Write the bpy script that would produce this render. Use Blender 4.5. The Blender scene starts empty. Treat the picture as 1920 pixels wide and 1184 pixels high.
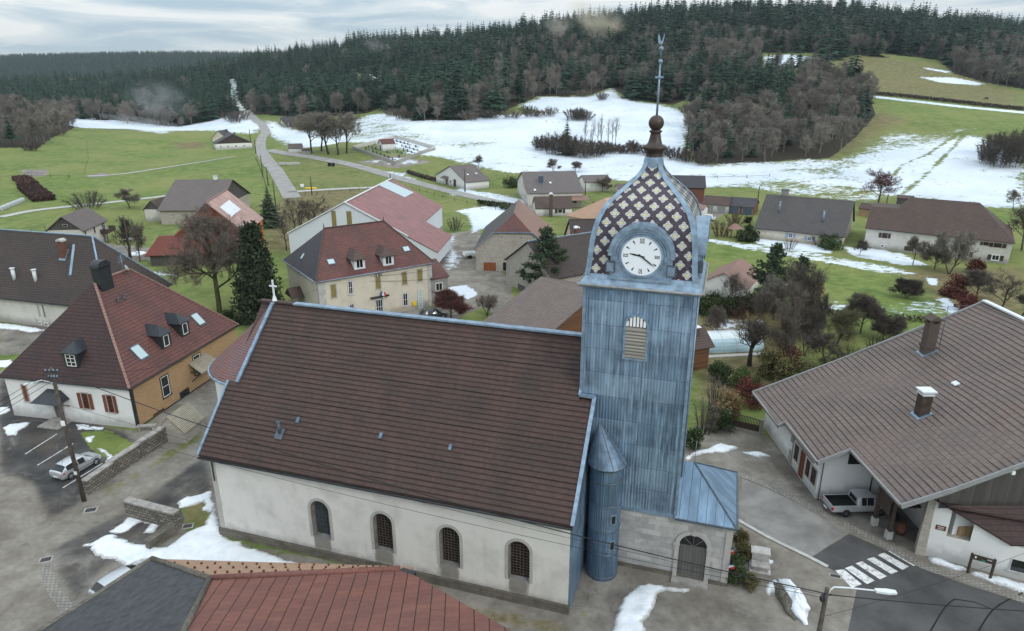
import bpy,bmesh,math,random
import numpy as np
from mathutils import Vector,Matrix
S=bpy.context.scene
COL=S.collection
R=math.radians
random.seed(7)
RNG=np.random.default_rng(7)
# -- camera, sky, sun, exposure
CAM_H=35.0
FPX=1270.0
PITCH=math.atan((592-147)/FPX)
cd=bpy.data.cameras.new('drone_camera')
cam=bpy.data.objects.new('drone_camera',cd)
COL.objects.link(cam)
cam.location=(0,0,CAM_H)
cam.rotation_euler=(math.pi/2-PITCH,0,0)
cd.sensor_width=36.0
cd.lens=36.0*FPX/1920.0
cd.clip_start=0.5
cd.clip_end=9000
S.camera=cam
S.view_settings.view_transform='Standard'
S.view_settings.look='None'
S.view_settings.gamma=1.0
S.view_settings.exposure=-0.18
S.render.engine='CYCLES'
S.cycles.max_bounces=5
S.cycles.diffuse_bounces=3
S.cycles.glossy_bounces=3
S.cycles.transparent_max_bounces=8
S.cycles.volume_bounces=0
S.cycles.use_denoising=True
try:
 S.cycles.denoiser='OPENIMAGEDENOISE'
 S.cycles.denoising_prefilter='ACCURATE'
except Exception:
 pass
SUN_EL,SUN_AZ=R(32),R(140)
w=bpy.data.worlds.new('World')
S.world=w
w.use_nodes=True
nt=w.node_tree
for n in list(nt.nodes):
 nt.nodes.remove(n)
def N(t,kind,**kw):
 n=t.nodes.new(kind)
 for k,v in kw.items():
  if k.startswith('i_'):
   key=k[2:].replace('_',' ')
   n.inputs[key].default_value=v
  else:
   setattr(n,k,v)
 return n
def ramp(t,stops,interp='LINEAR'):
 n=t.nodes.new('ShaderNodeValToRGB')
 n.color_ramp.interpolation=interp
 els=n.color_ramp.elements
 while len(els)<len(stops):
  els.new(0.5)
 for e,(p,c)in zip(els,stops):
  e.position=p
  e.color=(c,c,c,1)if not hasattr(c,'__len__')else tuple(c[:3])+(1,)
 return n
def build_world():
 L=nt.links.new
 out=N(nt,'ShaderNodeOutputWorld')
 bg=N(nt,'ShaderNodeBackground')
 bg.inputs['Strength'].default_value=0.10
 sky=N(nt,'ShaderNodeTexSky',sky_type='NISHITA',sun_disc=False,sun_elevation=SUN_EL,sun_rotation=SUN_AZ,air_density=1.0,dust_density=1.0,ozone_density=1.5)
 tc=N(nt,'ShaderNodeTexCoord')
 sep=N(nt,'ShaderNodeSeparateXYZ')
 L(tc.outputs['Generated'],sep.inputs[0])
 mp=N(nt,'ShaderNodeMapping')
 mp.inputs['Scale'].default_value=(2.2,2.2,17.0)
 mp.inputs['Rotation'].default_value=(0.0,R(-3),0)
 L(tc.outputs['Generated'],mp.inputs[0])
 n1=N(nt,'ShaderNodeTexNoise',i_Scale=2.1,i_Detail=7.0,i_Roughness=0.55,i_Distortion=0.7)
 L(mp.outputs[0],n1.inputs['Vector'])
 r1=ramp(nt,[(0.36,0.0),(0.62,1.0)])
 L(n1.outputs['Fac'],r1.inputs[0])
 cl=N(nt,'ShaderNodeMix',data_type='RGBA')
 cl.inputs['A'].default_value=(5.6,7.2,8.5,1)
 cl.inputs['B'].default_value=(11.0,11.4,11.5,1)
 L(r1.outputs[0],cl.inputs['Factor'])
 mz=N(nt,'ShaderNodeMath',operation='MULTIPLY_ADD',use_clamp=False)
 mx=N(nt,'ShaderNodeMath',operation='MAXIMUM')
 L(sep.outputs['Z'],mx.inputs[0])
 mx.inputs[1].default_value=0.0
 L(mx.outputs[0],mz.inputs[0])
 mz.inputs[1].default_value=1.45
 mz.inputs[2].default_value=0.86
 vm=N(nt,'ShaderNodeVectorMath',operation='SCALE')
 L(cl.outputs['Result'],vm.inputs[0])
 L(mz.outputs[0],vm.inputs['Scale'])
 mix=N(nt,'ShaderNodeMix',data_type='RGBA')
 mix.inputs['Factor'].default_value=0.86
 L(sky.outputs[0],mix.inputs['A'])
 L(vm.outputs[0],mix.inputs['B'])
 L(mix.outputs['Result'],bg.inputs['Color'])
 L(bg.outputs[0],out.inputs[0])
build_world()
sd=bpy.data.lights.new('sun','SUN')
sd.energy=1.2
sd.angle=R(10)
sd.color=(1.0,0.95,0.88)
sun=bpy.data.objects.new('sun',sd)
COL.objects.link(sun)
sun_dir=Vector((math.sin(SUN_AZ)*math.cos(SUN_EL),math.cos(SUN_AZ)*math.cos(SUN_EL),math.sin(SUN_EL)))
sun.rotation_euler=(-sun_dir).to_track_quat('-Z','Y').to_euler()
sun.location=(60,-60,120)
# -- survey: photograph -> ground
SP,CP=math.sin(PITCH),math.cos(PITCH)
def ray(x,y):
 u=(x-960)/FPX
 v=(592-y)/FPX
 return np.array([u,CP+SP*v,-SP+CP*v])
def at_y(x,y,Y):
 d=ray(x,y)
 return d*(Y/d[1])+np.array([0,0,CAM_H])
def at_z(x,y,z=0.0):
 d=ray(x,y)
 return d*((z-CAM_H)/d[2])+np.array([0,0,CAM_H])
def proj(p):
 p=np.asarray(p,float)
 X,Y,Z=p[...,0],p[...,1],p[...,2]-CAM_H
 z=Y*CP-Z*SP
 z=np.where(z<0.1,0.1,z)
 return 960+FPX*X/z,592-FPX*(Y*SP+Z*CP)/z
CTRL=[(0,300,285),(0,275,330),(130,245,430),(60,225,470),(200,238,500),(340,243,480),(420,225,540),(480,235,440),(440,185,700),(100,185,800),(300,178,800),(50,165,1000),(250,160,1050),(560,255,420),(620,225,470),(690,218,450),(560,140,800),(520,116,950),(690,100,950),(620,180,620),(800,232,390),(780,170,600),(860,100,900),(900,222,400),(1000,182,470),(1000,120,640),(1000,74,850),(1100,270,335),(1100,230,385),(1100,195,440),(1110,172,490),(1110,66,830),(700,262,330),(850,262,335),(950,290,300),(1250,300,285),(1250,200,420),(1250,165,490),(1300,44,850),(1250,100,640),(1400,320,260),(1560,300,268),(1640,215,345),(1450,200,400),(1480,115,560),(1450,42,840),(1700,290,262),(1850,320,235),(1900,280,262),(1750,250,305),(1900,250,300),(1850,200,380),(1650,180,410),(1750,130,520),(1620,108,560),(1900,165,470),(1620,48,800),(1900,92,740),(1750,64,790),]
_cp=[at_y(*c)for c in CTRL]
for X in(-900,-500,0,500,1000):
 _cp.append(np.array([X,1500,[20,30,90,100,80][[-900,-500,0,500,1000].index(X)]]))
for X,Y,Z in((-600,300,6),(-700,600,14),(-800,1000,18),(520,300,26),(700,500,50),(850,800,75),(420,180,10),(-420,180,2)):
 _cp.append(np.array([X,Y,Z]))
for X in(-300,-200,-120,-60,0,60,120,220,300):
 for Y in(-60,0,60,120):
  _cp.append(np.array([X,Y,0.0]))
for X,Y in((-250,200),(-150,200),(-60,220),(0,235),(40,235),(-170,330),(-130,330),(-150,380),(60,200),(100,160),(140,160)):
 _cp.append(np.array([X,Y,0.0]))
_cp=np.array(_cp)
_S=100.0
def _tps_fit():
 P=_cp[:,:2]/_S
 n=len(P)
 d2=((P[:,None]-P[None])**2).sum(-1)
 K=0.5*d2*np.log(d2+1e-9)+np.eye(n)*0.02
 Q=np.hstack([np.ones((n,1)),P])
 A=np.block([[K,Q],[Q.T,np.zeros((3,3))]])
 b=np.concatenate([_cp[:,2],np.zeros(3)])
 return np.linalg.solve(A,b)
_W=_tps_fit()
def sstep(t):
 t=np.clip(t,0,1)
 return t*t*(3-2*t)
def hgt(X,Y):
 X=np.atleast_1d(np.asarray(X,float)).ravel()
 Y=np.atleast_1d(np.asarray(Y,float)).ravel()
 out=np.zeros(len(X))
 P=_cp[:,:2]/_S
 n=len(P)
 for a in range(0,len(X),20000):
  q=np.stack([X[a:a+20000],np.minimum(Y[a:a+20000],1450)],1)/_S
  d2=((q[:,None]-P[None])**2).sum(-1)
  out[a:a+20000]=(0.5*d2*np.log(d2+1e-9))@_W[:n]+_W[n]+q@_W[n+1:]
 far=np.interp(Y,[1450,1700,2150,2500,3000],[0,8,66,84,55])*np.interp(X,[-2200,-1700,-1250,-700,-300],[0.7,1.05,1.1,0.98,0.5])if Y.max()>1450 else 0
 yf=np.interp(X,[-130,-60,50,110],[215,240,238,168])
 return np.maximum(out,-2)*sstep((Y-yf)/60)+far
def h1(x,y):
 return float(hgt(x,y)[0])
_TS=np.concatenate([np.arange(15,260,1.0),np.arange(260,1600,4.0)])
def gp(x,y,off=0.0):
 """ground point seen at photo pixel (x, y)"""
 d=ray(x,y)
 px,py=d[0]/d[1]*_TS,_TS
 zr=CAM_H+d[2]/d[1]*_TS
 below=np.nonzero(zr<hgt(px,py))[0]
 if len(below)==0:
  return Vector((px[-1],py[-1],h1(px[-1],py[-1])))
 i=below[0]
 a,b=_TS[max(i-1,0)],_TS[i]
 for _ in range(18):
  m=0.5*(a+b)
  if CAM_H+d[2]/d[1]*m<h1(d[0]/d[1]*m,m):
   b=m
  else:
   a=m
 m=0.5*(a+b)
 return Vector((d[0]/d[1]*m,m,h1(d[0]/d[1]*m,m)+off))
 # -- materials
MATS={}
def new_mat(name):
 m=bpy.data.materials.new(name)
 m.use_nodes=True
 t=m.node_tree
 for n in list(t.nodes):
  t.nodes.remove(n)
 out=N(t,'ShaderNodeOutputMaterial')
 b=N(t,'ShaderNodeBsdfPrincipled')
 t.links.new(b.outputs[0],out.inputs[0])
 MATS[name]=m
 return m,t,b
def rgb(t,c):
 n=N(t,'ShaderNodeRGB')
 n.outputs[0].default_value=tuple(c[:3])+(1,)
 return n.outputs[0]
def mixc(t,f,a,b,mode='MIX'):
 n=N(t,'ShaderNodeMix',data_type='RGBA',blend_type=mode)
 L=t.links.new
 for s,v in(('Factor',f),('A',a),('B',b)):
  if hasattr(v,'links')or isinstance(v,bpy.types.NodeSocket):
   L(v,n.inputs[s])
  elif hasattr(v,'__len__'):
   n.inputs[s].default_value=tuple(v[:3])+(1,)
  else:
   n.inputs[s].default_value=v
 return n.outputs['Result']
def mth(t,op,a,b=None,c=None,clamp=False):
 n=N(t,'ShaderNodeMath',operation=op,use_clamp=clamp)
 for i,v in enumerate((a,b,c)):
  if v is None:
   continue
  if isinstance(v,bpy.types.NodeSocket):
   t.links.new(v,n.inputs[i])
  else:
   n.inputs[i].default_value=v
 return n.outputs[0]
def noise(t,vec,scale,detail=4.0,rough=0.55,dist=0.0,stretch=None):
 n=N(t,'ShaderNodeTexNoise',i_Scale=scale,i_Detail=detail,i_Roughness=rough,i_Distortion=dist)
 if stretch is not None:
  mp=N(t,'ShaderNodeMapping')
  mp.inputs['Scale'].default_value=stretch
  t.links.new(vec,mp.inputs[0])
  vec=mp.outputs[0]
 t.links.new(vec,n.inputs['Vector'])
 return n.outputs['Fac']
def smooth(t,v,a,b):
 n=N(t,'ShaderNodeMapRange',interpolation_type='SMOOTHSTEP')
 t.links.new(v,n.inputs['Value'])
 n.inputs['From Min'].default_value=a
 n.inputs['From Max'].default_value=b
 return n.outputs[0]
def bump(t,b,h,strength=0.3,dist=0.05):
 n=N(t,'ShaderNodeBump')
 n.inputs['Strength'].default_value=strength
 n.inputs['Distance'].default_value=dist
 t.links.new(h,n.inputs['Height'])
 t.links.new(n.outputs[0],b.inputs['Normal'])
def setc(t,b,c):
 t.links.new(c,b.inputs['Base Color'])
def m_plain(name,col,rough=0.75,var=0.25,scale=1.2,metal=0.0,bmp=0.0,spec=0.4):
 m,t,b=new_mat(name)
 b.inputs['Roughness'].default_value=rough
 b.inputs['Metallic'].default_value=metal
 b.inputs['Specular IOR Level'].default_value=spec
 tc=N(t,'ShaderNodeTexCoord')
 f=noise(t,tc.outputs['Object'],scale,6.0,0.6)
 f2=smooth(t,f,0.25,0.75)
 lo=[c*(1-var)for c in col]
 hi=[min(1,c*(1+var))for c in col]
 setc(t,b,mixc(t,f2,lo,hi))
 if bmp:
  bump(t,b,noise(t,tc.outputs['Object'],scale*12,3.0),bmp,0.03)
 return m
def m_glass(name,col=(0.02,0.025,0.03),rough=0.08):
 m,t,b=new_mat(name)
 b.inputs['Base Color'].default_value=tuple(col)+(1,)
 b.inputs['Roughness'].default_value=rough
 b.inputs['Specular IOR Level'].default_value=0.6
 return m
def m_tile(name,c1,c2,gap_shade=(0.015,0.012,0.012),row=0.36,wid=0.24,mortar=0.028,stain=None,stain_amt=0.5,rough=0.62,moss=0.0,stain2=None,vgap=0.35,spec=0.2,seam=0.004):
 """roof tiles: UV is in metres, u along the row and v up the slope"""
 m,t,b=new_mat(name)
 b.inputs['Roughness'].default_value=rough
 b.inputs['Specular IOR Level'].default_value=spec
 uv=N(t,'ShaderNodeUVMap')
 br=N(t,'ShaderNodeTexBrick')
 br.offset=0.5
 br.inputs['Color1'].default_value=tuple(c1)+(1,)
 br.inputs['Color2'].default_value=tuple(c2)+(1,)
 br.inputs['Mortar'].default_value=tuple(gap_shade)+(1,)
 br.inputs['Scale'].default_value=1.0
 br.inputs['Brick Width'].default_value=wid
 br.inputs['Row Height'].default_value=row
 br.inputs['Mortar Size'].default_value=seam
 br.inputs['Mortar Smooth'].default_value=0.3
 t.links.new(uv.outputs[0],br.inputs['Vector'])
 sep=N(t,'ShaderNodeSeparateXYZ')
 t.links.new(uv.outputs[0],sep.inputs[0])
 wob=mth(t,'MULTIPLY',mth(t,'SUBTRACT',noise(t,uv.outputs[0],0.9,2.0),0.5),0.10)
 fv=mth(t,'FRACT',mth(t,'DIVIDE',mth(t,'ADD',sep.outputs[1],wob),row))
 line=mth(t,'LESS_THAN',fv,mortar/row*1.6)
 col=br.outputs['Color']
 n1=smooth(t,noise(t,uv.outputs[0],0.35,6.0,0.62),0.38,0.68)
 st=stain or[c*0.55 for c in c1]
 col=mixc(t,mth(t,'MULTIPLY',n1,stain_amt),col,st)
 if stain2:
  n2=smooth(t,noise(t,uv.outputs[0],0.55,4.0,0.6,stretch=(1.0,0.22,1)),0.52,0.72)
  col=mixc(t,mth(t,'MULTIPLY',n2,0.55),col,stain2)
 n3=noise(t,uv.outputs[0],3.2,5.0,0.7)
 col=mixc(t,mth(t,'MULTIPLY',smooth(t,n3,0.35,0.75),0.35),col,[c*1.5 for c in c2])
 if moss:
  n4=smooth(t,noise(t,uv.outputs[0],1.6,7.0,0.7),0.58,0.70)
  col=mixc(t,mth(t,'MULTIPLY',n4,moss),col,(0.07,0.075,0.025))
 col=mixc(t,mth(t,'MULTIPLY',line,0.85),col,gap_shade)  # dark course lines: tile joints plus lap shade put into the colour
 setc(t,b,col)
 sn=mth(t,'SINE',mth(t,'MULTIPLY',sep.outputs[0],2*math.pi/wid))
 hgt_=mth(t,'SUBTRACT',mth(t,'MULTIPLY',sn,0.16*vgap),fv)
 bump(t,b,hgt_,0.55,0.06)
 return m
def m_wall(name,col,stain=(0.16,0.14,0.12),amt=0.5,rough=0.85,streak=True,bmp=0.15,damp=0.0,sills=False):
 """lime render; UV in metres (v is height above the thing's base)"""
 m,t,b=new_mat(name)
 b.inputs['Roughness'].default_value=rough
 b.inputs['Specular IOR Level'].default_value=0.2
 uv=N(t,'ShaderNodeUVMap')
 n1=smooth(t,noise(t,uv.outputs[0],0.45,6.0,0.62),0.42,0.75)
 c=mixc(t,mth(t,'MULTIPLY',n1,amt),col,stain)
 if streak:
  n2=smooth(t,noise(t,uv.outputs[0],1.4,5.0,0.6,stretch=(1.0,0.12,1)),0.52,0.78)
  c=mixc(t,mth(t,'MULTIPLY',n2,amt*0.7),c,stain)
 n3=noise(t,uv.outputs[0],9.0,5.0,0.7)
 c=mixc(t,0.18,c,mixc(t,n3,[x*0.55 for x in col],[min(1,x*1.3)for x in col]))
 if damp:
  sep=N(t,'ShaderNodeSeparateXYZ')
  t.links.new(uv.outputs[0],sep.inputs[0])
  d=mth(t,'ADD',sep.outputs[1],mth(t,'MULTIPLY',mth(t,'SUBTRACT',noise(t,uv.outputs[0],1.1,5.0),0.5),1.6))
  f=mth(t,'SUBTRACT',1.0,smooth(t,d,0.2,1.5))
  c=mixc(t,mth(t,'MULTIPLY',f,damp),c,[x*0.45 for x in stain])
 if sills:
  sep=N(t,'ShaderNodeSeparateXYZ')
  t.links.new(uv.outputs[0],sep.inputs[0])
  q=mth(t,'MULTIPLY',mth(t,'ABSOLUTE',mth(t,'SUBTRACT',mth(t,'FRACT',mth(t,'DIVIDE',mth(t,'SUBTRACT',sep.outputs[0],6.89),5.217)),0.5)),5.217)
  q=mth(t,'ADD',q,mth(t,'MULTIPLY',mth(t,'SUBTRACT',noise(t,uv.outputs[0],2.2,4.0,0.6,stretch=(1,.2,1)),0.5),1.1))
  f=mth(t,'MULTIPLY',mth(t,'SUBTRACT',1.0,smooth(t,q,0.55,0.95)),mth(t,'MULTIPLY',smooth(t,sep.outputs[1],0.3,1.1),mth(t,'LESS_THAN',sep.outputs[1],1.86)))
  f=mth(t,'MULTIPLY',f,mth(t,'MULTIPLY',mth(t,'GREATER_THAN',sep.outputs[0],6.9),mth(t,'LESS_THAN',sep.outputs[0],27.7)))
  c=mixc(t,mth(t,'MULTIPLY',f,0.8),c,(0.15,0.135,0.115))
 setc(t,b,c)
 bump(t,b,noise(t,uv.outputs[0],14.0,4.0,0.65),bmp,0.02)
 return m
def m_stone(name,c1,c2,mortar=(0.22,0.2,0.17),w_=0.55,h_=0.3,msz=0.02,dirt=0.5,rough=0.85,bmp=0.5,dirtc=(0.06,0.055,0.045),distort=0.05):
 m,t,b=new_mat(name)
 b.inputs['Roughness'].default_value=rough
 b.inputs['Specular IOR Level'].default_value=0.2
 uv=N(t,'ShaderNodeUVMap')
 dv=N(t,'ShaderNodeTexNoise',i_Scale=1.8,i_Detail=3.0)
 t.links.new(uv.outputs[0],dv.inputs['Vector'])
 va=N(t,'ShaderNodeVectorMath',operation='MULTIPLY_ADD')
 t.links.new(dv.outputs['Color'],va.inputs[0])
 va.inputs[1].default_value=(distort*2,distort*2,0)
 t.links.new(uv.outputs[0],va.inputs[2])
 br=N(t,'ShaderNodeTexBrick')
 br.inputs['Color1'].default_value=tuple(c1)+(1,)
 br.inputs['Color2'].default_value=tuple(c2)+(1,)
 br.inputs['Mortar'].default_value=tuple(mortar)+(1,)
 br.inputs['Scale'].default_value=1.0
 br.inputs['Brick Width'].default_value=w_
 br.inputs['Row Height'].default_value=h_
 br.inputs['Mortar Size'].default_value=msz
 br.inputs['Mortar Smooth'].default_value=0.6
 t.links.new(va.outputs[0],br.inputs['Vector'])
 n1=smooth(t,noise(t,uv.outputs[0],0.6,6.0,0.65),0.42,0.72)
 c=mixc(t,mth(t,'MULTIPLY',n1,dirt),br.outputs['Color'],dirtc)
 n2=noise(t,uv.outputs[0],7.0,4.0,0.7)
 c=mixc(t,0.25,c,mixc(t,n2,[x*0.4 for x in c1],[min(1,x*1.4)for x in c2]))
 setc(t,b,c)
 bump(t,b,mth(t,'ADD',mth(t,'MULTIPLY',br.outputs['Fac'],-1.0),mth(t,'MULTIPLY',n2,0.5)),bmp,0.03)
 return m
def m_zinc(name,c1=(0.105,0.165,0.245),c2=(0.19,0.275,0.37),w_=2.35,h_=1.75,wave=11.0,metal=0.45,rough=0.42,dark=0.6):
 """old sheet zinc in pressed, corrugated panels"""
 m,t,b=new_mat(name)
 b.inputs['Metallic'].default_value=metal
 b.inputs['Roughness'].default_value=rough
 uv=N(t,'ShaderNodeUVMap')
 br=N(t,'ShaderNodeTexBrick')
 br.offset=0.37
 br.inputs['Color1'].default_value=tuple(c1)+(1,)
 br.inputs['Color2'].default_value=tuple(c2)+(1,)
 br.inputs['Mortar'].default_value=tuple([c*0.55 for c in c1])+(1,)
 br.inputs['Scale'].default_value=1.0
 br.inputs['Brick Width'].default_value=w_
 br.inputs['Row Height'].default_value=h_
 br.inputs['Mortar Size'].default_value=0.022
 br.inputs['Bias'].default_value=-0.1
 t.links.new(uv.outputs[0],br.inputs['Vector'])
 sep=N(t,'ShaderNodeSeparateXYZ')
 t.links.new(uv.outputs[0],sep.inputs[0])
 c=br.outputs['Color']
 n1=smooth(t,noise(t,uv.outputs[0],0.42,5.0,0.6),0.4,0.7)
 c=mixc(t,mth(t,'MULTIPLY',n1,dark),c,[x*0.5 for x in c1])
 n2=smooth(t,noise(t,uv.outputs[0],2.6,5.0,0.65,stretch=(1.0,0.09,1)),0.45,0.75)
 c=mixc(t,mth(t,'MULTIPLY',n2,0.55),c,[min(1,x*1.75)for x in c2])
 n3=smooth(t,noise(t,uv.outputs[0],3.3,4.0,0.65,stretch=(1.0,0.07,1)),0.5,0.8)
 c=mixc(t,mth(t,'MULTIPLY',n3,0.5),c,[x*0.55 for x in c1])
 setc(t,b,c)
 sn=mth(t,'SINE',mth(t,'MULTIPLY',sep.outputs[0],wave*2*math.pi/2.35))
 h=mth(t,'ADD',mth(t,'MULTIPLY',sn,0.5),mth(t,'MULTIPLY',br.outputs['Fac'],-0.8))
 bump(t,b,h,0.5,0.05)
 return m
def m_seam(name,c,pitch=0.55,metal=0.3,rough=0.4,seamc=None):
 """standing-seam sheet roof: u along the eave"""
 m,t,b=new_mat(name)
 b.inputs['Metallic'].default_value=metal
 b.inputs['Roughness'].default_value=rough
 uv=N(t,'ShaderNodeUVMap')
 sep=N(t,'ShaderNodeSeparateXYZ')
 t.links.new(uv.outputs[0],sep.inputs[0])
 f=mth(t,'FRACT',mth(t,'DIVIDE',sep.outputs[0],pitch))
 ln=mth(t,'LESS_THAN',f,0.05/pitch)
 n1=smooth(t,noise(t,uv.outputs[0],1.2,5.0,0.6,stretch=(1,0.3,1)),0.35,0.7)
 col=mixc(t,n1,[x*0.75 for x in c],[min(1,x*1.25)for x in c])
 col=mixc(t,mth(t,'MULTIPLY',ln,0.8),col,seamc or[x*0.45 for x in c])
 setc(t,b,col)
 bump(t,b,ln,0.6,0.05)
 return m
def m_planks(name,c,pitch=0.18,horiz=False,rough=0.8,var=0.4):
 m,t,b=new_mat(name)
 b.inputs['Roughness'].default_value=rough
 b.inputs['Specular IOR Level'].default_value=0.25
 uv=N(t,'ShaderNodeUVMap')
 sep=N(t,'ShaderNodeSeparateXYZ')
 t.links.new(uv.outputs[0],sep.inputs[0])
 s=sep.outputs[1]if horiz else sep.outputs[0]
 q=mth(t,'DIVIDE',s,pitch)
 f=mth(t,'FRACT',q)
 ln=mth(t,'LESS_THAN',f,0.1)
 wn=N(t,'ShaderNodeTexWhiteNoise',noise_dimensions='1D')
 t.links.new(mth(t,'FLOOR',q),wn.inputs['W'])
 st=(0.15,1.0,1)if horiz else(1.0,0.15,1)
 n1=noise(t,uv.outputs[0],5.0,4.0,0.65,stretch=st)
 k=mth(t,'ADD',mth(t,'MULTIPLY',wn.outputs['Value'],0.5),mth(t,'MULTIPLY',n1,0.5))
 col=mixc(t,k,[x*(1-var)for x in c],[min(1,x*(1+var))for x in c])
 col=mixc(t,mth(t,'MULTIPLY',ln,0.8),col,[x*0.3 for x in c])
 setc(t,b,col)
 bump(t,b,mth(t,'MULTIPLY',ln,-1.0),0.5,0.03)
 return m
def m_leaf(name,col,var=0.5,rough=0.7,trans=0.15):
 """foliage or twigs: differs from tree to tree and from clump to clump"""
 m,t,b=new_mat(name)
 b.inputs['Roughness'].default_value=rough
 b.inputs['Specular IOR Level'].default_value=0.15
 oi=N(t,'ShaderNodeObjectInfo')
 tc=N(t,'ShaderNodeTexCoord')
 n1=smooth(t,noise(t,tc.outputs['Object'],0.9,3.0,0.6),0.3,0.7)
 f=mth(t,'ADD',mth(t,'MULTIPLY',oi.outputs['Random'],0.5),mth(t,'MULTIPLY',n1,0.5))
 lo=[c*(1-var)for c in col]
 hi=[min(1,c*(1+var))for c in col]
 setc(t,b,mixc(t,f,lo,hi))
 return m
 # -- mesh helpers
class MB:
 def __init__(s):
  s.v,s.f,s.s=[],[],[]
 def add(s,vs,fs,smooth=False):
  o=len(s.v)
  s.v+=[tuple(map(float,p))for p in vs]
  for f in fs:
   s.f.append([o+i for i in f])
   s.s.append(smooth)
 def poly(s,pts):
  s.add(pts,[list(range(len(pts)))])
 def box(s,x0,x1,y0,y1,z0,z1):
  v=[(x,y,z)for z in(z0,z1)for y in(y0,y1)for x in(x0,x1)]
  s.add(v,[(0,2,3,1),(4,5,7,6),(0,1,5,4),(1,3,7,5),(3,2,6,7),(2,0,4,6)])
 def prism(s,pts,vec):
  """closed prism: polygon pts swept by vec"""
  n=len(pts)
  a=[Vector(p)for p in pts]
  vec=Vector(vec)
  nrm=Vector((0,0,0))
  for i in range(n):
   p,q=a[i],a[(i+1)%n]
   nrm+=Vector(((p.y-q.y)*(p.z+q.z),(p.z-q.z)*(p.x+q.x),(p.x-q.x)*(p.y+q.y)))
  if nrm.dot(vec)>0:
   a=a[::-1]
  b=[p+vec for p in a]
  fs=[list(range(n)),list(range(2*n-1,n-1,-1))]
  fs+=[(i,n+i,n+(i+1)%n,(i+1)%n)for i in range(n)]
  s.add(a+b,fs)
 def bar(s,p,q,w,h=None,up=(0,0,1)):
  """square bar from p to q"""
  p,q=Vector(p),Vector(q)
  h=w if h is None else h
  d=(q-p).normalized()
  up=Vector(up)
  if abs(d.dot(up))>0.98:
   up=Vector((1,0,0))
  r=d.cross(up).normalized()
  u=r.cross(d).normalized()
  pts=[p-r*w/2-u*h/2,p+r*w/2-u*h/2,p+r*w/2+u*h/2,p-r*w/2+u*h/2]
  s.prism(pts,q-p)
 def tube(s,pts,r0,r1=None,n=6,smooth=True,cap=True):
  pts=[Vector(p)for p in pts]
  m=len(pts)
  r1=r0 if r1 is None else r1
  ref=None
  vs,fs=[],[]
  for i,p in enumerate(pts):
   d=(pts[min(i+1,m-1)]-pts[max(i-1,0)])
   d=d.normalized()if d.length>1e-9 else Vector((0,0,1))
   if ref is None:
    ref=Vector((0,0,1))if abs(d.z)<0.9 else Vector((1,0,0))
   x=d.cross(ref).normalized()
   y=x.cross(d).normalized()
   ref=y if abs(y.dot(d))<0.9 else ref
   k=i/max(m-1,1)
   rr=r0+(r1-r0)*k
   for j in range(n):
    a=2*math.pi*j/n
    vs.append(p+x*math.cos(a)*rr+y*math.sin(a)*rr)
  for i in range(m-1):
   for j in range(n):
    a,b=i*n+j,i*n+(j+1)%n
    fs.append((a,a+n,b+n,b))
  if cap:
   fs.append(list(range(n)))
   fs.append(list(range(m*n-1,(m-1)*n-1,-1)))
  s.add(vs,fs,smooth)
 def lathe(s,prof,n=20,c=(0,0),a0=0.0,a1=2*math.pi,smooth=True):
  full=abs(a1-a0-2*math.pi)<1e-6
  k=n if full else n+1
  vs,fs=[],[]
  for r,z in prof:
   for j in range(k):
    a=a0+(a1-a0)*j/n
    vs.append((c[0]+r*math.cos(a),c[1]+r*math.sin(a),z))
  for i in range(len(prof)-1):
   for j in range(n):
    j2=(j+1)%k
    fs.append((i*k+j,i*k+j2,(i+1)*k+j2,(i+1)*k+j))
  s.add(vs,fs,smooth)
 def sphere(s,c,r,n=10,m=6,sz=1.0):
  prof=[(max(1e-3,r*math.cos(a)),c[2]+r*sz*math.sin(a))for a in np.linspace(-math.pi/2,math.pi/2,m+1)]
  s.lathe(prof,n,(c[0],c[1]))
 def build(s,name,mat,parent=None,uv=True):
  me=bpy.data.meshes.new(name)
  me.from_pydata(s.v,[],s.f)
  me.update()
  if any(s.s):
   me.polygons.foreach_set('use_smooth',s.s)
  if uv:
   lay=me.uv_layers.new(name='UVMap')
   V=[v.co for v in me.vertices]
   data=[0.0]*(2*len(me.loops))
   for p in me.polygons:
    n=p.normal
    if abs(n.z)<0.96:
     h=Vector((-n.y,n.x,0)).normalized()
     k=n.cross(h)
    else:
     h,k=Vector((1,0,0)),Vector((0,1,0))
    for li in p.loop_indices:
     c=V[me.loops[li].vertex_index]
     data[2*li]=c.dot(h)
     data[2*li+1]=c.dot(k)
   lay.data.foreach_set('uv',data)
  o=bpy.data.objects.new(name,me)
  COL.objects.link(o)
  if mat is not None:
   me.materials.append(MATS[mat]if isinstance(mat,str)else mat)
  if parent is not None:
   o.parent=parent
  return o
def np_mesh(name,V,F,mat):
 """mesh from numpy arrays (all triangles)"""
 me=bpy.data.meshes.new(name)
 V=np.asarray(V,np.float32)
 F=np.asarray(F,np.int32)
 me.vertices.add(len(V))
 me.vertices.foreach_set('co',V.ravel())
 k=F.shape[1]
 me.loops.add(F.size)
 me.loops.foreach_set('vertex_index',F.ravel())
 me.polygons.add(len(F))
 me.polygons.foreach_set('loop_start',np.arange(0,F.size,k,dtype=np.int32))
 me.polygons.foreach_set('loop_total',np.full(len(F),k,np.int32))
 me.update(calc_edges=True)
 if mat:
  me.materials.append(MATS[mat])
 return me
def tag(o,label=None,cat=None,group=None,kind=None):
 if label:
  o['label']=label
 if cat:
  o['category']=cat
 if group:
  o['group']=group
 if kind:
  o['kind']=kind
 return o
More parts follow.
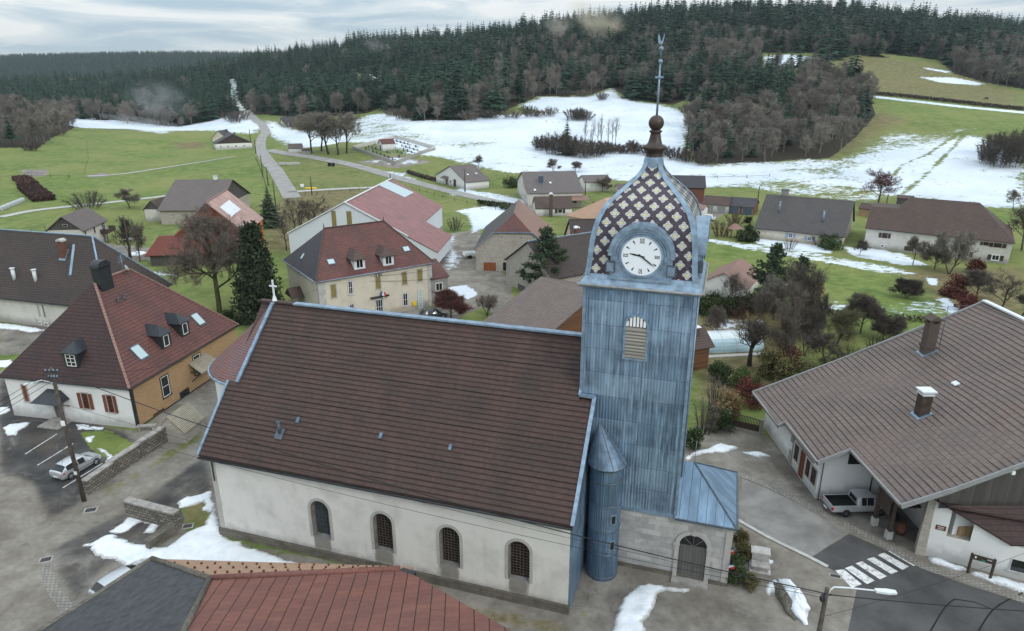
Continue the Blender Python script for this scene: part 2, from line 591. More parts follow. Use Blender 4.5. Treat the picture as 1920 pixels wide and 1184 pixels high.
def thing(name,label,cat,loc=(0,0,0),yaw=0.0,group=None):
 o=bpy.data.objects.new(name,None)
 COL.objects.link(o)
 o.empty_display_size=0.5
 o.location=loc
 o.rotation_euler=(0,0,R(yaw))
 return tag(o,label,cat,group)
def copy_tree(o,parent=None):
 c=o.copy()
 COL.objects.link(c)
 if parent is not None:
  c.parent=parent
 for ch in list(o.children):
  copy_tree(ch,c)
 return c
 # -- terrain
def m_ground():
 m,t,b=new_mat('ground')
 L=t.links.new
 b.inputs['Roughness'].default_value=0.9
 b.inputs['Specular IOR Level'].default_value=0.15
 geo=N(t,'ShaderNodeNewGeometry')
 P=geo.outputs['Position']
 at={}
 for k in('snow','brown','hard','tone','wood'):
  a=N(t,'ShaderNodeAttribute',attribute_name=k)
  at[k]=a.outputs['Fac']
 big=noise(t,P,0.035,5.0,0.6)
 mid=noise(t,P,0.35,6.0,0.65)
 fine=noise(t,P,2.2,5.0,0.7)
 g=mixc(t,smooth(t,mid,0.3,0.7),(0.085,0.135,0.032),(0.185,0.25,0.066))
 tuft=noise(t,P,0.8,6.0,0.75,0.3,stretch=(0.35,1.0,1.0))
 g=mixc(t,mth(t,'MULTIPLY',smooth(t,tuft,0.52,0.72),0.55),g,(0.24,0.215,0.105))
 g=mixc(t,mth(t,'MULTIPLY',smooth(t,tuft,0.48,0.3),0.5),g,(0.062,0.085,0.028))
 g=mixc(t,mth(t,'MULTIPLY',smooth(t,big,0.35,0.7),0.7),g,(0.24,0.245,0.085))
 br=mixc(t,smooth(t,mid,0.3,0.7),(0.12,0.10,0.05),(0.235,0.20,0.10))
 bf=mth(t,'ADD',at['brown'],mth(t,'MULTIPLY',mth(t,'SUBTRACT',mid,0.5),0.7))
 g=mixc(t,smooth(t,bf,0.2,0.8),g,br)
 g=mixc(t,mth(t,'MULTIPLY',smooth(t,fine,0.35,0.75),0.45),g,mixc(t,1.0,g,(0.42,0.42,0.42),'MULTIPLY'))
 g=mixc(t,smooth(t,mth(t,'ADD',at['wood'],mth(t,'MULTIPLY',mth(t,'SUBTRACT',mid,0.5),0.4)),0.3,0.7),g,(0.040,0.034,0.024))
 h0=mixc(t,smooth(t,mid,0.3,0.7),(0.175,0.153,0.128),(0.30,0.278,0.243))
 h1_=mixc(t,smooth(t,mid,0.3,0.7),(0.035,0.035,0.037),(0.075,0.073,0.073))
 wig=mth(t,'MULTIPLY',mth(t,'SUBTRACT',noise(t,P,0.22,6.0,0.66),0.5),1.1)
 h=mixc(t,smooth(t,mth(t,'ADD',at['tone'],wig),0.15,0.85),h0,h1_)
 crack=N(t,'ShaderNodeTexVoronoi',feature='DISTANCE_TO_EDGE',i_Scale=0.22)
 wv=N(t,'ShaderNodeVectorMath',operation='MULTIPLY_ADD')
 nz=N(t,'ShaderNodeTexNoise',i_Scale=0.5,i_Detail=4.0)
 L(P,nz.inputs['Vector'])
 L(nz.outputs['Color'],wv.inputs[0])
 wv.inputs[1].default_value=(3,3,0)
 L(P,wv.inputs[2])
 L(wv.outputs[0],crack.inputs['Vector'])
 ck=mth(t,'SUBTRACT',1.0,smooth(t,crack.outputs['Distance'],0.004,0.014))
 h=mixc(t,mth(t,'MULTIPLY',ck,mth(t,'MULTIPLY',smooth(t,big,0.45,0.65),0.4)),h,(0.05,0.048,0.046))
 h=mixc(t,mth(t,'MULTIPLY',smooth(t,noise(t,P,0.13,7.0,0.68,0.8),0.5,0.72),0.6),h,(0.115,0.095,0.072))
 h=mixc(t,mth(t,'MULTIPLY',smooth(t,noise(t,P,0.19,6.0,0.7,1.2),0.55,0.7),0.5),h,(0.30,0.285,0.265))
 h=mixc(t,mth(t,'MULTIPLY',smooth(t,fine,0.3,0.8),0.3),h,(0.06,0.055,0.05))
 mossn=smooth(t,noise(t,P,0.5,6.0,0.65),0.60,0.70)
 h=mixc(t,mth(t,'MULTIPLY',mossn,0.35),h,(0.07,0.075,0.03))
 hf=smooth(t,mth(t,'ADD',at['hard'],mth(t,'MULTIPLY',mth(t,'SUBTRACT',mid,0.5),0.7)),0.4,0.6)
 c=mixc(t,hf,g,h)
 sn1=noise(t,P,0.55,8.0,0.7,0.4)
 sn2=noise(t,P,0.075,5.0,0.6,0.3,stretch=(1.0,1.6,1.0))
 sn=mth(t,'ADD',mth(t,'MULTIPLY',mth(t,'SUBTRACT',sn1,0.5),1.35),mth(t,'MULTIPLY',mth(t,'SUBTRACT',sn2,0.5),0.9))
 sn3=noise(t,P,1.1,6.0,0.75,0.0,stretch=(0.45,1.0,1.0))
 sn=mth(t,'ADD',sn,mth(t,'MULTIPLY',mth(t,'SUBTRACT',sn3,0.5),1.25))
 sf=smooth(t,mth(t,'ADD',at['snow'],sn),0.40,0.62)
 sf=mth(t,'MULTIPLY',sf,smooth(t,at['snow'],0.02,0.22))
 sc=mixc(t,smooth(t,big,0.3,0.7),(0.54,0.605,0.68),(0.68,0.735,0.79))
 c=mixc(t,sf,c,sc)
 setc(t,b,c)
 bump(t,b,mth(t,'ADD',mth(t,'MULTIPLY',fine,0.5),mth(t,'MULTIPLY',sf,0.4)),0.45,0.12)
 return m
m_ground()
def poly_sd(X,Y,poly):
 """signed distance (positive inside) of points to a polygon"""
 P=np.asarray(poly,float)
 d=np.full(len(X),1e18)
 ins=np.zeros(len(X),bool)
 for i in range(len(P)):
  a,b=P[i],P[(i+1)%len(P)]
  e=b-a
  wx,wy=X-a[0],Y-a[1]
  tt=np.clip((wx*e[0]+wy*e[1])/(e@e+1e-12),0,1)
  d=np.minimum(d,(wx-e[0]*tt)**2+(wy-e[1]*tt)**2)
  cond=(a[1]<=Y)!=(b[1]<=Y)
  with np.errstate(divide='ignore',invalid='ignore'):
   xi=a[0]+(Y-a[1])/(b[1]-a[1])*e[0]
  ins^=cond&(X<xi)
 d=np.sqrt(d)
 return np.where(ins,d,-d)
def wpoly(px):
 return[tuple(gp(x,y)[:2])for x,y in px]
def wline_dist(X,Y,pts):
 d=np.full(len(X),1e18)
 for a,b in zip(pts[:-1],pts[1:]):
  a,b=np.array(a[:2]),np.array(b[:2])
  e=b-a
  tt=np.clip(((X-a[0])*e[0]+(Y-a[1])*e[1])/(e@e+1e-12),0,1)
  d=np.minimum(d,(X-a[0]-e[0]*tt)**2+(Y-a[1]-e[1]*tt)**2)
 return np.sqrt(d)
PAINT=[('brown',0.35,30,[(0,600),(1920,600),(1920,0),(0,0)]),('snow',0.95,9,[(128,222),(180,222),(260,230),(335,238),(400,225),(440,214),(470,216),(492,240),(470,252),(440,250),(400,246),(340,246),(240,242),(150,240),(132,236)]),('snow',0.80,8,[(500,226),(530,236),(590,246),(650,238),(690,216),(725,212),(780,226),(850,226),(950,214),(1040,212),(965,202),(1010,182),(1110,180),(1145,166),(1180,187),(1215,193),(1260,200),(1300,215),(1290,300),(1340,310),(1400,304),(1560,300),(1620,280),(1700,265),(1830,255),(1930,300),(1930,395),(1820,388),(1700,372),(1560,350),(1420,345),(1320,350),(1250,338),(1100,328),(1000,320),(900,305),(830,296),(740,288),(690,275),(640,268),(600,275),(560,278),(520,262),(500,246)]),('snow',0.55,10,[(590,246),(700,216),(760,240),(820,262),(900,268),(960,262),(880,280),(760,262),(660,262)]),('snow',0.70,5,[(830,290),(900,300),(1000,312),(1100,322),(1300,330),(1600,325),(1660,360),(1440,348),(1300,352),(1100,334),(960,325),(850,304)]),('hard',1.0,2,[(666,304),(742,316),(812,304),(742,292)]),('snow',0.5,2,[(680,304),(742,312),(800,304),(742,294)]),('snow',0.12,4,[(640,270),(700,268),(760,285),(700,296),(660,300),(620,292)]),('snow',0.46,12,[(1560,300),(1640,245),(1760,246),(1830,240),(1760,268),(1650,292),(1560,330),(1460,318)]),('snow',0.46,4,[(1380,345),(1480,338),(1600,350),(1660,370),(1640,384),(1540,372),(1430,360)]),('snow',0.0,10,[(1560,296),(1650,212),(1920,212),(1920,240),(1780,236),(1640,246),(1600,280)]),('brown',0.75,8,[(1560,296),(1650,212),(1700,225),(1650,240),(1600,280)]),('snow',0.9,6,[(1430,106),(1480,102),(1535,108),(1530,128),(1440,132)]),('snow',0.9,5,[(1725,145),(1790,146),(1845,156),(1840,161),(1760,155)]),('snow',0.9,4,[(1730,126),(1785,134),(1780,138),(1735,130)]),('snow',0.9,2.0,[(1610,177),(1700,187),(1800,198),(1925,210),(1925,214),(1800,202),(1700,191),(1610,181)]),('brown',0.62,14,[(1545,118),(1620,106),(1720,116),(1860,160),(1920,170),(1920,206),(1600,175)]),('brown',0.15,10,[(1640,182),(1920,214),(1920,238),(1700,222)]),('snow',0.55,6,[(670,138),(720,140),(716,166),(680,166)]),('brown',0.0,15,[(0,300),(130,245),(400,250),(480,262),(505,370),(300,372),(0,430)]),('brown',0.9,5,[(320,268),(380,266),(385,278),(335,280)]),('snow',0.6,4,[(255,246),(290,243),(330,248),(300,252)]),('hard',1.0,1.6,[(160,329),(200,324),(208,331),(165,333)]),('hard',1.0,2.0,[(40,318),(92,318),(86,330),(48,334)]),('tone',0.3,2.0,[(40,318),(92,318),(86,330),(48,334)]),('brown',0.45,6,[(512,300),(700,300),(705,352),(560,356)]),('snow',0.6,3,[(700,316),(760,324),(800,345),(760,342)]),('snow',0.65,3,[(860,352),(960,368),(1000,380),(900,415),(850,395),(930,380),(840,366)]),('snow',0.95,2,[(885,400),(985,385),(940,418),(880,440)]),('brown',0.7,3,[(540,362),(690,352),(640,400),(560,470),(500,470),(500,400)]),('hard',0.9,2,[(830,440),(900,430),(905,470),(950,520),(900,560),(830,520),(815,480)]),('snow',0.62,2,[(815,455),(850,440),(865,500),(835,510)]),('hard',1.0,1.5,[(180,455),(330,470),(330,500),(230,492),(190,470)]),('hard',1.0,1.0,[(0,612),(130,600),(70,660),(0,668)]),('tone',0.35,1.0,[(0,612),(130,600),(70,660),(0,668)]),('brown',0.2,3,[(230,470),(520,480),(540,560),(430,640),(320,560)]),('hard',0.0,2,[(230,490),(520,480),(540,560),(430,640),(320,560)]),('snow',0.55,2,[(275,505),(335,510),(330,522),(275,520)]),('hard',1.0,1.2,[(540,640),(600,590),(830,575),(820,520),(905,505),(960,520),(960,560),(920,640),(1100,700),(600,700)]),('hard',0.1,1.2,[(850,600),(905,575),(930,590),(905,640),(850,640)]),('snow',0.95,0.8,[(840,538),(875,535),(898,552),(880,562),(850,552)]),('hard',1.0,0.9,[(1310,380),(1365,398),(1335,415),(1318,450),(1305,440)]),('snow',0.60,1.5,[(1320,446),(1440,462),(1560,480),(1680,500),(1740,520),(1650,512),(1540,492),(1420,472),(1320,454)]),('snow',0.92,1.2,[(1415,447),(1500,452),(1560,468),(1560,476),(1480,468),(1416,456)]),('snow',0.75,1.2,[(1575,462),(1630,464),(1690,474),(1745,500),(1690,498),(1600,482)]),('brown',0.15,4,[(1315,455),(1480,480),(1740,530),(1770,560),(1640,580),(1400,540),(1310,540)]),('snow',0.44,3,[(1530,556),(1640,572),(1760,560),(1790,590),(1700,600),(1540,592)]),('snow',0.9,0.8,[(1735,520),(1760,524),(1755,536),(1742,532)]),('snow',0.85,0.8,[(1760,556),(1782,560),(1800,588),(1778,586)]),('brown',0.0,3,[(1500,600),(1720,590),(1760,620),(1560,700),(1480,730),(1470,660)]),('brown',0.8,3,[(1310,560),(1480,560),(1500,640),(1470,740),(1300,760),(1300,640)]),('brown',0.75,4,[(1690,510),(1930,500),(1930,640),(1800,600)]),('snow',0.55,1.5,[(1340,598),(1440,596),(1440,622),(1345,622)]),('hard',1.0,1.0,[(1300,545),(1345,525),(1345,545),(1310,570)]),('hard',1.0,0.6,[(1270,860),(1300,800),(1365,795),(1440,818),(1540,940),(1620,960),(1740,1050),(1930,1080),(1930,1300),(-100,1300),(-100,700),(10,695),(90,780),(260,810),(390,800),(400,860),(420,1010),(1100,1160),(1160,1040),(1360,1100),(1400,900)]),('hard',1.0,0.4,[(1500,900),(1720,900),(1800,980),(1760,1070),(1640,1010),(1530,945)]),('hard',1.0,0.4,[(1370,880),(1420,880),(1420,1010),(1370,1000)]),('tone',0.6,0.6,[(1580,930),(1720,930),(1750,1030),(1640,1000)]),('tone',0.25,0.8,[(-100,1300),(-100,700),(10,695),(260,810),(420,1010),(1100,1160),(1930,1080),(1930,1300)]),('tone',0.78,0.6,[(0,712),(100,700),(150,790),(240,815),(255,840),(165,905),(150,945),(60,985),(0,1000)]),('tone',0.05,0.6,[(-40,880),(60,905),(95,985),(85,1040),(135,1140),(80,1184),(-100,1184)]),('tone',0.62,0.5,[(90,1035),(250,950),(390,850),(400,920),(330,1000),(200,1060),(140,1130),(100,1060)]),('hard',0.0,0.35,[(150,812),(200,806),(262,838),(215,868),(170,842)]),('brown',0.25,0.35,[(150,812),(200,806),(262,838),(215,868),(170,842)]),('hard',1.0,0.5,[(262,806),(400,700),(440,660),(470,640),(440,800),(380,850),(260,830)]),('brown',0.55,0.5,[(165,930),(390,800),(400,815),(180,945)]),('hard',0.5,0.5,[(175,926),(390,798),(400,812),(190,942)]),('tone',0.0,0.6,[(380,770),(420,720),(440,760),(400,850),(370,830)]),('hard',0.15,0.35,[(335,940),(395,925),(392,985),(350,1000)]),('brown',0.6,0.35,[(335,940),(395,925),(392,985),(350,1000)]),('hard',0.46,0.4,[(405,1010),(700,1090),(1080,1170),(1050,1200),(800,1150),(420,1025)]),('brown',0.8,0.4,[(405,1010),(700,1090),(1080,1170),(1050,1200),(800,1150),(420,1025)]),('tone',0.0,0.5,[(1300,840),(1420,830),(1520,935),(1600,970),(1750,1060),(1560,1010),(1400,900)]),('tone',0.45,0.4,[(1420,840),(1480,850),(1540,930),(1600,965),(1720,1040),(1650,1020),(1500,935)]),('hard',0.62,0.5,[(1050,1185),(1150,1110),(1175,1060),(1175,980),(1060,980)]),('brown',0.8,0.5,[(1050,1185),(1150,1110),(1175,1060),(1175,980),(1060,980)]),('tone',0.35,0.5,[(1140,1100),(1360,1100),(1420,1010),(1500,1060),(1560,1184),(1100,1184)]),]
FOREST_LINE=[(-200,215),(0,215),(130,222),(240,233),(340,240),(400,226),(430,217),(500,216),(560,222),(640,218),(690,213),(716,203),(735,210),(778,230),(850,230),(935,216),(962,202),(1008,182),(1108,179),(1145,166),(1176,184),(1215,192),(1262,199),(1300,180),(1400,140),(1500,134),(1545,118),(1600,104),(1700,113),(1790,140),(1850,157),(1930,170),(2150,190)]
CLEAR=[[(1425,100),(1540,100),(1540,134),(1425,136)],[(664,138),(722,140),(718,168),(676,168)],[(1640,100),(1760,112),(1790,140),(1700,118)]]
W2=[(1290,205),(1285,250),(1300,296),(1345,309),(1440,303),(1556,297),(1600,262),(1642,216),(1636,190),(1598,160),(1540,140),(1440,140),(1350,165)]
W0=[(-60,285),(0,278),(75,276),(100,258),(140,240),(136,224),(60,222),(-60,222)]
def build_terrain():
 u=np.concatenate([np.linspace(-2.2,-1.02,40,endpoint=False),np.linspace(-1.02,1.02,560,endpoint=False),np.linspace(1.02,2.2,41)])
 v=np.exp(np.linspace(math.log(70),math.log(3060),620))-60
 nu,nv=len(u),len(v)
 X=(u[None,:]*(v[:,None]+60)).ravel()
 Y=np.repeat(v,nu)
 X=X*np.interp(Y,[10,120,200,3000],[0.80,0.80,0.80,0.80])
 Z=hgt(X,Y)
 i=np.arange(nu*nv).reshape(nv,nu)
 F=np.stack([i[:-1,:-1],i[:-1,1:],i[1:,1:],i[1:,:-1]],-1).reshape(-1,4)
 me=np_mesh('ground',np.stack([X,Y,Z],1),F,'ground')
 me.polygons.foreach_set('use_smooth',np.ones(len(F),bool))
 A={k:np.zeros(len(X),np.float32)for k in('snow','brown','hard','tone','wood')}
 for k,val,soft,px in PAINT:
  P=np.array(wpoly(px))
  lo,hi=P.min(0)-soft,P.max(0)+soft
  sel=np.nonzero((X>lo[0])&(X<hi[0])&(Y>lo[1])&(Y<hi[1]))[0]
  if not len(sel):
   continue
  f=sstep(poly_sd(X[sel],Y[sel],P)/soft*0.5+0.5)
  A[k][sel]=A[k][sel]*(1-f)+val*f
 pxx,pyy=proj(np.stack([X,Y,Z],1))
 wl_=np.interp(pxx,*zip(*FOREST_LINE))
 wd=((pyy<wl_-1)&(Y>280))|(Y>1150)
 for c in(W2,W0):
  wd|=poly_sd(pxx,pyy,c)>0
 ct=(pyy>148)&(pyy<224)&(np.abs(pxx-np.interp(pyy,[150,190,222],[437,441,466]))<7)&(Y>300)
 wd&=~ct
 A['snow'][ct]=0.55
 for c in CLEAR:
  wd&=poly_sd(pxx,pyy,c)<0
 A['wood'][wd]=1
 for px in([(1808,250),(1790,275),(1745,320),(1710,350),(1685,370)],[(1800,250),(1740,290),(1690,310),(1675,330)]):
  d=wline_dist(X,Y,[gp(*p)for p in px])
  f=np.exp(-(d/0.9)**2)
  A['snow']*=(1-0.5*f)
 for k,a in A.items():
  at=me.attributes.new(k,'FLOAT','POINT')
  at.data.foreach_set('value',a)
 o=bpy.data.objects.new('ground',me)
 COL.objects.link(o)
 tag(o,'rolling ground of meadows, melting snow and village yards','ground',kind='structure')
build_terrain()
def ribbon(name,px,width,mat,label,off=0.03,step=3.0,kind='structure',cat='road'):
 """road draped over the ground along a line of photo points"""
 pts=[np.array(gp(*p)[:2])for p in px]
 q=[]
 for i in range(len(pts)-1):
  p0,p1,p2,p3=pts[max(i-1,0)],pts[i],pts[i+1],pts[min(i+2,len(pts)-1)]
  n=max(2,int(np.linalg.norm(p2-p1)/step))
  for k in range(n):
   s=k/n
   q.append(0.5*((2*p1)+(p2-p0)*s+(2*p0-5*p1+4*p2-p3)*s*s+(3*p1-p0-3*p2+p3)*s**3))
 q.append(pts[-1])
 q=np.array(q)
 T=np.gradient(q,axis=0)
 T/=np.linalg.norm(T,axis=1)[:,None]+1e-9
 Nn=np.stack([-T[:,1],T[:,0]],1)
 ks=np.linspace(-0.5,0.5,5)
 V=np.concatenate([q+Nn*width*k for k in ks]).reshape(5,len(q),2).transpose(1,0,2).reshape(-1,2)
 Z=hgt(V[:,0],V[:,1])+off+V[:,1]*0.00035
 mb=MB()
 n=len(q)
 fs=[(i*5+j+1,i*5+j,i*5+5+j,i*5+6+j)for i in range(n-1)for j in range(4)]
 mb.add(np.column_stack([V,Z]),fs,True)
 o=mb.build(name,mat)
 return tag(o,label,cat,kind=kind)
 # -- shared materials
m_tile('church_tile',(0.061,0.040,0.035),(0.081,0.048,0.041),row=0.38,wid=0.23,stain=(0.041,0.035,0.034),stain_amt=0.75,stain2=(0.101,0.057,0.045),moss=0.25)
m_tile('apse_tile',(0.270,0.077,0.045),(0.153,0.117,0.126),row=0.22,wid=0.2,mortar=0.018,stain=(0.153,0.135,0.153),stain_amt=0.55,gap_shade=(0.027,0.018,0.018))
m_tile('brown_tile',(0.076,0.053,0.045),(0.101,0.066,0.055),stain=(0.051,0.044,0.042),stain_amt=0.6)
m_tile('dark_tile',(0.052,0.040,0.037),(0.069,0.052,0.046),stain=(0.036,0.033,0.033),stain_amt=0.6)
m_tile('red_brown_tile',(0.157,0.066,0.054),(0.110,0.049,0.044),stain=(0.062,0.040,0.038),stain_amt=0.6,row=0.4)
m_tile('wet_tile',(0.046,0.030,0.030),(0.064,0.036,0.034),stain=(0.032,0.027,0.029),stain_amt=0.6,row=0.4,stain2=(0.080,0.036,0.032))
m_tile('hall_tile',(0.135,0.058,0.05),(0.175,0.078,0.062),gap_shade=(0.03,0.018,0.018),stain=(0.10,0.055,0.05),row=0.42,mortar=0.045)
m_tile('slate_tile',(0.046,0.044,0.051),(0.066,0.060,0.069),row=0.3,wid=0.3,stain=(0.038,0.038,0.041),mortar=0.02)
m_tile('pink_tile',(0.272,0.170,0.136),(0.230,0.136,0.111),row=0.4,stain=(0.187,0.111,0.093),stain_amt=0.5,gap_shade=(0.085,0.051,0.043))
m_tile('orange_tile',(0.42,0.27,0.19),(0.46,0.31,0.22),row=0.4,stain=(0.36,0.22,0.16),stain_amt=0.4,gap_shade=(0.25,0.14,0.1),mortar=0.015)
m_tile('grey_tile',(0.135,0.108,0.096),(0.165,0.13,0.115),row=0.46,wid=0.62,gap_shade=(0.03,0.025,0.024),stain=(0.10,0.085,0.08),stain_amt=0.6,mortar=0.022,stain2=(0.155,0.095,0.082),seam=0.016)
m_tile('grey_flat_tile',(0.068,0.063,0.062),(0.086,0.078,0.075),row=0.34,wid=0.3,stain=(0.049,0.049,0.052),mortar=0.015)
m_tile('taupe_tile',(0.112,0.094,0.090),(0.135,0.112,0.105),row=0.4,stain=(0.090,0.079,0.079),mortar=0.015,gap_shade=(0.068,0.060,0.060))
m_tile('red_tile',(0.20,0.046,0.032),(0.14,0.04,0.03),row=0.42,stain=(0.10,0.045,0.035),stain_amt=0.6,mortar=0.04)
m_tile('fore_tile',(0.20,0.088,0.068),(0.155,0.066,0.054),row=0.72,wid=0.45,stain=(0.115,0.062,0.055),stain_amt=0.6,gap_shade=(0.022,0.014,0.012),mortar=0.03,stain2=(0.22,0.11,0.08),moss=0.3,seam=0.008)
m_tile('stone_slate',(0.34,0.30,0.22),(0.24,0.21,0.16),row=0.16,wid=0.22,stain=(0.42,0.39,0.32),stain_amt=0.6,mortar=0.025,gap_shade=(0.06,0.05,0.04))
m_tile('far_tile',(0.34,0.22,0.15),(0.38,0.25,0.17),row=0.4,stain=(0.26,0.17,0.12),mortar=0.012,gap_shade=(0.2,0.12,0.09))
m_plain('slate_sheet',(0.050,0.052,0.056),0.6,0.4,2.2,bmp=0.25)
m_zinc('zinc',(0.14,0.215,0.31),(0.28,0.39,0.51),dark=0.8)
m_zinc('zinc_turret',(0.10,0.165,0.245),(0.17,0.255,0.355),1.2,2.1,13.0)
m_seam('zinc_seam',(0.17,0.26,0.36),0.62)
m_seam('black_seam',(0.028,0.034,0.042),0.28,0.2,0.35,seamc=(0.012,0.014,0.016))
m_seam('red_sheet',(0.235,0.095,0.09),0.30,0.1,0.5,seamc=(0.34,0.2,0.185))
m_seam('pink_sheet',(0.42,0.26,0.22),0.35,0.05,0.5,seamc=(0.30,0.17,0.145))
m_plain('lead_grey',(0.22,0.3,0.385),0.4,0.3,2.0,metal=0.4)
m_plain('lead_mid',(0.115,0.17,0.235),0.5,0.35,2.0,metal=0.25)
m_plain('lead_dark',(0.09,0.115,0.14),0.5,0.3,2.0,metal=0.3)
m_plain('white_metal',(0.66,0.69,0.72),0.4,0.08,1.0)
m_plain('dark_metal',(0.022,0.025,0.028),0.45,0.3,2.0)
m_plain('copper_brown',(0.060,0.043,0.036),0.42,0.4,1.5,metal=0.4)
m_wall('church_wall',(0.68,0.66,0.63),(0.43,0.41,0.38),0.7,damp=0.8,sills=True)
m_wall('white_wall',(0.74,0.74,0.73),(0.52,0.5,0.46),0.35,damp=0.6)
m_wall('cream_wall',(0.60,0.55,0.45),(0.34,0.30,0.23),0.5,damp=0.5)
m_wall('pale_wall',(0.58,0.56,0.52),(0.36,0.34,0.3),0.5,damp=0.6)
m_wall('cladding_wall',(0.62,0.66,0.70),(0.5,0.52,0.55),0.3,streak=False)
m_wall('pink_wall',(0.62,0.44,0.36),(0.45,0.3,0.24),0.4)
m_stone('ashlar',(0.54,0.53,0.51),(0.33,0.325,0.32),(0.20,0.195,0.19),0.95,0.46,0.012,dirt=0.75,dirtc=(0.17,0.17,0.17),bmp=0.25,distort=0.01)
m_stone('trim_stone',(0.46,0.45,0.43),(0.42,0.40,0.38),(0.3,0.29,0.27),0.5,0.6,0.008,dirt=0.4,dirtc=(0.22,0.21,0.2),bmp=0.15,distort=0.0)
m_stone('sill_stone',(0.24,0.23,0.22),(0.19,0.185,0.18),(0.12,0.115,0.11),0.5,0.4,0.01,dirt=0.8,dirtc=(0.07,0.07,0.065))
m_stone('rubble',(0.48,0.45,0.39),(0.34,0.31,0.27),(0.42,0.39,0.33),0.4,0.2,0.03,dirt=0.45,dirtc=(0.24,0.22,0.18))
m_stone('dark_rubble',(0.30,0.27,0.23),(0.13,0.12,0.105),(0.025,0.024,0.02),0.5,0.27,0.045,dirt=0.6,dirtc=(0.05,0.05,0.04))
m_stone('plinth_stone',(0.20,0.18,0.15),(0.13,0.12,0.1),(0.06,0.055,0.045),0.8,0.3,0.02,dirt=0.8,dirtc=(0.045,0.045,0.035))
m_stone('yellow_brick',(0.34,0.205,0.105),(0.42,0.275,0.155),(0.33,0.235,0.145),0.30,0.105,0.012,dirt=0.35,dirtc=(0.27,0.16,0.085),bmp=0.2,distort=0.004)
m_stone('red_brick',(0.21,0.075,0.05),(0.15,0.06,0.045),(0.16,0.13,0.11),0.24,0.08,0.012,dirt=0.5)
m_stone('dark_brick',(0.12,0.085,0.07),(0.085,0.065,0.055),(0.15,0.13,0.115),0.26,0.09,0.014,dirt=0.5)
m_stone('block_wall',(0.32,0.31,0.29),(0.28,0.27,0.26),(0.2,0.19,0.18),0.5,0.2,0.015,dirt=0.4)
m_planks('grey_planks',(0.085,0.08,0.075),0.2)
m_planks('brown_planks',(0.15,0.072,0.038),0.18,horiz=True)
m_planks('pale_planks',(0.36,0.24,0.14),0.2)
m_planks('louvre_wood',(0.29,0.27,0.235),0.16,horiz=True,var=0.3)
m_planks('door_wood',(0.115,0.11,0.108),0.22)
m_planks('red_wood',(0.145,0.045,0.025),0.14)
m_planks('shutter_wood',(0.17,0.065,0.04),0.12)
m_planks('garage_wood',(0.25,0.085,0.032),0.16)
m_plain('shutter_olive',(0.22,0.175,0.06),0.7,0.15,3.0)
m_plain('shutter_blue',(0.2,0.3,0.5),0.6,0.15,3.0)
m_plain('orange_paint',(0.62,0.16,0.04),0.6,0.15,1.0)
m_plain('white_paint',(0.75,0.76,0.76),0.5,0.1,2.0)
m_plain('beam_wood',(0.052,0.036,0.028),0.75,0.4,2.5)
m_plain('pole_wood',(0.075,0.062,0.052),0.85,0.45,3.0)
m_plain('grey_concrete',(0.30,0.285,0.265),0.85,0.3,1.8,bmp=0.2)
m_plain('concrete_pale',(0.42,0.41,0.39),0.85,0.2,1.8,bmp=0.15)
m_glass('glass_dark',(0.013,0.015,0.018))
m_glass('glass_sky',(0.42,0.52,0.55),0.15)
m_glass('glass_church',(0.008,0.008,0.009),0.25)
m_plain('rust_bars',(0.085,0.062,0.052),0.7,0.3,5.0)
m_plain('black_plain',(0.008,0.008,0.008),0.8,0.1,2.0)
m_plain('rubber',(0.012,0.012,0.013),0.7,0.2,4.0)
m_plain('red_plain',(0.5,0.03,0.03),0.5,0.1,2.0)
m_plain('blue_plain',(0.02,0.045,0.22),0.6,0.1,2.0)
m_plain('yellow_plain',(0.75,0.5,0.03),0.5,0.1,2.0)
m_plain('green_plain',(0.02,0.22,0.12),0.5,0.1,2.0)
m_plain('copper_lamp',(0.08,0.09,0.1),0.4,0.1,2.0)
m_plain('garage_grey',(0.24,0.245,0.25),0.6,0.12,2.0)
m_plain('slate_blue',(0.06,0.085,0.12),0.6,0.15,2.0)
def m_snow():
 m,t,b=new_mat('snow_cover')
 b.inputs['Roughness'].default_value=0.7
 tc=N(t,'ShaderNodeTexCoord')
 P=tc.outputs['Object']
 c=mixc(t,smooth(t,noise(t,P,1.3,6.0,0.65),0.3,0.7),(0.68,0.73,0.78),(0.82,0.85,0.88))
 rim=N(t,'ShaderNodeAttribute',attribute_name='rim').outputs['Fac']
 f=smooth(t,mth(t,'ADD',rim,mth(t,'MULTIPLY',mth(t,'SUBTRACT',noise(t,P,3.5,7.0,0.75),0.5),1.3)),0.45,1.0)
 c=mixc(t,mth(t,'MULTIPLY',f,0.75),c,(0.27,0.25,0.225))
 g_=smooth(t,noise(t,P,9.0,5.0,0.8),0.66,0.74)
 c=mixc(t,mth(t,'MULTIPLY',g_,0.6),c,(0.16,0.14,0.12))
 setc(t,b,c)
 bump(t,b,noise(t,P,6.0,5.0,0.7),0.6,0.08)
m_snow()
m_plain('lane_grey',(0.28,0.272,0.26),0.85,0.2,0.4,bmp=0.2)
m_plain('road_grey',(0.215,0.205,0.192),0.85,0.3,0.4,bmp=0.2)
m_plain('road_dark',(0.062,0.06,0.06),0.8,0.25,0.6,bmp=0.25)
m_plain('road_new',(0.070,0.068,0.068),0.75,0.35,0.35,bmp=0.25)
def m_enamel():
 m,t,b=new_mat('clock_white')
 b.inputs['Base Color'].default_value=(0.78,0.82,0.85,1)
 b.inputs['Roughness'].default_value=0.35
m_enamel()
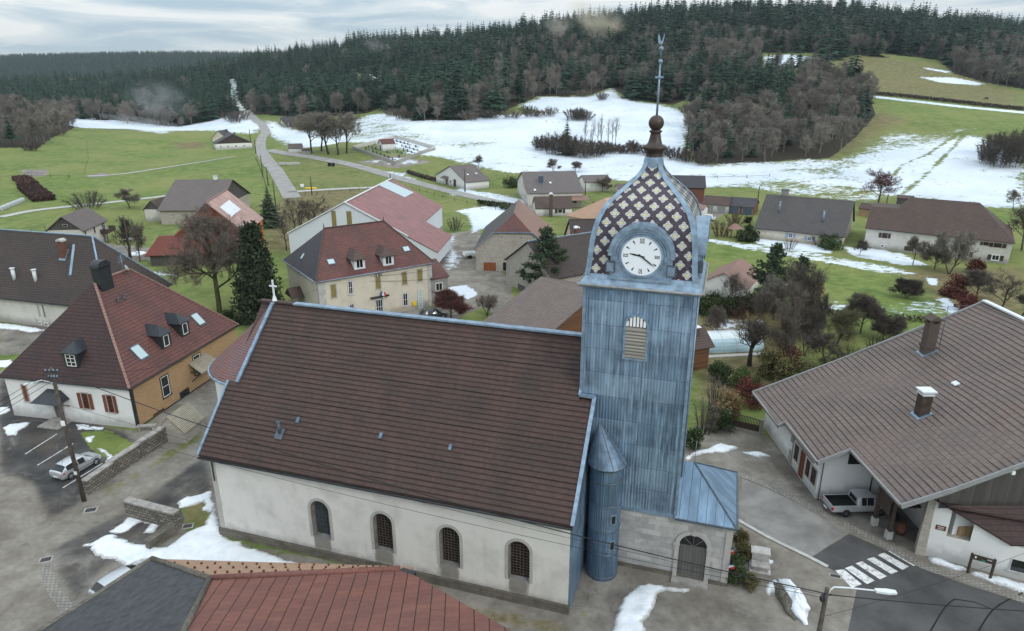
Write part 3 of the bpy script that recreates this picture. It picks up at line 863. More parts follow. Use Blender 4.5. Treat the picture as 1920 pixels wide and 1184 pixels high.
def m_marking():
 m,t,b=new_mat('road_paint')
 b.inputs['Roughness'].default_value=0.7
 geo=N(t,'ShaderNodeNewGeometry')
 f=smooth(t,noise(t,geo.outputs['Position'],3.0,6.0,0.75),0.45,0.66)
 setc(t,b,mixc(t,mth(t,'MULTIPLY',f,0.8),(0.70,0.70,0.69),(0.16,0.155,0.15)))
m_marking()
def m_dome():
 """glazed scale tiles with white and yellow four-petalled flowers; UV in metres"""
 m,t,b=new_mat('dome_tile')
 b.inputs['Roughness'].default_value=0.3
 b.inputs['Specular IOR Level'].default_value=0.5
 uv=N(t,'ShaderNodeUVMap')
 sep=N(t,'ShaderNodeSeparateXYZ')
 t.links.new(uv.outputs[0],sep.inputs[0])
 x,y=sep.outputs[0],sep.outputs[1]
 br=N(t,'ShaderNodeTexBrick')
 br.inputs['Color1'].default_value=(0.045,0.028,0.042,1)
 br.inputs['Color2'].default_value=(0.085,0.064,0.088,1)
 br.inputs['Mortar'].default_value=(0.006,0.004,0.005,1)
 br.inputs['Scale'].default_value=1.0
 br.inputs['Brick Width'].default_value=0.17
 br.inputs['Row Height'].default_value=0.125
 br.inputs['Mortar Size'].default_value=0.016
 br.inputs['Mortar Smooth'].default_value=0.4
 t.links.new(uv.outputs[0],br.inputs['Vector'])
 c=br.outputs['Color']
 n1=smooth(t,noise(t,uv.outputs[0],0.55,4.0,0.6),0.52,0.66)
 c=mixc(t,mth(t,'MULTIPLY',n1,0.85),c,(0.035,0.008,0.007))
 masks_w,masks_y=None,None
 PX,PY=0.98,1.22
 for ox,oy in((0.0,0.0),(0.5,0.5)):
  fx=mth(t,'MULTIPLY',mth(t,'SUBTRACT',mth(t,'FRACT',mth(t,'ADD',mth(t,'DIVIDE',x,PX),ox)),0.5),PX)
  fy=mth(t,'MULTIPLY',mth(t,'SUBTRACT',mth(t,'FRACT',mth(t,'ADD',mth(t,'DIVIDE',y,PY),oy)),0.5),PY)
  r=mth(t,'SQRT',mth(t,'ADD',mth(t,'MULTIPLY',fx,fx),mth(t,'MULTIPLY',fy,fy)))
  ang=mth(t,'ARCTAN2',fy,fx)
  petal=mth(t,'MULTIPLY_ADD',mth(t,'COSINE',mth(t,'MULTIPLY',ang,4.0)),0.052,0.262)
  wmask=mth(t,'LESS_THAN',r,petal)
  ymask=mth(t,'LESS_THAN',r,0.085)
  masks_w=wmask if masks_w is None else mth(t,'MAXIMUM',masks_w,wmask)
  masks_y=ymask if masks_y is None else mth(t,'MAXIMUM',masks_y,ymask)
 n2=noise(t,uv.outputs[0],6.0,3.0,0.6)
 wc=mixc(t,smooth(t,n2,0.3,0.7),(0.62,0.62,0.60),(0.42,0.43,0.46))
 edge=mth(t,'MULTIPLY',br.outputs['Fac'],0.65)
 wc=mixc(t,edge,wc,(0.10,0.09,0.10))
 c=mixc(t,masks_w,c,wc)
 c=mixc(t,masks_y,c,(0.62,0.56,0.12))
 setc(t,b,c)
 bump(t,b,mth(t,'MULTIPLY',br.outputs['Fac'],-1.0),0.6,0.03)
m_dome()
# -- roads and paths
ribbon('road',[(548,372),(535,350),(520,325),(500,300),(489,280),(490,262),(498,248),(492,235),(476,222),(462,208)],5.4,'lane_grey','pale grey lane climbing from the village to the forest')
ribbon('road',[(505,282),(540,289),(600,298),(680,315),(760,338),(850,361),(950,384),(1010,398)],5.2,'lane_grey','grey road running below the cemetery into the village')
ribbon('path',[(0,408),(60,396),(130,388),(200,381),(280,372),(330,366)],3.0,'concrete_pale','pale farm track curving along the left meadow',cat='path')
ribbon('path',[(165,331),(230,327),(310,315),(380,304),(440,294)],1.8,'concrete_pale','thin pale track across the green meadow',cat='path')
ribbon('path',[(540,361),(600,357),(680,353),(720,352)],3.2,'concrete_pale','pale track to the red roofed warehouse',cat='path')
# -- the church
CH=thing('church','white walled village church with long brown tiled nave, blue zinc bell tower and clock','church',(-23.53,46.04,0),-17.4)
def arch(u0,u1,z0,zs,n=10):
 """outline of an arched opening, counter-clockwise in (u, z), from bottom left"""
 c,r=(u0+u1)/2,(u1-u0)/2
 return[(u0,z0),(u1,z0)]+[(c+r*math.cos(a),zs+r*math.sin(a))for a in np.linspace(0,math.pi,n+1)]
NAVE_L,NAVE_W,EAVE_Z,RIDGE_Z=28.7,18.0,7.6,17.1
WIN_U=[9.5,14.75,20.0,25.15]
def church_nave():
 mb=MB()
 top=7.82
 cuts=[0.0]
 for c in WIN_U:
  cuts+=[c-1.5,c+1.5]
 cuts.append(NAVE_L)
 for a,b in zip(cuts[0::2],cuts[1::2]):
  mb.poly([(a,0,0),(b,0,0),(b,0,top),(a,0,top)])
 for c in WIN_U:
  o=arch(c-0.78,c+0.78,1.85,4.4,12)
  lft=[(c-1.5,0),(c,0),(c,1.85),(c-0.78,1.85)]+[p for p in reversed(o[2:])if p[0]<=c+1e-6]+[(c,top),(c-1.5,top)]
  rgt=[(c,0),(c+1.5,0),(c+1.5,top),(c,top)]+[p for p in reversed(o[2:])if p[0]>=c-1e-6]+[(c+0.78,1.85),(c,1.85)]
  for ring in(lft,rgt):
   mb.poly([(u,0,z)for u,z in ring])
 mb.poly([(NAVE_L,NAVE_W,0),(0,NAVE_W,0),(0,NAVE_W,top),(NAVE_L,NAVE_W,top)])
 mb.poly([(0,NAVE_W,0),(0,0,0),(0,0,top),(0,NAVE_W/2,RIDGE_Z-0.3),(0,NAVE_W,top)])
 mb.build('nave_wall','church_wall',CH)
 mb=MB()
 mb.prism([(NAVE_L,0,0),(NAVE_L,NAVE_W,0),(NAVE_L,NAVE_W,top),(NAVE_L,NAVE_W/2,RIDGE_Z-0.3),(NAVE_L,0,top)],(0.08,0,0))
 mb.build('gable_cladding','zinc',CH)
 mb=MB()
 mb.box(-0.14,NAVE_L+0.1,-0.14,0.3,-0.1,0.75)
 mb.box(-0.14,0.3,0.3,6,-0.1,0.75)
 mb.build('plinth','plinth_stone',CH)
 mb=MB()
 mb.box(-0.03,0.42,-0.03,0.3,0.75,7.75)
 mb.build('corner_stone','trim_stone',CH)
 for k,c in enumerate(WIN_U):
  mb=MB()
  o,p=arch(c-1.0,c+1.0,1.85,4.4,16),arch(c-0.78,c+0.78,1.85,4.4,16)
  n=len(o)
  for a in range(1,n-1):
   q=[o[a],o[a+1],p[a+1],p[a]]
   mb.prism([(u,-0.035,z)for u,z in q],(0,0.06,0))
  q=[o[-1],o[0],p[0],p[-1]]
  mb.prism([(u,-0.035,z)for u,z in q],(0,0.06,0))
  wn=mb.build('window','trim_stone',CH)
  i=arch(c-0.68,c+0.68,1.98,4.42,12)
  mb=MB()
  mb.poly([(u,0.39,z)for u,z in i])
  mb.build('pane','slate_sheet' if k==0 else 'glass_church',wn)
  mb=MB()
  o=arch(c-0.78,c+0.78,1.85,4.4,12)
  n=len(o)
  mb.add([(u,0,z)for u,z in o]+[(u,0.4,z)for u,z in i],[(q,(q+1)%n,n+(q+1)%n,n+q)for q in range(n)])
  mb.build('reveal','sill_stone',wn)
  if k>0:
   mb=MB()
   for s in np.linspace(-0.5,0.5,5):
    zt=4.42+math.sqrt(max(0.46-s*s,0))
    mb.box(c+s-0.022,c+s+0.022,0.32,0.36,2.0,zt)
   for z in np.arange(2.25,5.0,0.235):
    hw=0.68 if z<4.42 else math.sqrt(max(0.46-(z-4.42)**2,0))
    mb.box(c-hw,c+hw,0.29,0.32,z-0.022,z+0.022)
   mb.build('lattice','rust_bars',wn)
  else:
   mb=MB()
   for s in(-0.3,0,0.3):
    mb.box(c+s-0.012,c+s+0.012,0.33,0.37,2.0,4.95)
   for z in np.arange(2.5,5.0,0.4):
    mb.box(c-0.68,c+0.68,0.31,0.33,z-0.012,z+0.012)
   mb.build('lattice','lead_dark',wn)
 def rp(u,v):
  return(u,v,EAVE_Z+(v+0.5)if v<=9 else EAVE_Z+(18.5-v))
 rng=random.Random(3)
 mb=MB()
 rows=35
 for k in range(rows):
  va,vb=-0.5+9.5*k/rows,-0.5+9.5*(k+1)/rows
  ul=-0.5 if vb<3.95 else 0.45+0.3*(va-3.85)/5.15
  ur=28.9 if vb<5.7 else 27.88
  segs=24
  us=np.linspace(ul,ur,segs+1)
  jt=[0.055+rng.uniform(-0.012,0.012)for _ in us]
  V=[]
  for u,j in zip(us,jt):
   zb,zt=EAVE_Z+va+0.5,EAVE_Z+vb+0.5
   V+=[(u,va-0.045,zb-0.06-0.02),(u,va-0.045,zb+j),(u,vb,zt)]
  F=[]
  for i in range(segs):
   a=3*i
   F+=[(a,a+3,a+4,a+1),(a+1,a+4,a+5,a+2)]
  mb.add(V,F)
 for poly in([rp(-0.5,18.5),rp(-0.5,9),rp(28.9,9),rp(28.9,18.5)],):
  mb.prism(poly,(0,0,-0.22))
 mb.prism([(-0.5,-0.46,7.42),(28.9,-0.46,7.42),(28.9,9,16.88),(-0.5,9,16.88)],(0,0,-0.12))
 rf=mb.build('nave_roof','church_tile',CH)
 lay=rf.data.uv_layers[0].data
 for p in rf.data.polygons:
  if p.normal.y<-0.3 and p.normal.z>0.3:
   for li in p.loop_indices:
    c=rf.data.vertices[rf.data.loops[li].vertex_index].co
    q=(c.y+0.5)/9.5*rows
    lay[li].uv=(c.x,(round(q)+(0.02 if abs(q-round(q))>0.05 else 0.0))*0.38)
 mb=MB()
 mb.tube([(-0.5,-0.62,7.42),(28.95,-0.62,7.42)],0.09,n=8)
 mb.tube([(0.25,-0.55,7.4),(0.25,-0.12,7.1),(0.25,-0.12,5.2)],0.05,n=6)
 mb.build('gutter','dark_metal',CH)
 mb=MB()
 mb.bar((2.8,9,17.22),(27.9,9,17.22),0.55,0.14)
 mb.bar((0.4,3.7,12.02),(0.75,8.9,17.2),0.3,0.16)
 mb.bar((-0.52,-0.55,7.66),(-0.52,3.8,12.02),0.2,0.14)
 mb.bar((28.92,-0.55,7.62),(28.92,5.75,13.92),0.26,0.2)
 mb.bar((28.92,5.75,13.92),(27.85,5.75,13.95),0.34,0.16)
 mb.bar((27.85,5.7,13.9),(27.85,9.0,17.2),0.16,0.2)
 mb.build('roof_flashing','lead_grey',CH)
 mb=MB()
 mb.bar((-0.5,9,17.2),(2.8,9,17.2),0.45,0.16)
 mb.build('ridge_tiles','church_tile',CH)
 for u,v,s in((6.9,2.2,0.16),(13.97,2.1,0.15),(19.44,2.1,0.15)):
  mb=MB()
  z=EAVE_Z+v+0.5
  mb.prism([(u-s,v-s,z-s+0.1),(u+s*.6,v-s,z-s+0.1),(u+s*.6,v+s,z+s+0.1),(u-s,v+s,z+s+0.1)],(0,-0.03,0.06))
  mb.build('roof_vent','lead_mid',CH)
 mb=MB()
 mb.prism([(5.45,1.0,9.22),(6.1,1.0,9.22),(6.1,1.6,9.82),(5.45,1.6,9.82)],(0,-0.04,0.05))
 mb.tube([(5.75,1.35,9.5),(5.75,1.35,10.5)],0.14,n=10)
 mb.tube([(5.75,1.35,10.5),(5.75,1.35,10.56)],0.2,n=10)
 mb.build('vent_pipe','lead_dark',CH)
 mb=MB()
 mb.lathe([(0.26,17.1),(0.16,17.5),(0.07,17.8),(0.06,17.9)],8,(0.85,9))
 mb.box(0.79,0.91,8.94,9.06,17.7,19.1)
 mb.box(0.5,1.2,8.95,9.05,18.5,18.62)
 mb.build('gable_cross','white_metal',CH)
 mb=MB()
 mb.lathe([(4.9,-0.1),(4.9,11.7)],28,(0.0,9.0),R(90),R(270))
 mb.build('apse_wall','white_wall',CH)
 mb=MB()
 prof=[]
 rows=30
 for k in range(rows+1):
  s=k/rows
  r=5.3*(1-s)
  z=11.75+5.45*(s**0.92)-0.25*math.sin(s*math.pi)
  prof.append((r,z))
 vs,fs,uvs=[],[],[]
 nseg=40
 for k,(r,z)in enumerate(prof):
  for j in range(nseg+1):
   a=R(84)+R(192)*j/nseg
   vs.append((0.15+0.6*k/rows+r*math.cos(a),9+r*math.sin(a),z))
 for k in range(rows):
  for j in range(nseg):
   a=k*(nseg+1)+j
   fs.append((a,a+nseg+1,a+nseg+2,a+1))
 mb.add(vs,fs)
 ap=mb.build('apse_roof','apse_tile',CH)
 me=ap.data
 lay=me.uv_layers[0].data
 for p in me.polygons:
  for li in p.loop_indices:
   vi=me.loops[li].vertex_index
   k,j=divmod(vi,nseg+1)
   lay[li].uv=(j/nseg*3.35*3.2,k/rows*7.4)
 mb=MB()
 pts=[(0.15+5.38*math.cos(a),9+5.38*math.sin(a),11.66)for a in np.linspace(R(88),R(272),30)]
 mb.tube(pts,0.1,n=6)
 mb.build('apse_gutter','lead_grey',CH)
church_nave()
TU0,TU1,TV0,TV1=27.9,35.1,6.0,13.2
TC=((TU0+TU1)/2,(TV0+TV1)/2)
def church_tower():
 mb=MB()
 z0,z1=5.1,22.0
 q=[(TU0,TV0),(TU1,TV0),(TU1,TV1),(TU0,TV1)]
 mb.prism([(u,v,z0)for u,v in q],(0,0,z1-z0))
 tw=mb.build('bell_tower','zinc',CH)
 mb=MB()
 for u,v in q:
  mb.box(u-0.1,u+0.1,v-0.1,v+0.1,z0,z1)
 mb.box(TU0+0.1,TU1-0.1,TV0-0.06,TV0+0.02,z0-0.06,z0+0.22)
 mb.tube([(TU1+0.16,TV0+0.5,21.8),(TU1+0.16,TV0+0.5,8.2)],0.07,n=6)
 mb.build('corner_trim','lead_grey',tw)
 mb=MB()
 a,b=30.66,32.3
 o=arch(a,b,17.0,19.45,12)
 p=arch(a+.14,b-.14,17.12,19.45,12)
 n=len(o)
 for k in range(n):
  qd=[o[k],o[(k+1)%n],p[(k+1)%n],p[k]]
  mb.prism([(u,TV0-0.16,z)for u,z in qd],(0,0.2,0))
 lv=mb.build('louvre_window','lead_grey',tw)
 mb=MB()
 mb.prism([(u,TV0-0.03,z)for u,z in arch(a+.14,b-.14,17.12,19.45,12)],(0,0.02,0))
 mb.build('backing','black_plain',lv)
 mb=MB()
 for z in np.arange(17.15,19.3,0.24):
  mb.prism([(a+.14,TV0-0.15,z),(a+.14,TV0-0.17,z+0.06),(a+.14,TV0-0.03,z+0.27),(a+.14,TV0-0.03,z+0.2)],(b-a-.28,0,0))
 mb.build('louvre_slats','louvre_wood',lv)
 mb=MB()
 hw=(b-a)/2-0.14
 c=(a+b)/2
 for k in range(6):
  s0,s1=-hw+2*hw*(k+0.02)/6,-hw+2*hw*(k+0.72)/6
  zt=19.45+math.sqrt(max(hw*hw-((s0+s1)/2)**2,0.02))*0.97
  mb.prism([(c+s0,TV0-0.14,19.4),(c+s1,TV0-0.14,19.4),(c+s1,TV0-0.14,zt),(c+s0,TV0-0.14,zt)],(0,0.05,0))
 mb.build('head_boards','white_paint',lv)
 mb=MB()
 def ring(h,z):
  return[(TC[0]-h,TC[1]-h,z),(TC[0]+h,TC[1]-h,z),(TC[0]+h,TC[1]+h,z),(TC[0]-h,TC[1]+h,z)]
 prof=[(3.62,21.75),(3.72,21.85),(3.95,21.95),(4.0,22.12),(3.92,22.24),(3.72,22.44),(3.58,22.75),(3.5,23.0)]
 vs,fs=[],[]
 for h,z in prof:
  vs+=ring(h,z)
 for i in range(len(prof)-1):
  for j in range(4):
   fs.append((4*i+j,4*i+(j+1)%4,4*i+4+(j+1)%4,4*i+4+j))
 mb.add(vs,fs)
 mb.build('tower_eaves','lead_grey',CH)
 mb=MB()
 for s in(-1,1):
  mb.tube([(TC[0]-4.0,TC[1]+s*4.05,22.1),(TC[0]+4.0,TC[1]+s*4.05,22.1)],0.07,n=6)
  mb.tube([(TC[0]+s*4.05,TC[1]-4.0,22.1),(TC[0]+s*4.05,TC[1]+4.0,22.1)],0.07,n=6)
 mb.build('tower_gutter','grey_concrete',CH)
 zk=[22.7,23.2,24.3,25.1,25.9,26.3,26.7,27.1,27.45,27.8,28.15,28.5,28.85,29.2,29.6,30.1]
 hk=[3.58,3.5,3.42,3.34,3.2,3.08,2.93,2.72,2.44,2.1,1.74,1.36,1.0,0.72,0.52,0.46]
 zz=np.linspace(22.7,30.1,34)
 hh=np.interp(zz,zk,hk)
 for _ in range(1):
  hh[1:-1]=(hh[:-2]+2*hh[1:-1]+hh[2:])/4
 arc=np.concatenate([[0],np.cumsum(np.hypot(np.diff(zz),np.diff(hh)))])
 vs,fs,uvv=[],[],[]
 ns=9
 for f in range(4):
  ca,sa=math.cos(f*math.pi/2),math.sin(f*math.pi/2)
  for i in range(len(zz)):
   for j in range(ns):
    s=(2*j/(ns-1)-1)*hh[i]
    x,y=s,-hh[i]
    vs.append((TC[0]+x*ca-y*sa,TC[1]+x*sa+y*ca,zz[i]))
    uvv.append((s+0.49,arc[i]+0.15))
  o=f*len(zz)*ns
  for i in range(len(zz)-1):
   for j in range(ns-1):
    a=o+i*ns+j
    fs.append((a,a+1,a+ns+1,a+ns))
 mb=MB()
 mb.add(vs,fs,True)
 dm=mb.build('dome','dome_tile',CH)
 lay=dm.data.uv_layers[0].data
 for lp in dm.data.loops:
  lay[lp.index].uv=uvv[lp.vertex_index]
 for sx,sy in((-1,-1),(1,-1),(1,1),(-1,1)):
  mb=MB()
  r=0.13
  vs,fs=[],[]
  n=len(zz)
  for i in range(n):
   h=hh[i]
   w_=0.27 if h>1 else 0.15+0.12*h
   c0=(TC[0]+sx*(h+0.07),TC[1]+sy*(h+0.07),zz[i]+0.03)
   a0=(TC[0]+sx*(h-w_),TC[1]+sy*(h+0.07),zz[i]+0.03)
   b0=(TC[0]+sx*(h+0.07),TC[1]+sy*(h-w_),zz[i]+0.03)
   d0=(TC[0]+sx*(h-w_),TC[1]+sy*(h-0.1),zz[i])
   e0=(TC[0]+sx*(h-0.1),TC[1]+sy*(h-w_),zz[i])
   vs+=[d0,a0,c0,b0,e0]
  for i in range(n-1):
   for j in range(4):
    a=5*i+j
    fs.append((a,a+1,a+6,a+5))
  mb.add(vs,fs)
  mb.build('hip_strip','lead_grey',dm)
 mb=MB()
 mb.lathe([(0.62,29.7),(0.60,30.0),(0.50,30.2),(0.56,30.45),(0.72,30.55),(0.82,30.68),(0.78,30.78),(0.5,30.9),(0.42,31.1),(0.34,31.5),(0.32,31.62),(0.42,31.68),(0.42,31.76),(0.26,31.84)],24,TC)
 mb.sphere((TC[0],TC[1],32.25),0.5,20,14)
 fn=mb.build('finial','copper_brown',CH)
 mb=MB()
 mb.lathe([(0.62,29.4),(0.66,29.8),(0.58,30.1)],24,TC)
 mb.build('collar','lead_grey',fn)
 mb=MB()
 mb.tube([(TC[0],TC[1],32.7),(TC[0],TC[1],35.95)],0.075,0.05,n=8)
 mb.sphere((TC[0],TC[1],35.05),0.12,8,6)
 mb.box(TC[0]-0.26,TC[0]+0.26,TC[1]-0.06,TC[1]+0.06,34.99,35.12)
 mb.sphere((TC[0],TC[1],36.0),0.14,10,7)
 mb.tube([(TC[0],TC[1],36.0),(TC[0],TC[1],37.0)],0.022,n=6)
 mb.sphere((TC[0],TC[1],36.75),0.15,10,7)
 mb.build('rod','lead_grey',fn)
 mb=MB()
 prof=[(-0.30,37.35),(-0.24,37.1),(-0.06,37.0),(0.08,37.05),(0.16,37.35),(0.2,37.62),(0.12,37.55),(0.02,37.22),(-0.08,37.2),(-0.16,37.5),(-0.28,37.62)]
 mb.prism([(TC[0]+u*.85,TC[1]-0.03,z)for u,z in prof],(0,0.06,0))
 mb.build('weathercock','lead_grey',fn)
church_tower()
def church_clock(side):
 """clock dormer; side 0 = front (towards the street), 1 = right flank"""
 ca,sa=(1,0)if side==0 else(0,1)
 def P(s,d,z):
  x,y=s,-d
  return(TC[0]+x*ca-y*sa,TC[1]+x*sa+y*ca,z)
 CZ=24.22
 F=3.66
 mb=MB()
 def ringseg(r0,r1,d0,d1,a0,a1,n=28,cz=CZ):
  an=np.linspace(a0,a1,n+1)
  for k in range(n):
   q=[(r0,an[k]),(r1,an[k]),(r1,an[k+1]),(r0,an[k+1])]
   A=[P(r*math.cos(t),d0,cz+r*math.sin(t))for r,t in q]
   B=[P(r*math.cos(t),d1,cz+r*math.sin(t))for r,t in q]
   mb.add(A+B,[(0,1,2,3),(7,6,5,4),(0,4,5,1),(1,5,6,2),(2,6,7,3),(3,7,4,0)])
 out=[P(-1.98,F,22.6),P(1.98,F,22.6)]+[P(1.98*math.cos(a),F,CZ+2.05*math.sin(a))for a in np.linspace(0,math.pi,25)]
 v0=Vector(P(0,F,0))-Vector(P(0,2.4,0))
 mb.prism(out,-v0)
 cl=mb.build('clock','lead_grey',CH)
 mb=MB()
 ringseg(1.86,2.12,3.0,F+0.30,-0.02,math.pi+0.02)
 ringseg(1.62,1.86,F-0.1,F+0.16,0,math.pi)
 ringseg(1.47,1.58,F-0.1,F+0.10,-0.15,math.pi+0.15)
 for s in(-1,1):
  mb.add(*_disc(P,s*1.66,CZ-0.12,0.2,F+0.14,F-0.05))
 mb.add(*_disc(P,0,CZ+1.98,0.17,F+0.4,F))
 mb.build('hood','lead_grey',cl)
 mb=MB()
 mb.add(*_box(P,-1.98,1.98,F,F+0.12,22.55,22.75))
 mb.build('ledge','lead_grey',cl)
 for s in(-1,1):
  mb=MB()
  mb.add(*_box(P,s*1.95-0.3,s*1.95+0.3,F-0.1,F+0.16,23.0,23.75))
  pn=mb.build('side_box','lead_dark',cl)
  mb=MB()
  mb.add(*_box(P,s*1.95-0.22,s*1.95+0.22,F+0.162,F+0.18,23.09,23.66))
  mb.build('panel','lead_grey',pn)
 mb=MB()
 ringseg(1.28,1.42,F,F+0.1,0,2*math.pi,40)
 mb.build('bezel','lead_grey',cl)
 mb=MB()
 pts=[P(1.3*math.cos(a),F+0.05,CZ+1.3*math.sin(a))for a in np.linspace(0,2*math.pi,49)[:-1]]
 mb.poly(pts)
 dl=mb.build('dial','clock_white',cl)
 mb=MB()
 D0,D1=F+0.054,F+0.062
 def stroke(x0,y0,x1,y1,w0,w1=None):
  nonlocal mb
  w1=w0 if w1 is None else w1
  dx,dy=x1-x0,y1-y0
  l=math.hypot(dx,dy)
  nx,ny=-dy/l,dx/l
  q=[(x0-nx*w0/2,y0-ny*w0/2),(x1-nx*w1/2,y1-ny*w1/2),(x1+nx*w1/2,y1+ny*w1/2),(x0+nx*w0/2,y0+ny*w0/2)]
  A=[P(a,D1,CZ+b)for a,b in q]
  B=[P(a,D0,CZ+b)for a,b in q]
  mb.add(A+B,[(0,1,2,3),(7,6,5,4),(0,4,5,1),(1,5,6,2),(2,6,7,3),(3,7,4,0)])
 for h in range(12):
  if h%3:
   mb=MB()
   a=math.pi/2-h*math.pi/6
   stroke(0.88*math.cos(a),0.88*math.sin(a),1.12*math.cos(a),1.12*math.sin(a),0.035,0.1)
   mb.build('hour_mark','black_plain',dl)
 def numeral(txt,ang):
  """Roman numeral, feet towards the centre"""
  ca_,sa_=math.cos(ang-math.pi/2),math.sin(ang-math.pi/2)
  wd={'X':0.16,'I':0.075,'V':0.16}
  tot=sum(wd[c]for c in txt)
  x=-tot/2
  def T(a,b):
   return(a*ca_-b*sa_,a*sa_+b*ca_)
  lo,hi=0.86,1.14
  for c in txt:
   w_=wd[c]
   if c=='I':
    segs=[(x+w_/2,lo,x+w_/2,hi,0.034)]
   elif c=='X':
    segs=[(x+0.02,lo,x+w_-0.02,hi,0.022),(x+0.02,hi,x+w_-0.02,lo,0.038)]
   else:
    segs=[(x+0.02,hi,x+w_/2,lo,0.038),(x+w_-0.02,hi,x+w_/2,lo,0.022)]
   for a,b,c_,d,ww in segs:
    p,q=T(a,b),T(c_,d)
    stroke(p[0],p[1],q[0],q[1],ww)
   x+=w_
  for b in(lo,hi):
   p,q=T(-tot/2,b),T(tot/2,b)
   stroke(p[0],p[1],q[0],q[1],0.016)
 for txt,k in(('XII',0),('III',3),('VI',6),('IX',9)):
  mb=MB()
  numeral(txt,math.pi/2-k*math.pi/6)
  mb.build('numeral','black_plain',dl)
 for nm,ang,ln,w_ in(('hour_hand',9.35*30,0.80,0.11),('minute_hand',21*6,1.08,0.085)):
  mb=MB()
  D0,D1=(F+0.07,F+0.085)if nm[0]=='h' else(F+0.09,F+0.105)
  a=math.pi/2-R(ang)
  stroke(-0.22*math.cos(a),-0.22*math.sin(a),0.62*ln*math.cos(a),0.62*ln*math.sin(a),0.07,w_)
  stroke(0.62*ln*math.cos(a),0.62*ln*math.sin(a),ln*math.cos(a),ln*math.sin(a),w_,0.015)
  mb.build(nm,'black_plain',dl)
def _disc(P,s,z,r,d1,d0,n=18):
 A=[P(s+r*math.cos(a),d1,z+r*math.sin(a))for a in np.linspace(0,2*math.pi,n+1)[:-1]]
 B=[P(s+r*math.cos(a),d0,z+r*math.sin(a))for a in np.linspace(0,2*math.pi,n+1)[:-1]]
 return A+B,[list(range(n)),list(range(2*n-1,n-1,-1))]+[(i,n+i,n+(i+1)%n,(i+1)%n)for i in range(n)]
def _box(P,s0,s1,d0,d1,z0,z1):
 v=[P(s,d,z)for z in(z0,z1)for d in(d0,d1)for s in(s0,s1)]
 return v,[(0,2,3,1),(4,5,7,6),(0,1,5,4),(1,3,7,5),(3,2,6,7),(2,0,4,6)]
church_clock(0)
church_clock(1)
def church_porch():
 mb=MB()
 q=[(28.9,6.05),(39.1,6.05),(39.1,13.15),(28.9,13.15)]
 mb.prism([(u,v,-0.1)for u,v in q],(0,0,5.2))
 mb.build('porch_wall','ashlar',CH)
 mb=MB()
 mb.box(28.9,39.2,5.95,6.2,-0.1,0.35)
 mb.build('porch_plinth','plinth_stone',CH)
 mb=MB()
 mb.box(35.05,39.16,5.98,6.1,4.9,5.12)
 mb.box(38.7,39.16,5.99,6.1,0.35,4.9)
 mb.build('cornice','trim_stone',CH)
 c=36.55
 mb=MB()
 o,p=arch(c-1.28,c+1.28,0.0,2.95,18),arch(c-0.98,c+0.98,0.0,2.95,18)
 n=len(o)
 for k in range(1,n):
  qd=[o[k],o[(k+1)%n],p[(k+1)%n],p[k]]
  mb.prism([(u,5.93,z)for u,z in qd],(0,0.14,0))
 mb.box(c-1.4,c-0.94,5.9,6.06,2.82,3.0)
 mb.box(c+0.94,c+1.4,5.9,6.06,2.82,3.0)
 mb.box(c-0.16,c+0.16,5.88,6.06,3.9,4.3)
 dr=mb.build('door','trim_stone',CH)
 for s in(-1,1):
  mb=MB()
  u0,u1=(c-0.97,c-0.02)if s<0 else(c+0.02,c+0.97)
  mb.box(u0,u1,5.98,6.04,0.05,2.9)
  mb.box(u0+0.1,u1-0.1,5.955,5.98,0.9,1.2)
  mb.build('door_leaf','door_wood',dr)
 mb=MB()
 mb.prism([(u,6.0,z)for u,z in arch(c-0.97,c+0.97,2.95,2.95,18)[2:]],(0,0.03,0))
 mb.build('fanlight','glass_dark',dr)
 mb=MB()
 for a in(R(45),R(90),R(135)):
  mb.bar((c,5.97,2.95),(c+0.96*math.cos(a),5.97,2.95+0.96*math.sin(a)),0.05)
 mb.box(c-0.97,c+0.97,5.95,6.0,2.88,2.98)
 mb.build('fanlight_bars','door_wood',dr)
 mb=MB()
 mb.box(c-1.3,c+1.3,5.2,5.94,-0.02,0.14)
 mb.build('doorstep','grey_concrete',CH)
 ap=(36.05,9.55,7.75)
 lt=(35.08,9.55,7.75)
 e=5.2
 mb=MB()
 top=[[(35.08,5.8,e),(39.32,5.8,e),ap,lt],[(39.32,5.8,e),(39.32,13.4,e),ap],[(39.32,13.4,e),(35.08,13.4,e),lt,ap]]
 for t_ in top:
  mb.poly(t_)
 mb.poly([(35.08,5.8,e-0.12),(35.08,13.4,e-0.12),(39.32,13.4,e-0.12),(39.32,5.8,e-0.12)])
 for a,b in(((35.08,5.8),(39.32,5.8)),((39.32,5.8),(39.32,13.4)),((39.32,13.4),(35.08,13.4))):
  mb.poly([(a[0],a[1],e-0.12),(b[0],b[1],e-0.12),(b[0],b[1],e),(a[0],a[1],e)])
 pr=mb.build('porch_roof','zinc_seam',CH)
 mb=MB()
 for a,b in(((39.32,5.8,e+0.03),(36.05,9.55,7.79)),((39.32,13.4,e+0.03),(36.05,9.55,7.79))):
  mb.bar(a,b,0.1,0.08)
 mb.bar((39.4,5.7,e-0.02),(39.4,13.5,e-0.02),0.12,0.12)
 mb.bar((35.1,5.72,e-0.02),(39.4,5.72,e-0.02),0.12,0.12)
 mb.build('hip_cap','lead_dark',pr)
 mb=MB()
 mb.tube([(36.05,9.55,7.7),(36.05,9.55,9.6)],0.02,n=5)
 mb.build('lightning_rod','lead_grey',CH)
 tc=(30.15,4.95)
 mb=MB()
 mb.lathe([(1.16,0.0),(1.16,9.45)],32,tc,smooth=True)
 tu=mb.build('stair_turret','zinc_turret',CH)
 lay=tu.data.uv_layers[0].data
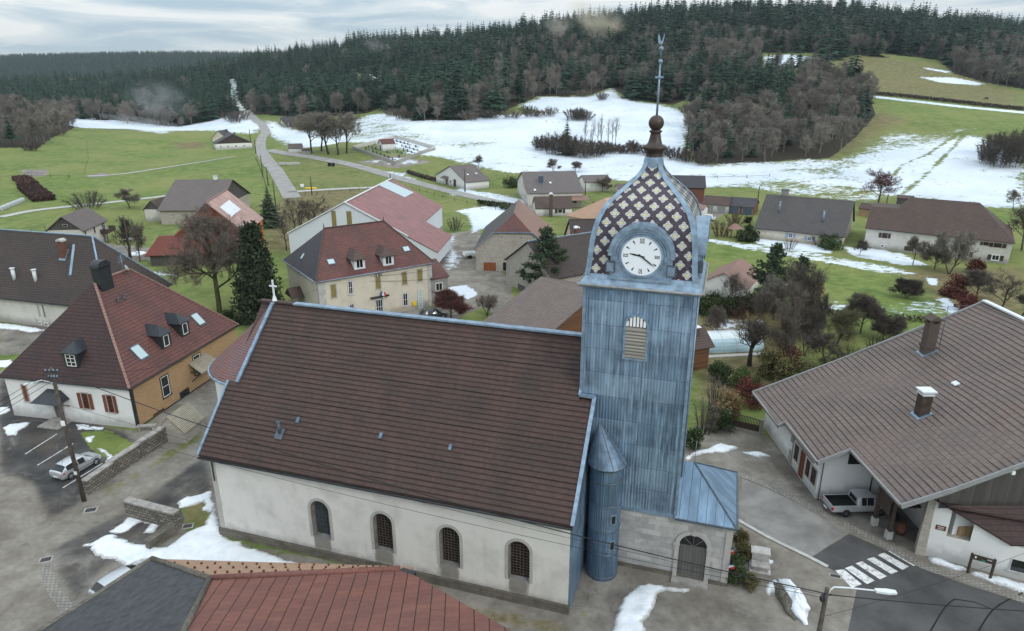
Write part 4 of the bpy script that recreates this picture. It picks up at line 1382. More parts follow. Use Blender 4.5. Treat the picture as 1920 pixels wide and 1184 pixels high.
 for lp in tu.data.loops:
  co=tu.data.vertices[lp.vertex_index].co
  a=math.atan2(co.y-tc[1],co.x-tc[0])
  a=(a+3.3)%(2*math.pi)
  lay[lp.index].uv=(a*1.16,co.z)
 mb=MB()
 for z in(0.18,2.2,4.3,6.3,8.2):
  mb.lathe([(1.165,z),(1.2,z+.03),(1.2,z+.08),(1.165,z+.11)],32,tc)
 mb.lathe([(1.16,9.2),(1.3,9.35),(1.42,9.42),(1.42,9.5)],32,tc)
 mb.build('turret_band','lead_dark',tu)
 mb=MB()
 ns=24
 apx=(29.4,5.25,12.4)
 vs=[(tc[0]+1.42*math.cos(2*math.pi*j/ns),tc[1]+1.42*math.sin(2*math.pi*j/ns),9.46)for j in range(ns)]+[apx]
 mb.add(vs,[(j,(j+1)%ns,ns)for j in range(ns)])
 mb.build('turret_roof','lead_mid',tu)
 mb=MB()
 for j in(14,17,20,23):
  mb.bar(vs[j],Vector(apx)+Vector((0,0,0.02)),0.05)
 mb.build('roof_seam','lead_dark',tu)
 for z in(2.75,4.95):
  mb=MB()
  a=R(-48)
  cx,cy=tc[0]+1.17*math.cos(a),tc[1]+1.17*math.sin(a)
  t_=Vector((-math.sin(a),math.cos(a),0))
  nrm=Vector((math.cos(a),math.sin(a),0))
  o=Vector((cx,cy,z))
  for s,h0,h1_ in((-0.2,0,0.75),(0.2,0,0.75)):
   mb.bar(o+t_*s,o+t_*s+Vector((0,0,0.75)),0.08,0.14)
  mb.bar(o-t_*0.24,o+t_*0.24,0.14,0.07)
  mb.bar(o-t_*0.24+Vector((0,0,.75)),o+t_*0.24+Vector((0,0,.75)),0.14,0.07)
  ww=mb.build('slit_window','lead_grey',tu)
  mb=MB()
  q=o+nrm*0.02
  mb.poly([q-t_*.18,q+t_*.18,q+t_*.18+Vector((0,0,.75)),q-t_*.18+Vector((0,0,.75))])
  mb.build('pane','black_plain',ww)
church_porch()
# -- houses
class House:
 """rectangular building; u along the ridge, v across; E00 eave corner at the origin"""
 def __init__(s,name,label,cat,p,wall,roof,ov=0.4,th=0.16,half=None,base=None,group=None,hole=True,ridge=None,gutter=False,gable_mat=None):
  ox,oy,yaw,s.L,s.W,s.ze,s.zr,s.h1,s.h2=p
  s.yaw,s.ov,s.o=R(yaw),ov,np.array([ox,oy])
  s.z0=h1(ox+math.cos(s.yaw)*s.L/2,oy+math.sin(s.yaw)*s.L/2)if base is None else base
  s.T=thing(name,label,cat,(ox,oy,s.z0),yaw,group)
  s.k=(s.zr-s.ze)/(s.W/2)
  s.half=half
  L,W,ze,zr,a,b=s.L,s.W,s.ze,s.zr,s.h1,s.h2
  E={'00':(0,0,ze),'10':(L,0,ze),'11':(L,W,ze),'01':(0,W,ze)}
  R0,R1=(a,W/2,zr),(L-b,W/2,zr)
  if half:
   t=(half-ze)/(zr-ze)
   g0,g1=(0,W/2*t,half),(0,W-W/2*t,half)
   front=[E['00'],E['10'],R1,R0,g0]
   back=[E['11'],E['01'],g1,R0,R1]
   hips=[[g1,g0,R0]]
   loop=[E['00'],E['10'],R1,E['11'],E['01'],g1,g0]
  else:
   front=[E['00'],E['10'],R1,R0]
   back=[E['11'],E['01'],R0,R1]
   hips,loop=[],[E['00'],E['10']]
   if b>0:
    hips.append([E['10'],E['11'],R1])
   else:
    loop.append(R1)
   loop+=[E['11'],E['01']]
   if a>0:
    hips.append([E['01'],E['00'],R0])
   else:
    loop.append(R0)
  s.E,s.R0,s.R1=E,R0,R1
  mb=MB()
  d=Vector((0,0,-th))
  for q in[front,back]+hips:
   mb.poly(q)
   mb.poly([Vector(x)+d for x in q][::-1])
  n=len(loop)
  for i in range(n):
   x,y=Vector(loop[i]),Vector(loop[(i+1)%n])
   mb.poly([x+d,y+d,y,x])
  s.roof=mb.build('roof',roof,s.T)
  if ridge:
   mb=MB()
   if L-a-b>0.3:
    mb.bar(R0,R1,0.3,0.14)
   if not half:
    for on,c in((a>0,[(E['00'],R0),(E['01'],R0)]),(b>0,[(E['10'],R1),(E['11'],R1)])):
     if on:
      for x,y in c:
       mb.bar(x,y,0.24,0.14)
   mb.build('ridge_cap',ridge,s.roof)
  if gutter:
   mb=MB()
   mb.tube([(0,-0.07,ze-0.08),(L,-0.07,ze-0.08)],0.08,n=6)
   if a>0:
    mb.tube([(-0.07,0,ze-0.08),(-0.07,W,ze-0.08)],0.08,n=6)
   if b>0:
    mb.tube([(L+.07,0,ze-0.08),(L+.07,W,ze-0.08)],0.08,n=6)
   mb.build('gutter','dark_metal' if gutter is True else gutter,s.T)
  mb=MB()
  u0,u1,v0,v1=ov,L-ov,ov,W-ov
  zt=min(s.zs(u0,v0),s.zs(u1,v0))-th-0.01
  gz=zr-th-0.05
  mb.poly([(u0,v0,-0.4),(u1,v0,-0.4),(u1,v0,zt),(u0,v0,zt)])
  mb.poly([(u1,v1,-0.4),(u0,v1,-0.4),(u0,v1,zt),(u1,v1,zt)])
  g_=MB()
  for u,sgn,hip in((u0,-1,a),(u1,1,b)):
   q=[(u,v0,-0.4),(u,v1,-0.4),(u,v1,zt),(u,v0,zt)]
   mb.poly(q if sgn>0 else q[::-1])
   if hip==0 or(half and sgn<0):
    if half and sgn<0:
     t=(half-ze)/(zr-ze)
     zz=half-th-0.03
     q=[(u,v0,zt),(u,v1,zt),(u,W-W/2*t,zz),(u,W/2*t,zz)]
    else:
     q=[(u,v0,zt),(u,v1,zt),(u,W/2,gz)]
    (g_ if gable_mat else mb).poly(q if sgn>0 else q[::-1])
  s.wall=mb.build('wall',wall,s.T)
  if gable_mat:
   for q in g_.f:
    m1=MB()
    m1.poly([g_.v[i]for i in q])
    m1.build('gable',gable_mat,s.T)
 def zs(s,u,v):
  z=s.ze+s.k*min(v,s.W-v)
  if s.h1>0 and not s.half:
   z=min(z,s.ze+(s.zr-s.ze)*u/s.h1)
  if s.h2>0:
   z=min(z,s.ze+(s.zr-s.ze)*(s.L-u)/s.h2)
  return z
 def loc(s,P):
  d=np.asarray(P[:2])-s.o
  c,n=math.cos(s.yaw),math.sin(s.yaw)
  return np.array([d[0]*c+d[1]*n,-d[0]*n+d[1]*c,P[2]-s.z0])
 def rayl(s,x,y):
  d=ray(x,y)
  o=s.loc((0,0,CAM_H))
  c,n=math.cos(s.yaw),math.sin(s.yaw)
  return o,np.array([d[0]*c+d[1]*n,-d[0]*n+d[1]*c,d[2]])
 def px(s,face,x,y):
  """photo pixel -> (position along the wall, height)"""
  o,d=s.rayl(x,y)
  ax,val={'f0':(1,s.ov),'f1':(0,s.L-s.ov),'f2':(1,s.W-s.ov),'f3':(0,s.ov)}[face]
  t=(val-o[ax])/d[ax]
  p=o+d*t
  return(p[0],p[2])if ax==1 else(p[1],p[2])
 def rpx(s,x,y,side='f'):
  """photo pixel -> (u, v) on a roof slope: f front, b back, h hip at u=0, k hip at u=L"""
  o,d=s.rayl(x,y)
  if side=='f':
   n,c=np.array([0,-s.k,1]),s.ze
  elif side=='b':
   n,c=np.array([0,s.k,1]),s.ze+s.k*s.W
  elif side=='h':
   kk=(s.zr-s.ze)/s.h1
   n,c=np.array([-kk,0,1]),s.ze
  else:
   kk=(s.zr-s.ze)/s.h2
   n,c=np.array([kk,0,1]),s.ze+kk*s.L
  t=(c-o@n)/(d@n)
  return o+d*t
 def fr(s,face):
  """wall frame: origin, along, outward"""
  return{'f0':((0,s.ov),(1,0),(0,-1)),'f1':((s.L-s.ov,0),(0,1),(1,0)),'f2':((0,s.W-s.ov),(1,0),(0,1)),'f3':((s.ov,0),(0,1),(-1,0))}[face]
 def P(s,face,a,d,z):
  o,t,n=s.fr(face)
  return(o[0]+t[0]*a+n[0]*d,o[1]+t[1]*a+n[1]*d,z)
 def wbox(s,mb,face,a0,a1,d0,d1,z0,z1):
  v=[s.P(face,a,d,z)for z in(z0,z1)for d in(d0,d1)for a in(a0,a1)]
  fl=[(0,2,3,1),(4,5,7,6),(0,1,5,4),(1,3,7,5),(3,2,6,7),(2,0,4,6)]
  a,b,c=Vector(v[1])-Vector(v[0]),Vector(v[2])-Vector(v[0]),Vector(v[4])-Vector(v[0])
  if a.cross(b).dot(c)<0:
   fl=[f[::-1]for f in fl]
  mb.add(v,fl)
 def win(s,face,tl,br=None,ab=None,frame='white_paint',pane='glass_dark',trim='trim_stone',shutter=None,mull=(1,2),name='window',leaf=None,sill=True,depth=0.0):
  if ab is None:
   (a0,z1),(a1,z0)=s.px(face,*tl),s.px(face,*br)
  else:
   a0,a1,z0,z1=ab
  if a0>a1:
   a0,a1=a1,a0
  if z0>z1:
   z0,z1=z1,z0
  w_=0.13
  mb=MB()
  if trim:
   s.wbox(mb,face,a0-w_,a0,0.0,0.05,z0,z1+w_)
   s.wbox(mb,face,a1,a1+w_,0.0,0.05,z0,z1+w_)
   s.wbox(mb,face,a0,a1,0.0,0.05,z1,z1+w_)
   if sill:
    s.wbox(mb,face,a0-w_-0.05,a1+w_+0.05,0.0,0.12,z0-0.12,z0)
   wd=mb.build(name,trim,s.T)
  else:
   s.wbox(mb,face,a0-.03,a1+.03,0.0,0.012,z0-.03,z1+.03)
   wd=mb.build(name,frame,s.T)
  if leaf:
   mb=MB()
   s.wbox(mb,face,a0+0.01,a1-0.01,0.0,0.035,z0+0.01,z1-0.01)
   mb.build('leaf' if name!='window' else 'shutter',leaf,wd)
  else:
   mb=MB()
   f=0.07
   mb2=MB()
   s.wbox(mb2,face,a0+f,a1-f,0.013,0.02,z0+f,z1-f)
   mb2.build('pane',pane,wd)
   if frame:
    for q in((a0,a0+f,z0,z1),(a1-f,a1,z0,z1),(a0+f,a1-f,z0,z0+f),(a0+f,a1-f,z1-f,z1)):
     s.wbox(mb,face,q[0],q[1],0.0,0.045,q[2],q[3])
    for i in range(1,mull[0]+1):
     a=a0+(a1-a0)*i/(mull[0]+1)
     s.wbox(mb,face,a-0.025,a+0.025,0.02,0.04,z0+f,z1-f)
    for i in range(1,mull[1]+1):
     z=z0+(z1-z0)*i/(mull[1]+1)
     s.wbox(mb,face,a0+f,a1-f,0.02,0.036,z-0.02,z+0.02)
    mb.build('sash',frame,wd)
  if shutter:
   sw=(a1-a0)*0.52
   for x0,x1 in((a0-w_-sw,a0-w_+0.02),(a1+w_-0.02,a1+w_+sw)):
    mb=MB()
    s.wbox(mb,face,x0,x1,0.052,0.09,z0,z1)
    mb.build('shutter',shutter,wd)
  return wd
 def chimney(s,u,v,w,d,h,mat,cap='concrete_pale',capmat2=None,flash=True,z=None,style='flat'):
  zb=s.zs(u,v)-0.6 if z is None else z
  zt=s.zs(u,v)+h
  mb=MB()
  mb.box(u-w/2,u+w/2,v-d/2,v+d/2,zb,zt)
  c=mb.build('chimney',mat,s.T)
  mb=MB()
  if style=='flat':
   mb.box(u-w/2-0.1,u+w/2+0.1,v-d/2-0.1,v+d/2+0.1,zt,zt+0.1)
  elif style=='round':
   vs=[]
   for k in range(9):
    a=math.pi*k/8
    vs.append((u-(w/2+0.08)*math.cos(a),v-d/2-0.08,zt+0.12+0.4*w*math.sin(a)))
   mb.prism(vs,(0,d+0.16,0))
   for q in(-1,1):
    mb.box(u+q*w/2-0.05,u+q*w/2+0.05,v-d/2,v+d/2,zt,zt+0.12)
  elif style=='roof':
   for q in(-1,1):
    for r in(-1,1):
     mb.box(u+q*(w/2-0.1)-0.1,u+q*(w/2-0.1)+0.1,v+r*(d/2-0.1)-0.1,v+r*(d/2-0.1)+0.1,zt,zt+0.35)
   mb.prism([(u-w/2-.12,v-d/2-.12,zt+.35),(u+w/2+.12,v-d/2-.12,zt+.35),(u,v-d/2-.12,zt+.75)],(0,d+.24,0))
  if cap:
   mb.build('chimney_cap',cap,c)
  if flash:
   mb=MB()
   k=s.k if v<s.W/2 else-s.k
   q=[(u-w/2-.14,v-d/2-.16),(u+w/2+.14,v-d/2-.16),(u+w/2+.14,v+d/2+.14),(u-w/2-.14,v+d/2+.14)]
   mb.prism([(x,y,s.zs(x,y)-0.03)for x,y in q],(0,0,0.08))
   mb.build('flashing','lead_grey',c)
  return c
 def pipe(s,u,v,h,r=0.09,mat='lead_grey'):
  z=s.zs(u,v)
  mb=MB()
  mb.tube([(u,v,z-0.3),(u,v,z+h)],r,n=8)
  mb.tube([(u,v,z+h),(u,v,z+h+0.12)],r*1.5,n=8)
  return mb.build('flue_pipe',mat,s.T)
 def skylight(s,u,v,w,d,side='f',pane='glass_sky'):
  """centre (u, v), width along the eave, d along the slope in plan"""
  if side in 'fb':
   q=[(u-w/2,v-d/2),(u+w/2,v-d/2),(u+w/2,v+d/2),(u-w/2,v+d/2)]
  else:
   q=[(u-d/2,v-w/2),(u-d/2,v+w/2),(u+d/2,v+w/2),(u+d/2,v-w/2)]
  f=0.1
  def shrink(q,e):
   cx=sum(p[0]for p in q)/4
   cy=sum(p[1]for p in q)/4
   return[(p[0]-math.copysign(e,p[0]-cx),p[1]-math.copysign(e,p[1]-cy))for p in q]
  mb=MB()
  mb.prism([(x,y,s.zs(x,y)-0.02)for x,y in q],(0,0,0.13))
  fr=mb.build('skylight','lead_dark',s.T)
  mb=MB()
  mb.prism([(x,y,s.zs(x,y)+0.108)for x,y in shrink(q,f)],(0,0,0.02))
  mb.build('pane',pane,fr)
 def dormer(s,side,a,d0,w,h,hr,back,wall,roof,frame='white_paint',ww=None,wh=None,mull=(1,1),ovh=0.2,hip=True,pane='glass_dark'):
  """dormer window: a along the eave, d0 in from the eave"""
  if side=='f':
   k=s.k
   def Q(x,d,z):
    return(a+x,d,z)
   out=-1
  else:
   k=(s.zr-s.ze)/s.h1
   def Q(x,d,z):
    return(d,a-x,z)
  zb=s.ze+k*d0
  z1=zb+h
  d1=(z1-s.ze)/k
  hw=w/2
  mb=MB()
  mb.poly([Q(-hw,d0,zb-0.1),Q(hw,d0,zb-0.1),Q(hw,d0,z1),Q(-hw,d0,z1)])
  for x in(-hw,hw):
   q=[Q(x,d0,zb-0.1),Q(x,d0,z1),Q(x,d1+0.1,z1)]
   mb.poly(q if x>0 else q[::-1])
  dm=mb.build('dormer',wall,s.T)
  z2=z1+hr
  d2=(z2-s.ze)/k+0.05
  e=ovh
  ze_=z1-e*0.3
  f0,f1=Q(-hw-e,d0-e,ze_),Q(hw+e,d0-e,ze_)
  r0=Q(0,d0+(back if hip else-e),z2)
  r1=Q(0,d2,z2)
  b0,b1=Q(-hw-e,(ze_-s.ze)/k+0.1,ze_),Q(hw+e,(ze_-s.ze)/k+0.1,ze_)
  mb=MB()
  th=Vector((0,0,-0.09))
  for q in([f0,f1,r0],[f1,b1,r1,r0],[b0,f0,r0,r1]):
   mb.poly(q)
   mb.poly([Vector(p)+th for p in q][::-1])
  for p,q in((f0,f1),(f1,b1),(b0,f0)):
   mb.poly([Vector(p)+th,Vector(q)+th,q,p])
  mb.build('dormer_roof',roof,dm)
  ww=ww or w*0.62
  wh=wh or h*0.78
  zc=zb+(h-wh)*0.45
  mb=MB()
  f=0.07
  o=-0.04
  for x0,x1,y0,y1 in((-ww/2,-ww/2+f,zc,zc+wh),(ww/2-f,ww/2,zc,zc+wh),(-ww/2+f,ww/2-f,zc,zc+f),(-ww/2+f,ww/2-f,zc+wh-f,zc+wh)):
   q=[Q(x0,d0-0.05,y0),Q(x1,d0-0.05,y0),Q(x1,d0-0.05,y1),Q(x0,d0-0.05,y1)]
   mb.prism(q,Vector(Q(0,d0+0.04,0))-Vector(Q(0,d0,0)))
  for i in range(1,mull[0]+1):
   x=-ww/2+ww*i/(mull[0]+1)
   q=[Q(x-.03,d0-0.045,zc),Q(x+.03,d0-0.045,zc),Q(x+.03,d0-0.045,zc+wh),Q(x-.03,d0-0.045,zc+wh)]
   mb.prism(q,Vector(Q(0,d0+0.03,0))-Vector(Q(0,d0,0)))
  for i in range(1,mull[1]+1):
   y=zc+wh*i/(mull[1]+1)
   q=[Q(-ww/2,d0-0.04,y-.025),Q(ww/2,d0-0.04,y-.025),Q(ww/2,d0-0.04,y+.025),Q(-ww/2,d0-0.04,y+.025)]
   mb.prism(q,Vector(Q(0,d0+0.03,0))-Vector(Q(0,d0,0)))
  wn=mb.build('window',frame,dm)
  mb=MB()
  mb.poly([Q(-ww/2+f,d0-0.012,zc+f),Q(ww/2-f,d0-0.012,zc+f),Q(ww/2-f,d0-0.012,zc+wh-f),Q(-ww/2+f,d0-0.012,zc+wh-f)])
  mb.build('pane',pane,wn)
  return dm
  # --- presbytery with yellow brick flank
H=House('presbytery','hipped red and black tiled house with white front wall and yellow brick flank','house',(-39.37,63.27,78.61,19.72,16.12,4.82,13.83,6.78,7.54),'white_wall','red_brown_tile',ov=0.35,gutter=True)
PRESB=H
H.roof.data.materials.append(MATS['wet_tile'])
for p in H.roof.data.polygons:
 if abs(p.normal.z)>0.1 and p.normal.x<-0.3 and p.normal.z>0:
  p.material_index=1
mb=MB()
mb.prism([H.P('f0',H.ov-.02,0.0,-0.3),H.P('f0',H.L-H.ov,0.0,-0.3),H.P('f0',H.L-H.ov,0.0,4.78),H.P('f0',H.ov-.02,0.0,4.78)],(0,-0.006,0))
mb.build('brick_wall','yellow_brick',H.T)
mb=MB()
mb.box(H.ov-0.08,H.ov+0.3,H.ov-0.12,H.ov+0.02,-0.3,4.75)
mb.box(H.ov,H.L-H.ov,H.ov-0.1,H.ov+0.02,-0.3,0.1)
mb.build('corner_board','dark_metal',H.T)
mb=MB()
mb.bar((0,0,4.85),(6.78,8.06,13.9),0.26,0.16)
mb.bar((6.78,8.06,13.9),(12.18,8.06,13.9),0.3,0.16)
mb.bar((19.72,0,4.85),(12.18,8.06,13.9),0.22,0.14)
mb.build('ridge_cap','pink_tile',H.roof)
for tl,br in(((152,737),(170,767)),((199,741),(216,774))):
 H.win('f3',tl,br,frame='red_wood',shutter='shutter_wood',mull=(3,3),trim='trim_stone')
H.win('f3',(40,722),(56,753),leaf='shutter_wood',frame=None)
a,z=H.px('f3',113,775)
H.win('f3',None,ab=(a-0.55,a+0.55,0.35,2.5),name='door',leaf='door_wood',trim='trim_stone',sill=False)
mb=MB()
for k in range(3):
 H.wbox(mb,'f3',a-1.3-.1*k,a+1.3+.1*k,0.02,1.9-0.45*k+0.02*k,-0.1,0.12*(k+1))if k==0 else H.wbox(mb,'f3',a-1.3+.2*k,a+1.3-.2*k,0.02,1.9-0.45*k,0.12*k,0.12*(k+1))
mb.build('front_steps','grey_concrete',H.T)
mb=MB()
c0,c1,c2,c3=H.P('f3',a-1.7,1.7,2.7),H.P('f3',a+1.7,1.7,2.7),H.P('f3',a+1.7,0,2.75),H.P('f3',a-1.7,0,2.75)
r0,r1=H.P('f3',a-0.8,0.1,3.75),H.P('f3',a+0.8,0.1,3.75)
for q in([c0,c1,r1,r0],[c1,c2,r1],[c3,c0,r0],[c3,c2,c1,c0]):
 mb.poly(q)
cn=mb.build('door_canopy','black_seam',H.T)
mb=MB()
for x in(-1.5,1.5):
 mb.bar(H.P('f3',a+x,0.05,1.9),H.P('f3',a+x,1.4,2.7),0.09)
mb.build('bracket','beam_wood',cn)
for tl,br in(((300,710),(320,738)),((361,669.5),(379,695.5)),((338,738),(356,750))):
 H.win('f0',tl,br,trim='dark_metal',mull=(0,1),frame='white_paint' if tl[1]<720 else 'dark_metal')
for tl,br in(((367.5,736),(385,753)),((289,779),(311,797))):
 H.win('f0',tl,br,trim='dark_metal',name='door',leaf='garage_wood',sill=False)
a,z=H.px('f0',382,745)
mb=MB()
q=[H.P('f0',a-1.7,0.0,3.6),H.P('f0',a+1.7,0.0,3.6),H.P('f0',a+1.7,1.6,2.45),H.P('f0',a-1.7,1.6,2.45)]
mb.prism(q,(0,0,-0.12))
pc=mb.build('porch_canopy','stone_slate',H.T)
mb=MB()
for x in(-1.55,1.55):
 mb.bar(H.P('f0',a+x,1.45,2.4),H.P('f0',a+x,0.05,1.2),0.1)
 mb.bar(H.P('f0',a+x,1.45,2.4),H.P('f0',a+x,0.05,2.4),0.1)
mb.build('bracket','beam_wood',pc)
for x,y in((314,640),(349,617)):
 p=H.rpx(x,y+12)
 H.dormer('f',p[0],p[1],1.55,1.75,0.95,0.9,'dark_metal','black_seam',ww=0.85,wh=1.3,mull=(0,0))
p=H.rpx(136,690,'h')
H.dormer('h',p[1],p[0],1.7,1.75,0.95,0.9,'dark_metal','black_seam',ww=1.15,wh=1.35,mull=(1,2))
for x,y,w_,d_ in((262,662,1.35,1.25),(372,600,1.25,1.2)):
 p=H.rpx(x,y)
 H.skylight(p[0],p[1],w_,d_)
p=H.rpx(203,545)
H.chimney(p[0]+0.1,p[1]+0.5,1.75,0.95,2.05,'dark_metal','dark_metal',style='round',flash=False)
for x,y in((222,567),(233,561)):
 p=H.rpx(x,y)
 H.pipe(p[0],p[1],0.4,0.12,'lead_dark')
p=H.rpx(233,516)
mb=MB()
z=H.zs(p[0],p[1])
mb.tube([(p[0],p[1],z-0.2),(p[0],p[1],z+2.4)],0.03,n=5)
for q in range(5):
 mb.tube([(p[0]-0.5,p[1],z+1.6+0.16*q),(p[0]+0.5,p[1],z+1.6+0.16*q)],0.015,n=4)
ae=mb.build('aerial','lead_grey',H.T)
mb=MB()
mb.lathe([(0.02,0),(0.2,0.03),(0.34,0.1),(0.4,0.16)],16)
o=mb.build('dish','white_metal',ae)
o.location=(p[0]+0.3,p[1]-0.1,z+0.7)
o.rotation_euler=(R(70),0,R(60))
p=H.rpx(317,535,'f')
H.chimney(15.2,9.6,0.8,0.8,1.6,'dark_metal','dark_metal',flash=False)
# --- bakehouse lean with stone slates beside the brick flank
pA=gp(345,815)
B=House('shed','little stone shed with a pale stone slate roof against the yellow brick house','shed',(-32.95,60.45,80.5,3.5,3.45,1.25,2.95,0,0),'rubble','stone_slate',ov=0.12)
# --- long grey farmhouse on the left
H=House('farmhouse','long old farmhouse with dark tiles, two white flues and a brick chimney behind the presbytery','house',(-95.2,101.5,-15.4,39,13,4.0,12.8,0,7),'pale_wall','dark_tile',ridge='lead_grey',gutter=True)
for x,y in((27,522),(67,525)):
 p=H.rpx(x,y)
 H.pipe(p[0],p[1],1.5,0.26,'white_metal')
p=H.rpx(120,478)
H.chimney(p[0],p[1],0.9,0.8,2.0,'red_brick','concrete_pale',style='round')
for tl,br in(((70,572),(76,594)),((79,573),(86,595))):
 H.win('f0',tl,br,leaf='black_plain',frame=None,trim='trim_stone',sill=False)
for tl,br in(((72,603),(79,610)),((83,605),(91,612))):
 H.win('f0',tl,br,frame='white_paint',trim=None,mull=(1,0))
mb=MB()
p=H.rpx(139,460)
q=H.rpx(132,518)
mb.bar((p[0],p[1],p[2]+0.1),(q[0],q[1],q[2]+0.1),0.35,0.12)
mb.build('roof_flashing','lead_grey',H.roof)
H=House('barn','low dark roofed barn behind the long farmhouse','barn',(-97,127,-14,14,9,3.2,6.6,0,0),'grey_planks','dark_tile',ridge='lead_grey')
# --- small white house with balcony
H=House('house','small white house with grey timber gable and wooden corner balcony','house',(-90.51,141.01,97.01,11.75,7.83,4.53,7.68,0,0),'pale_wall','taupe_tile',ov=0.45,gable_mat='grey_planks')
for tl,br in(((158,434),(162,443)),((174.5,425.5),(179,436))):
 H.win('f0',tl,br,frame='dark_metal',mull=(0,0),shutter=None)
H.win('f0',(177,446),(181,452),mull=(0,0))
H.win('f0',(190,417),(198,431),frame='white_paint',trim='beam_wood')
H.win('f0',(193,440),(199,455),leaf='door_wood',name='door',sill=False,frame=None)
mb=MB()
a0=H.px('f0',188,436)[0]
H.wbox(mb,'f0',a0,H.L+0.6,0.0,1.5,2.1,2.25)
H.wbox(mb,'f0',a0,H.L+0.6,1.42,1.5,2.25,3.15)
H.wbox(mb,'f0',H.L+0.52,H.L+0.6,0.0,1.42,2.25,3.15)
H.wbox(mb,'f0',a0,a0+0.08,0.0,1.42,2.25,3.15)
for a in(a0+0.1,H.L+0.3):
 H.wbox(mb,'f0',a-.06,a+.06,1.2,1.32,0,2.1)
mb.build('balcony','beam_wood',H.T)
H.win('f3',None,ab=(3.2,4.2,5.5,5.9),leaf='black_plain',frame=None,trim=None)
# --- farm with wide grey-brown roof
H=House('farmhouse','broad old farmhouse with a worn taupe roof and dark timber gable beside the lane','house',(-89.2,169.15,2.68,15.1,26.68,3.6,9.48,0,0),'rubble','taupe_tile',ov=0.5,gable_mat='grey_planks')
H.win('f0',(319,400),(323,407),mull=(0,0))
p=H.rpx(389,338)
H.chimney(10.5,13.6,0.9,0.9,1.0,'white_wall','concrete_pale',flash=False)
H2=House('outbuilding','low wing with a rose taupe roof and small pointed timber gable','outbuilding',(-90.2,173.0,86.49,9.6,4.8,3.0,5.4,0,0),'pale_wall','brown_tile',ov=0.3,gable_mat='grey_planks')
# --- barn with pink roof and red tiled gable
H=House('barn','tall barn with pale pink ribbed roof, white roof panel and red tiled gable','barn',(-54.34,136.36,97.67,16.6,14.23,4.93,11.51,0,0),'orange_paint','pink_sheet',ov=0.25,th=0.14)
mb=MB()
mb.prism([H.P('f3',0.2,0.02,4.7),H.P('f3',14.0,0.02,4.7),H.P('f3',7.115,0.02,11.3)],(-0.07,0,0))
mb.build('tiled_gable','red_tile',H.T)
mb=MB()
q=[H.P('f3',-0.2,0.05,5.0),H.P('f3',17.0,0.05,5.0),H.P('f3',18.4,5.4,2.2),H.P('f3',-0.2,5.4,2.2)]
mb.prism(q,(0,0,-0.14))
lt=mb.build('lean_to_roof','red_tile',H.T)
mb=MB()
mb.prism([H.P('f3',0.1,4.9,-0.3),H.P('f3',17.6,4.9,-0.3),H.P('f3',17.6,4.9,2.2),H.P('f3',0.1,4.9,2.2)],(0.1,0,0))
mb.prism([H.P('f3',0.1,0.2,-0.3),H.P('f3',0.1,4.8,-0.3),H.P('f3',0.1,4.8,2.2),H.P('f3',0.1,0.2,4.8)],(0,0.1,0))
mb.prism([H.P('f3',17.4,0.2,-0.3),H.P('f3',17.4,4.8,-0.3),H.P('f3',17.4,4.8,2.2),H.P('f3',17.4,0.2,4.7)],(0,-0.1,0))
mb.build('lean_to_wall','grey_planks',H.T)
p0,p1=H.rpx(412,392),H.rpx(452,395)
mb=MB()
q=[H.rpx(x,y)for x,y in((412,390),(430,376.5),(452,394),(434,407.5))]
mb.prism([(a[0],a[1],a[2]+0.05)for a in q],(0,0,0.1))
mb.build('roof_panel','white_metal',H.T)
mb=MB()
mb.bar((-0.05,7.115,11.55),(16.65,7.115,11.55),0.35,0.12)
mb.bar((-0.05,0,4.95),(-0.05,7.115,11.53),0.16,0.16)
mb.build('roof_trim','pink_tile',H.T)
# --- far farm by the lane
H=House('farmhouse','far wide farmhouse with brown plank gable and white base wall in the green meadow','house',(-137.85,370.2,116.77,13.25,18.85,2.59,7.34,0,0),'white_wall','slate_tile',ov=0.4,gable_mat='beam_wood')
for a in(4,8,12,15.5):
 H.win('f3',None,ab=(a,a+0.8,0.8,1.6),trim=None,mull=(0,0))
H.chimney(6,8,0.8,0.8,1.2,'dark_brick')
H=House('house','far cream house with slate roof tucked behind the plank gabled farmhouse','house',(-158,386.3,90,11.65,8.5,2.8,6.65,0,0),'cream_wall','slate_tile',ov=0.4)
H.chimney(9,3,0.8,0.8,1.3,'dark_brick')
H=House('house','little far house with blue grey walls and dark roof in the snow by the trees','house',(-144.32,441.47,24.36,7.99,9.5,3.11,5.73,0,0),'cladding_wall','slate_tile',ov=0.4)
H.win('f0',None,ab=(2,3,1,2),trim=None)
H.win('f0',None,ab=(5,6,1,2),trim=None)
H=House('hut','tiny white roadside hut with a brown roof at the lane fork','hut',(-99.81,309.11,12.38,6.2,5.2,2.1,4.04,0,0),'white_wall','taupe_tile',ov=0.3)
H=House('shelter','low brown roofed bus shelter of stone beside the tiny hut','shelter',(-91.5,301.5,8,3.8,3.2,1.7,2.4,0,0),'block_wall','brown_tile',ov=0.2)
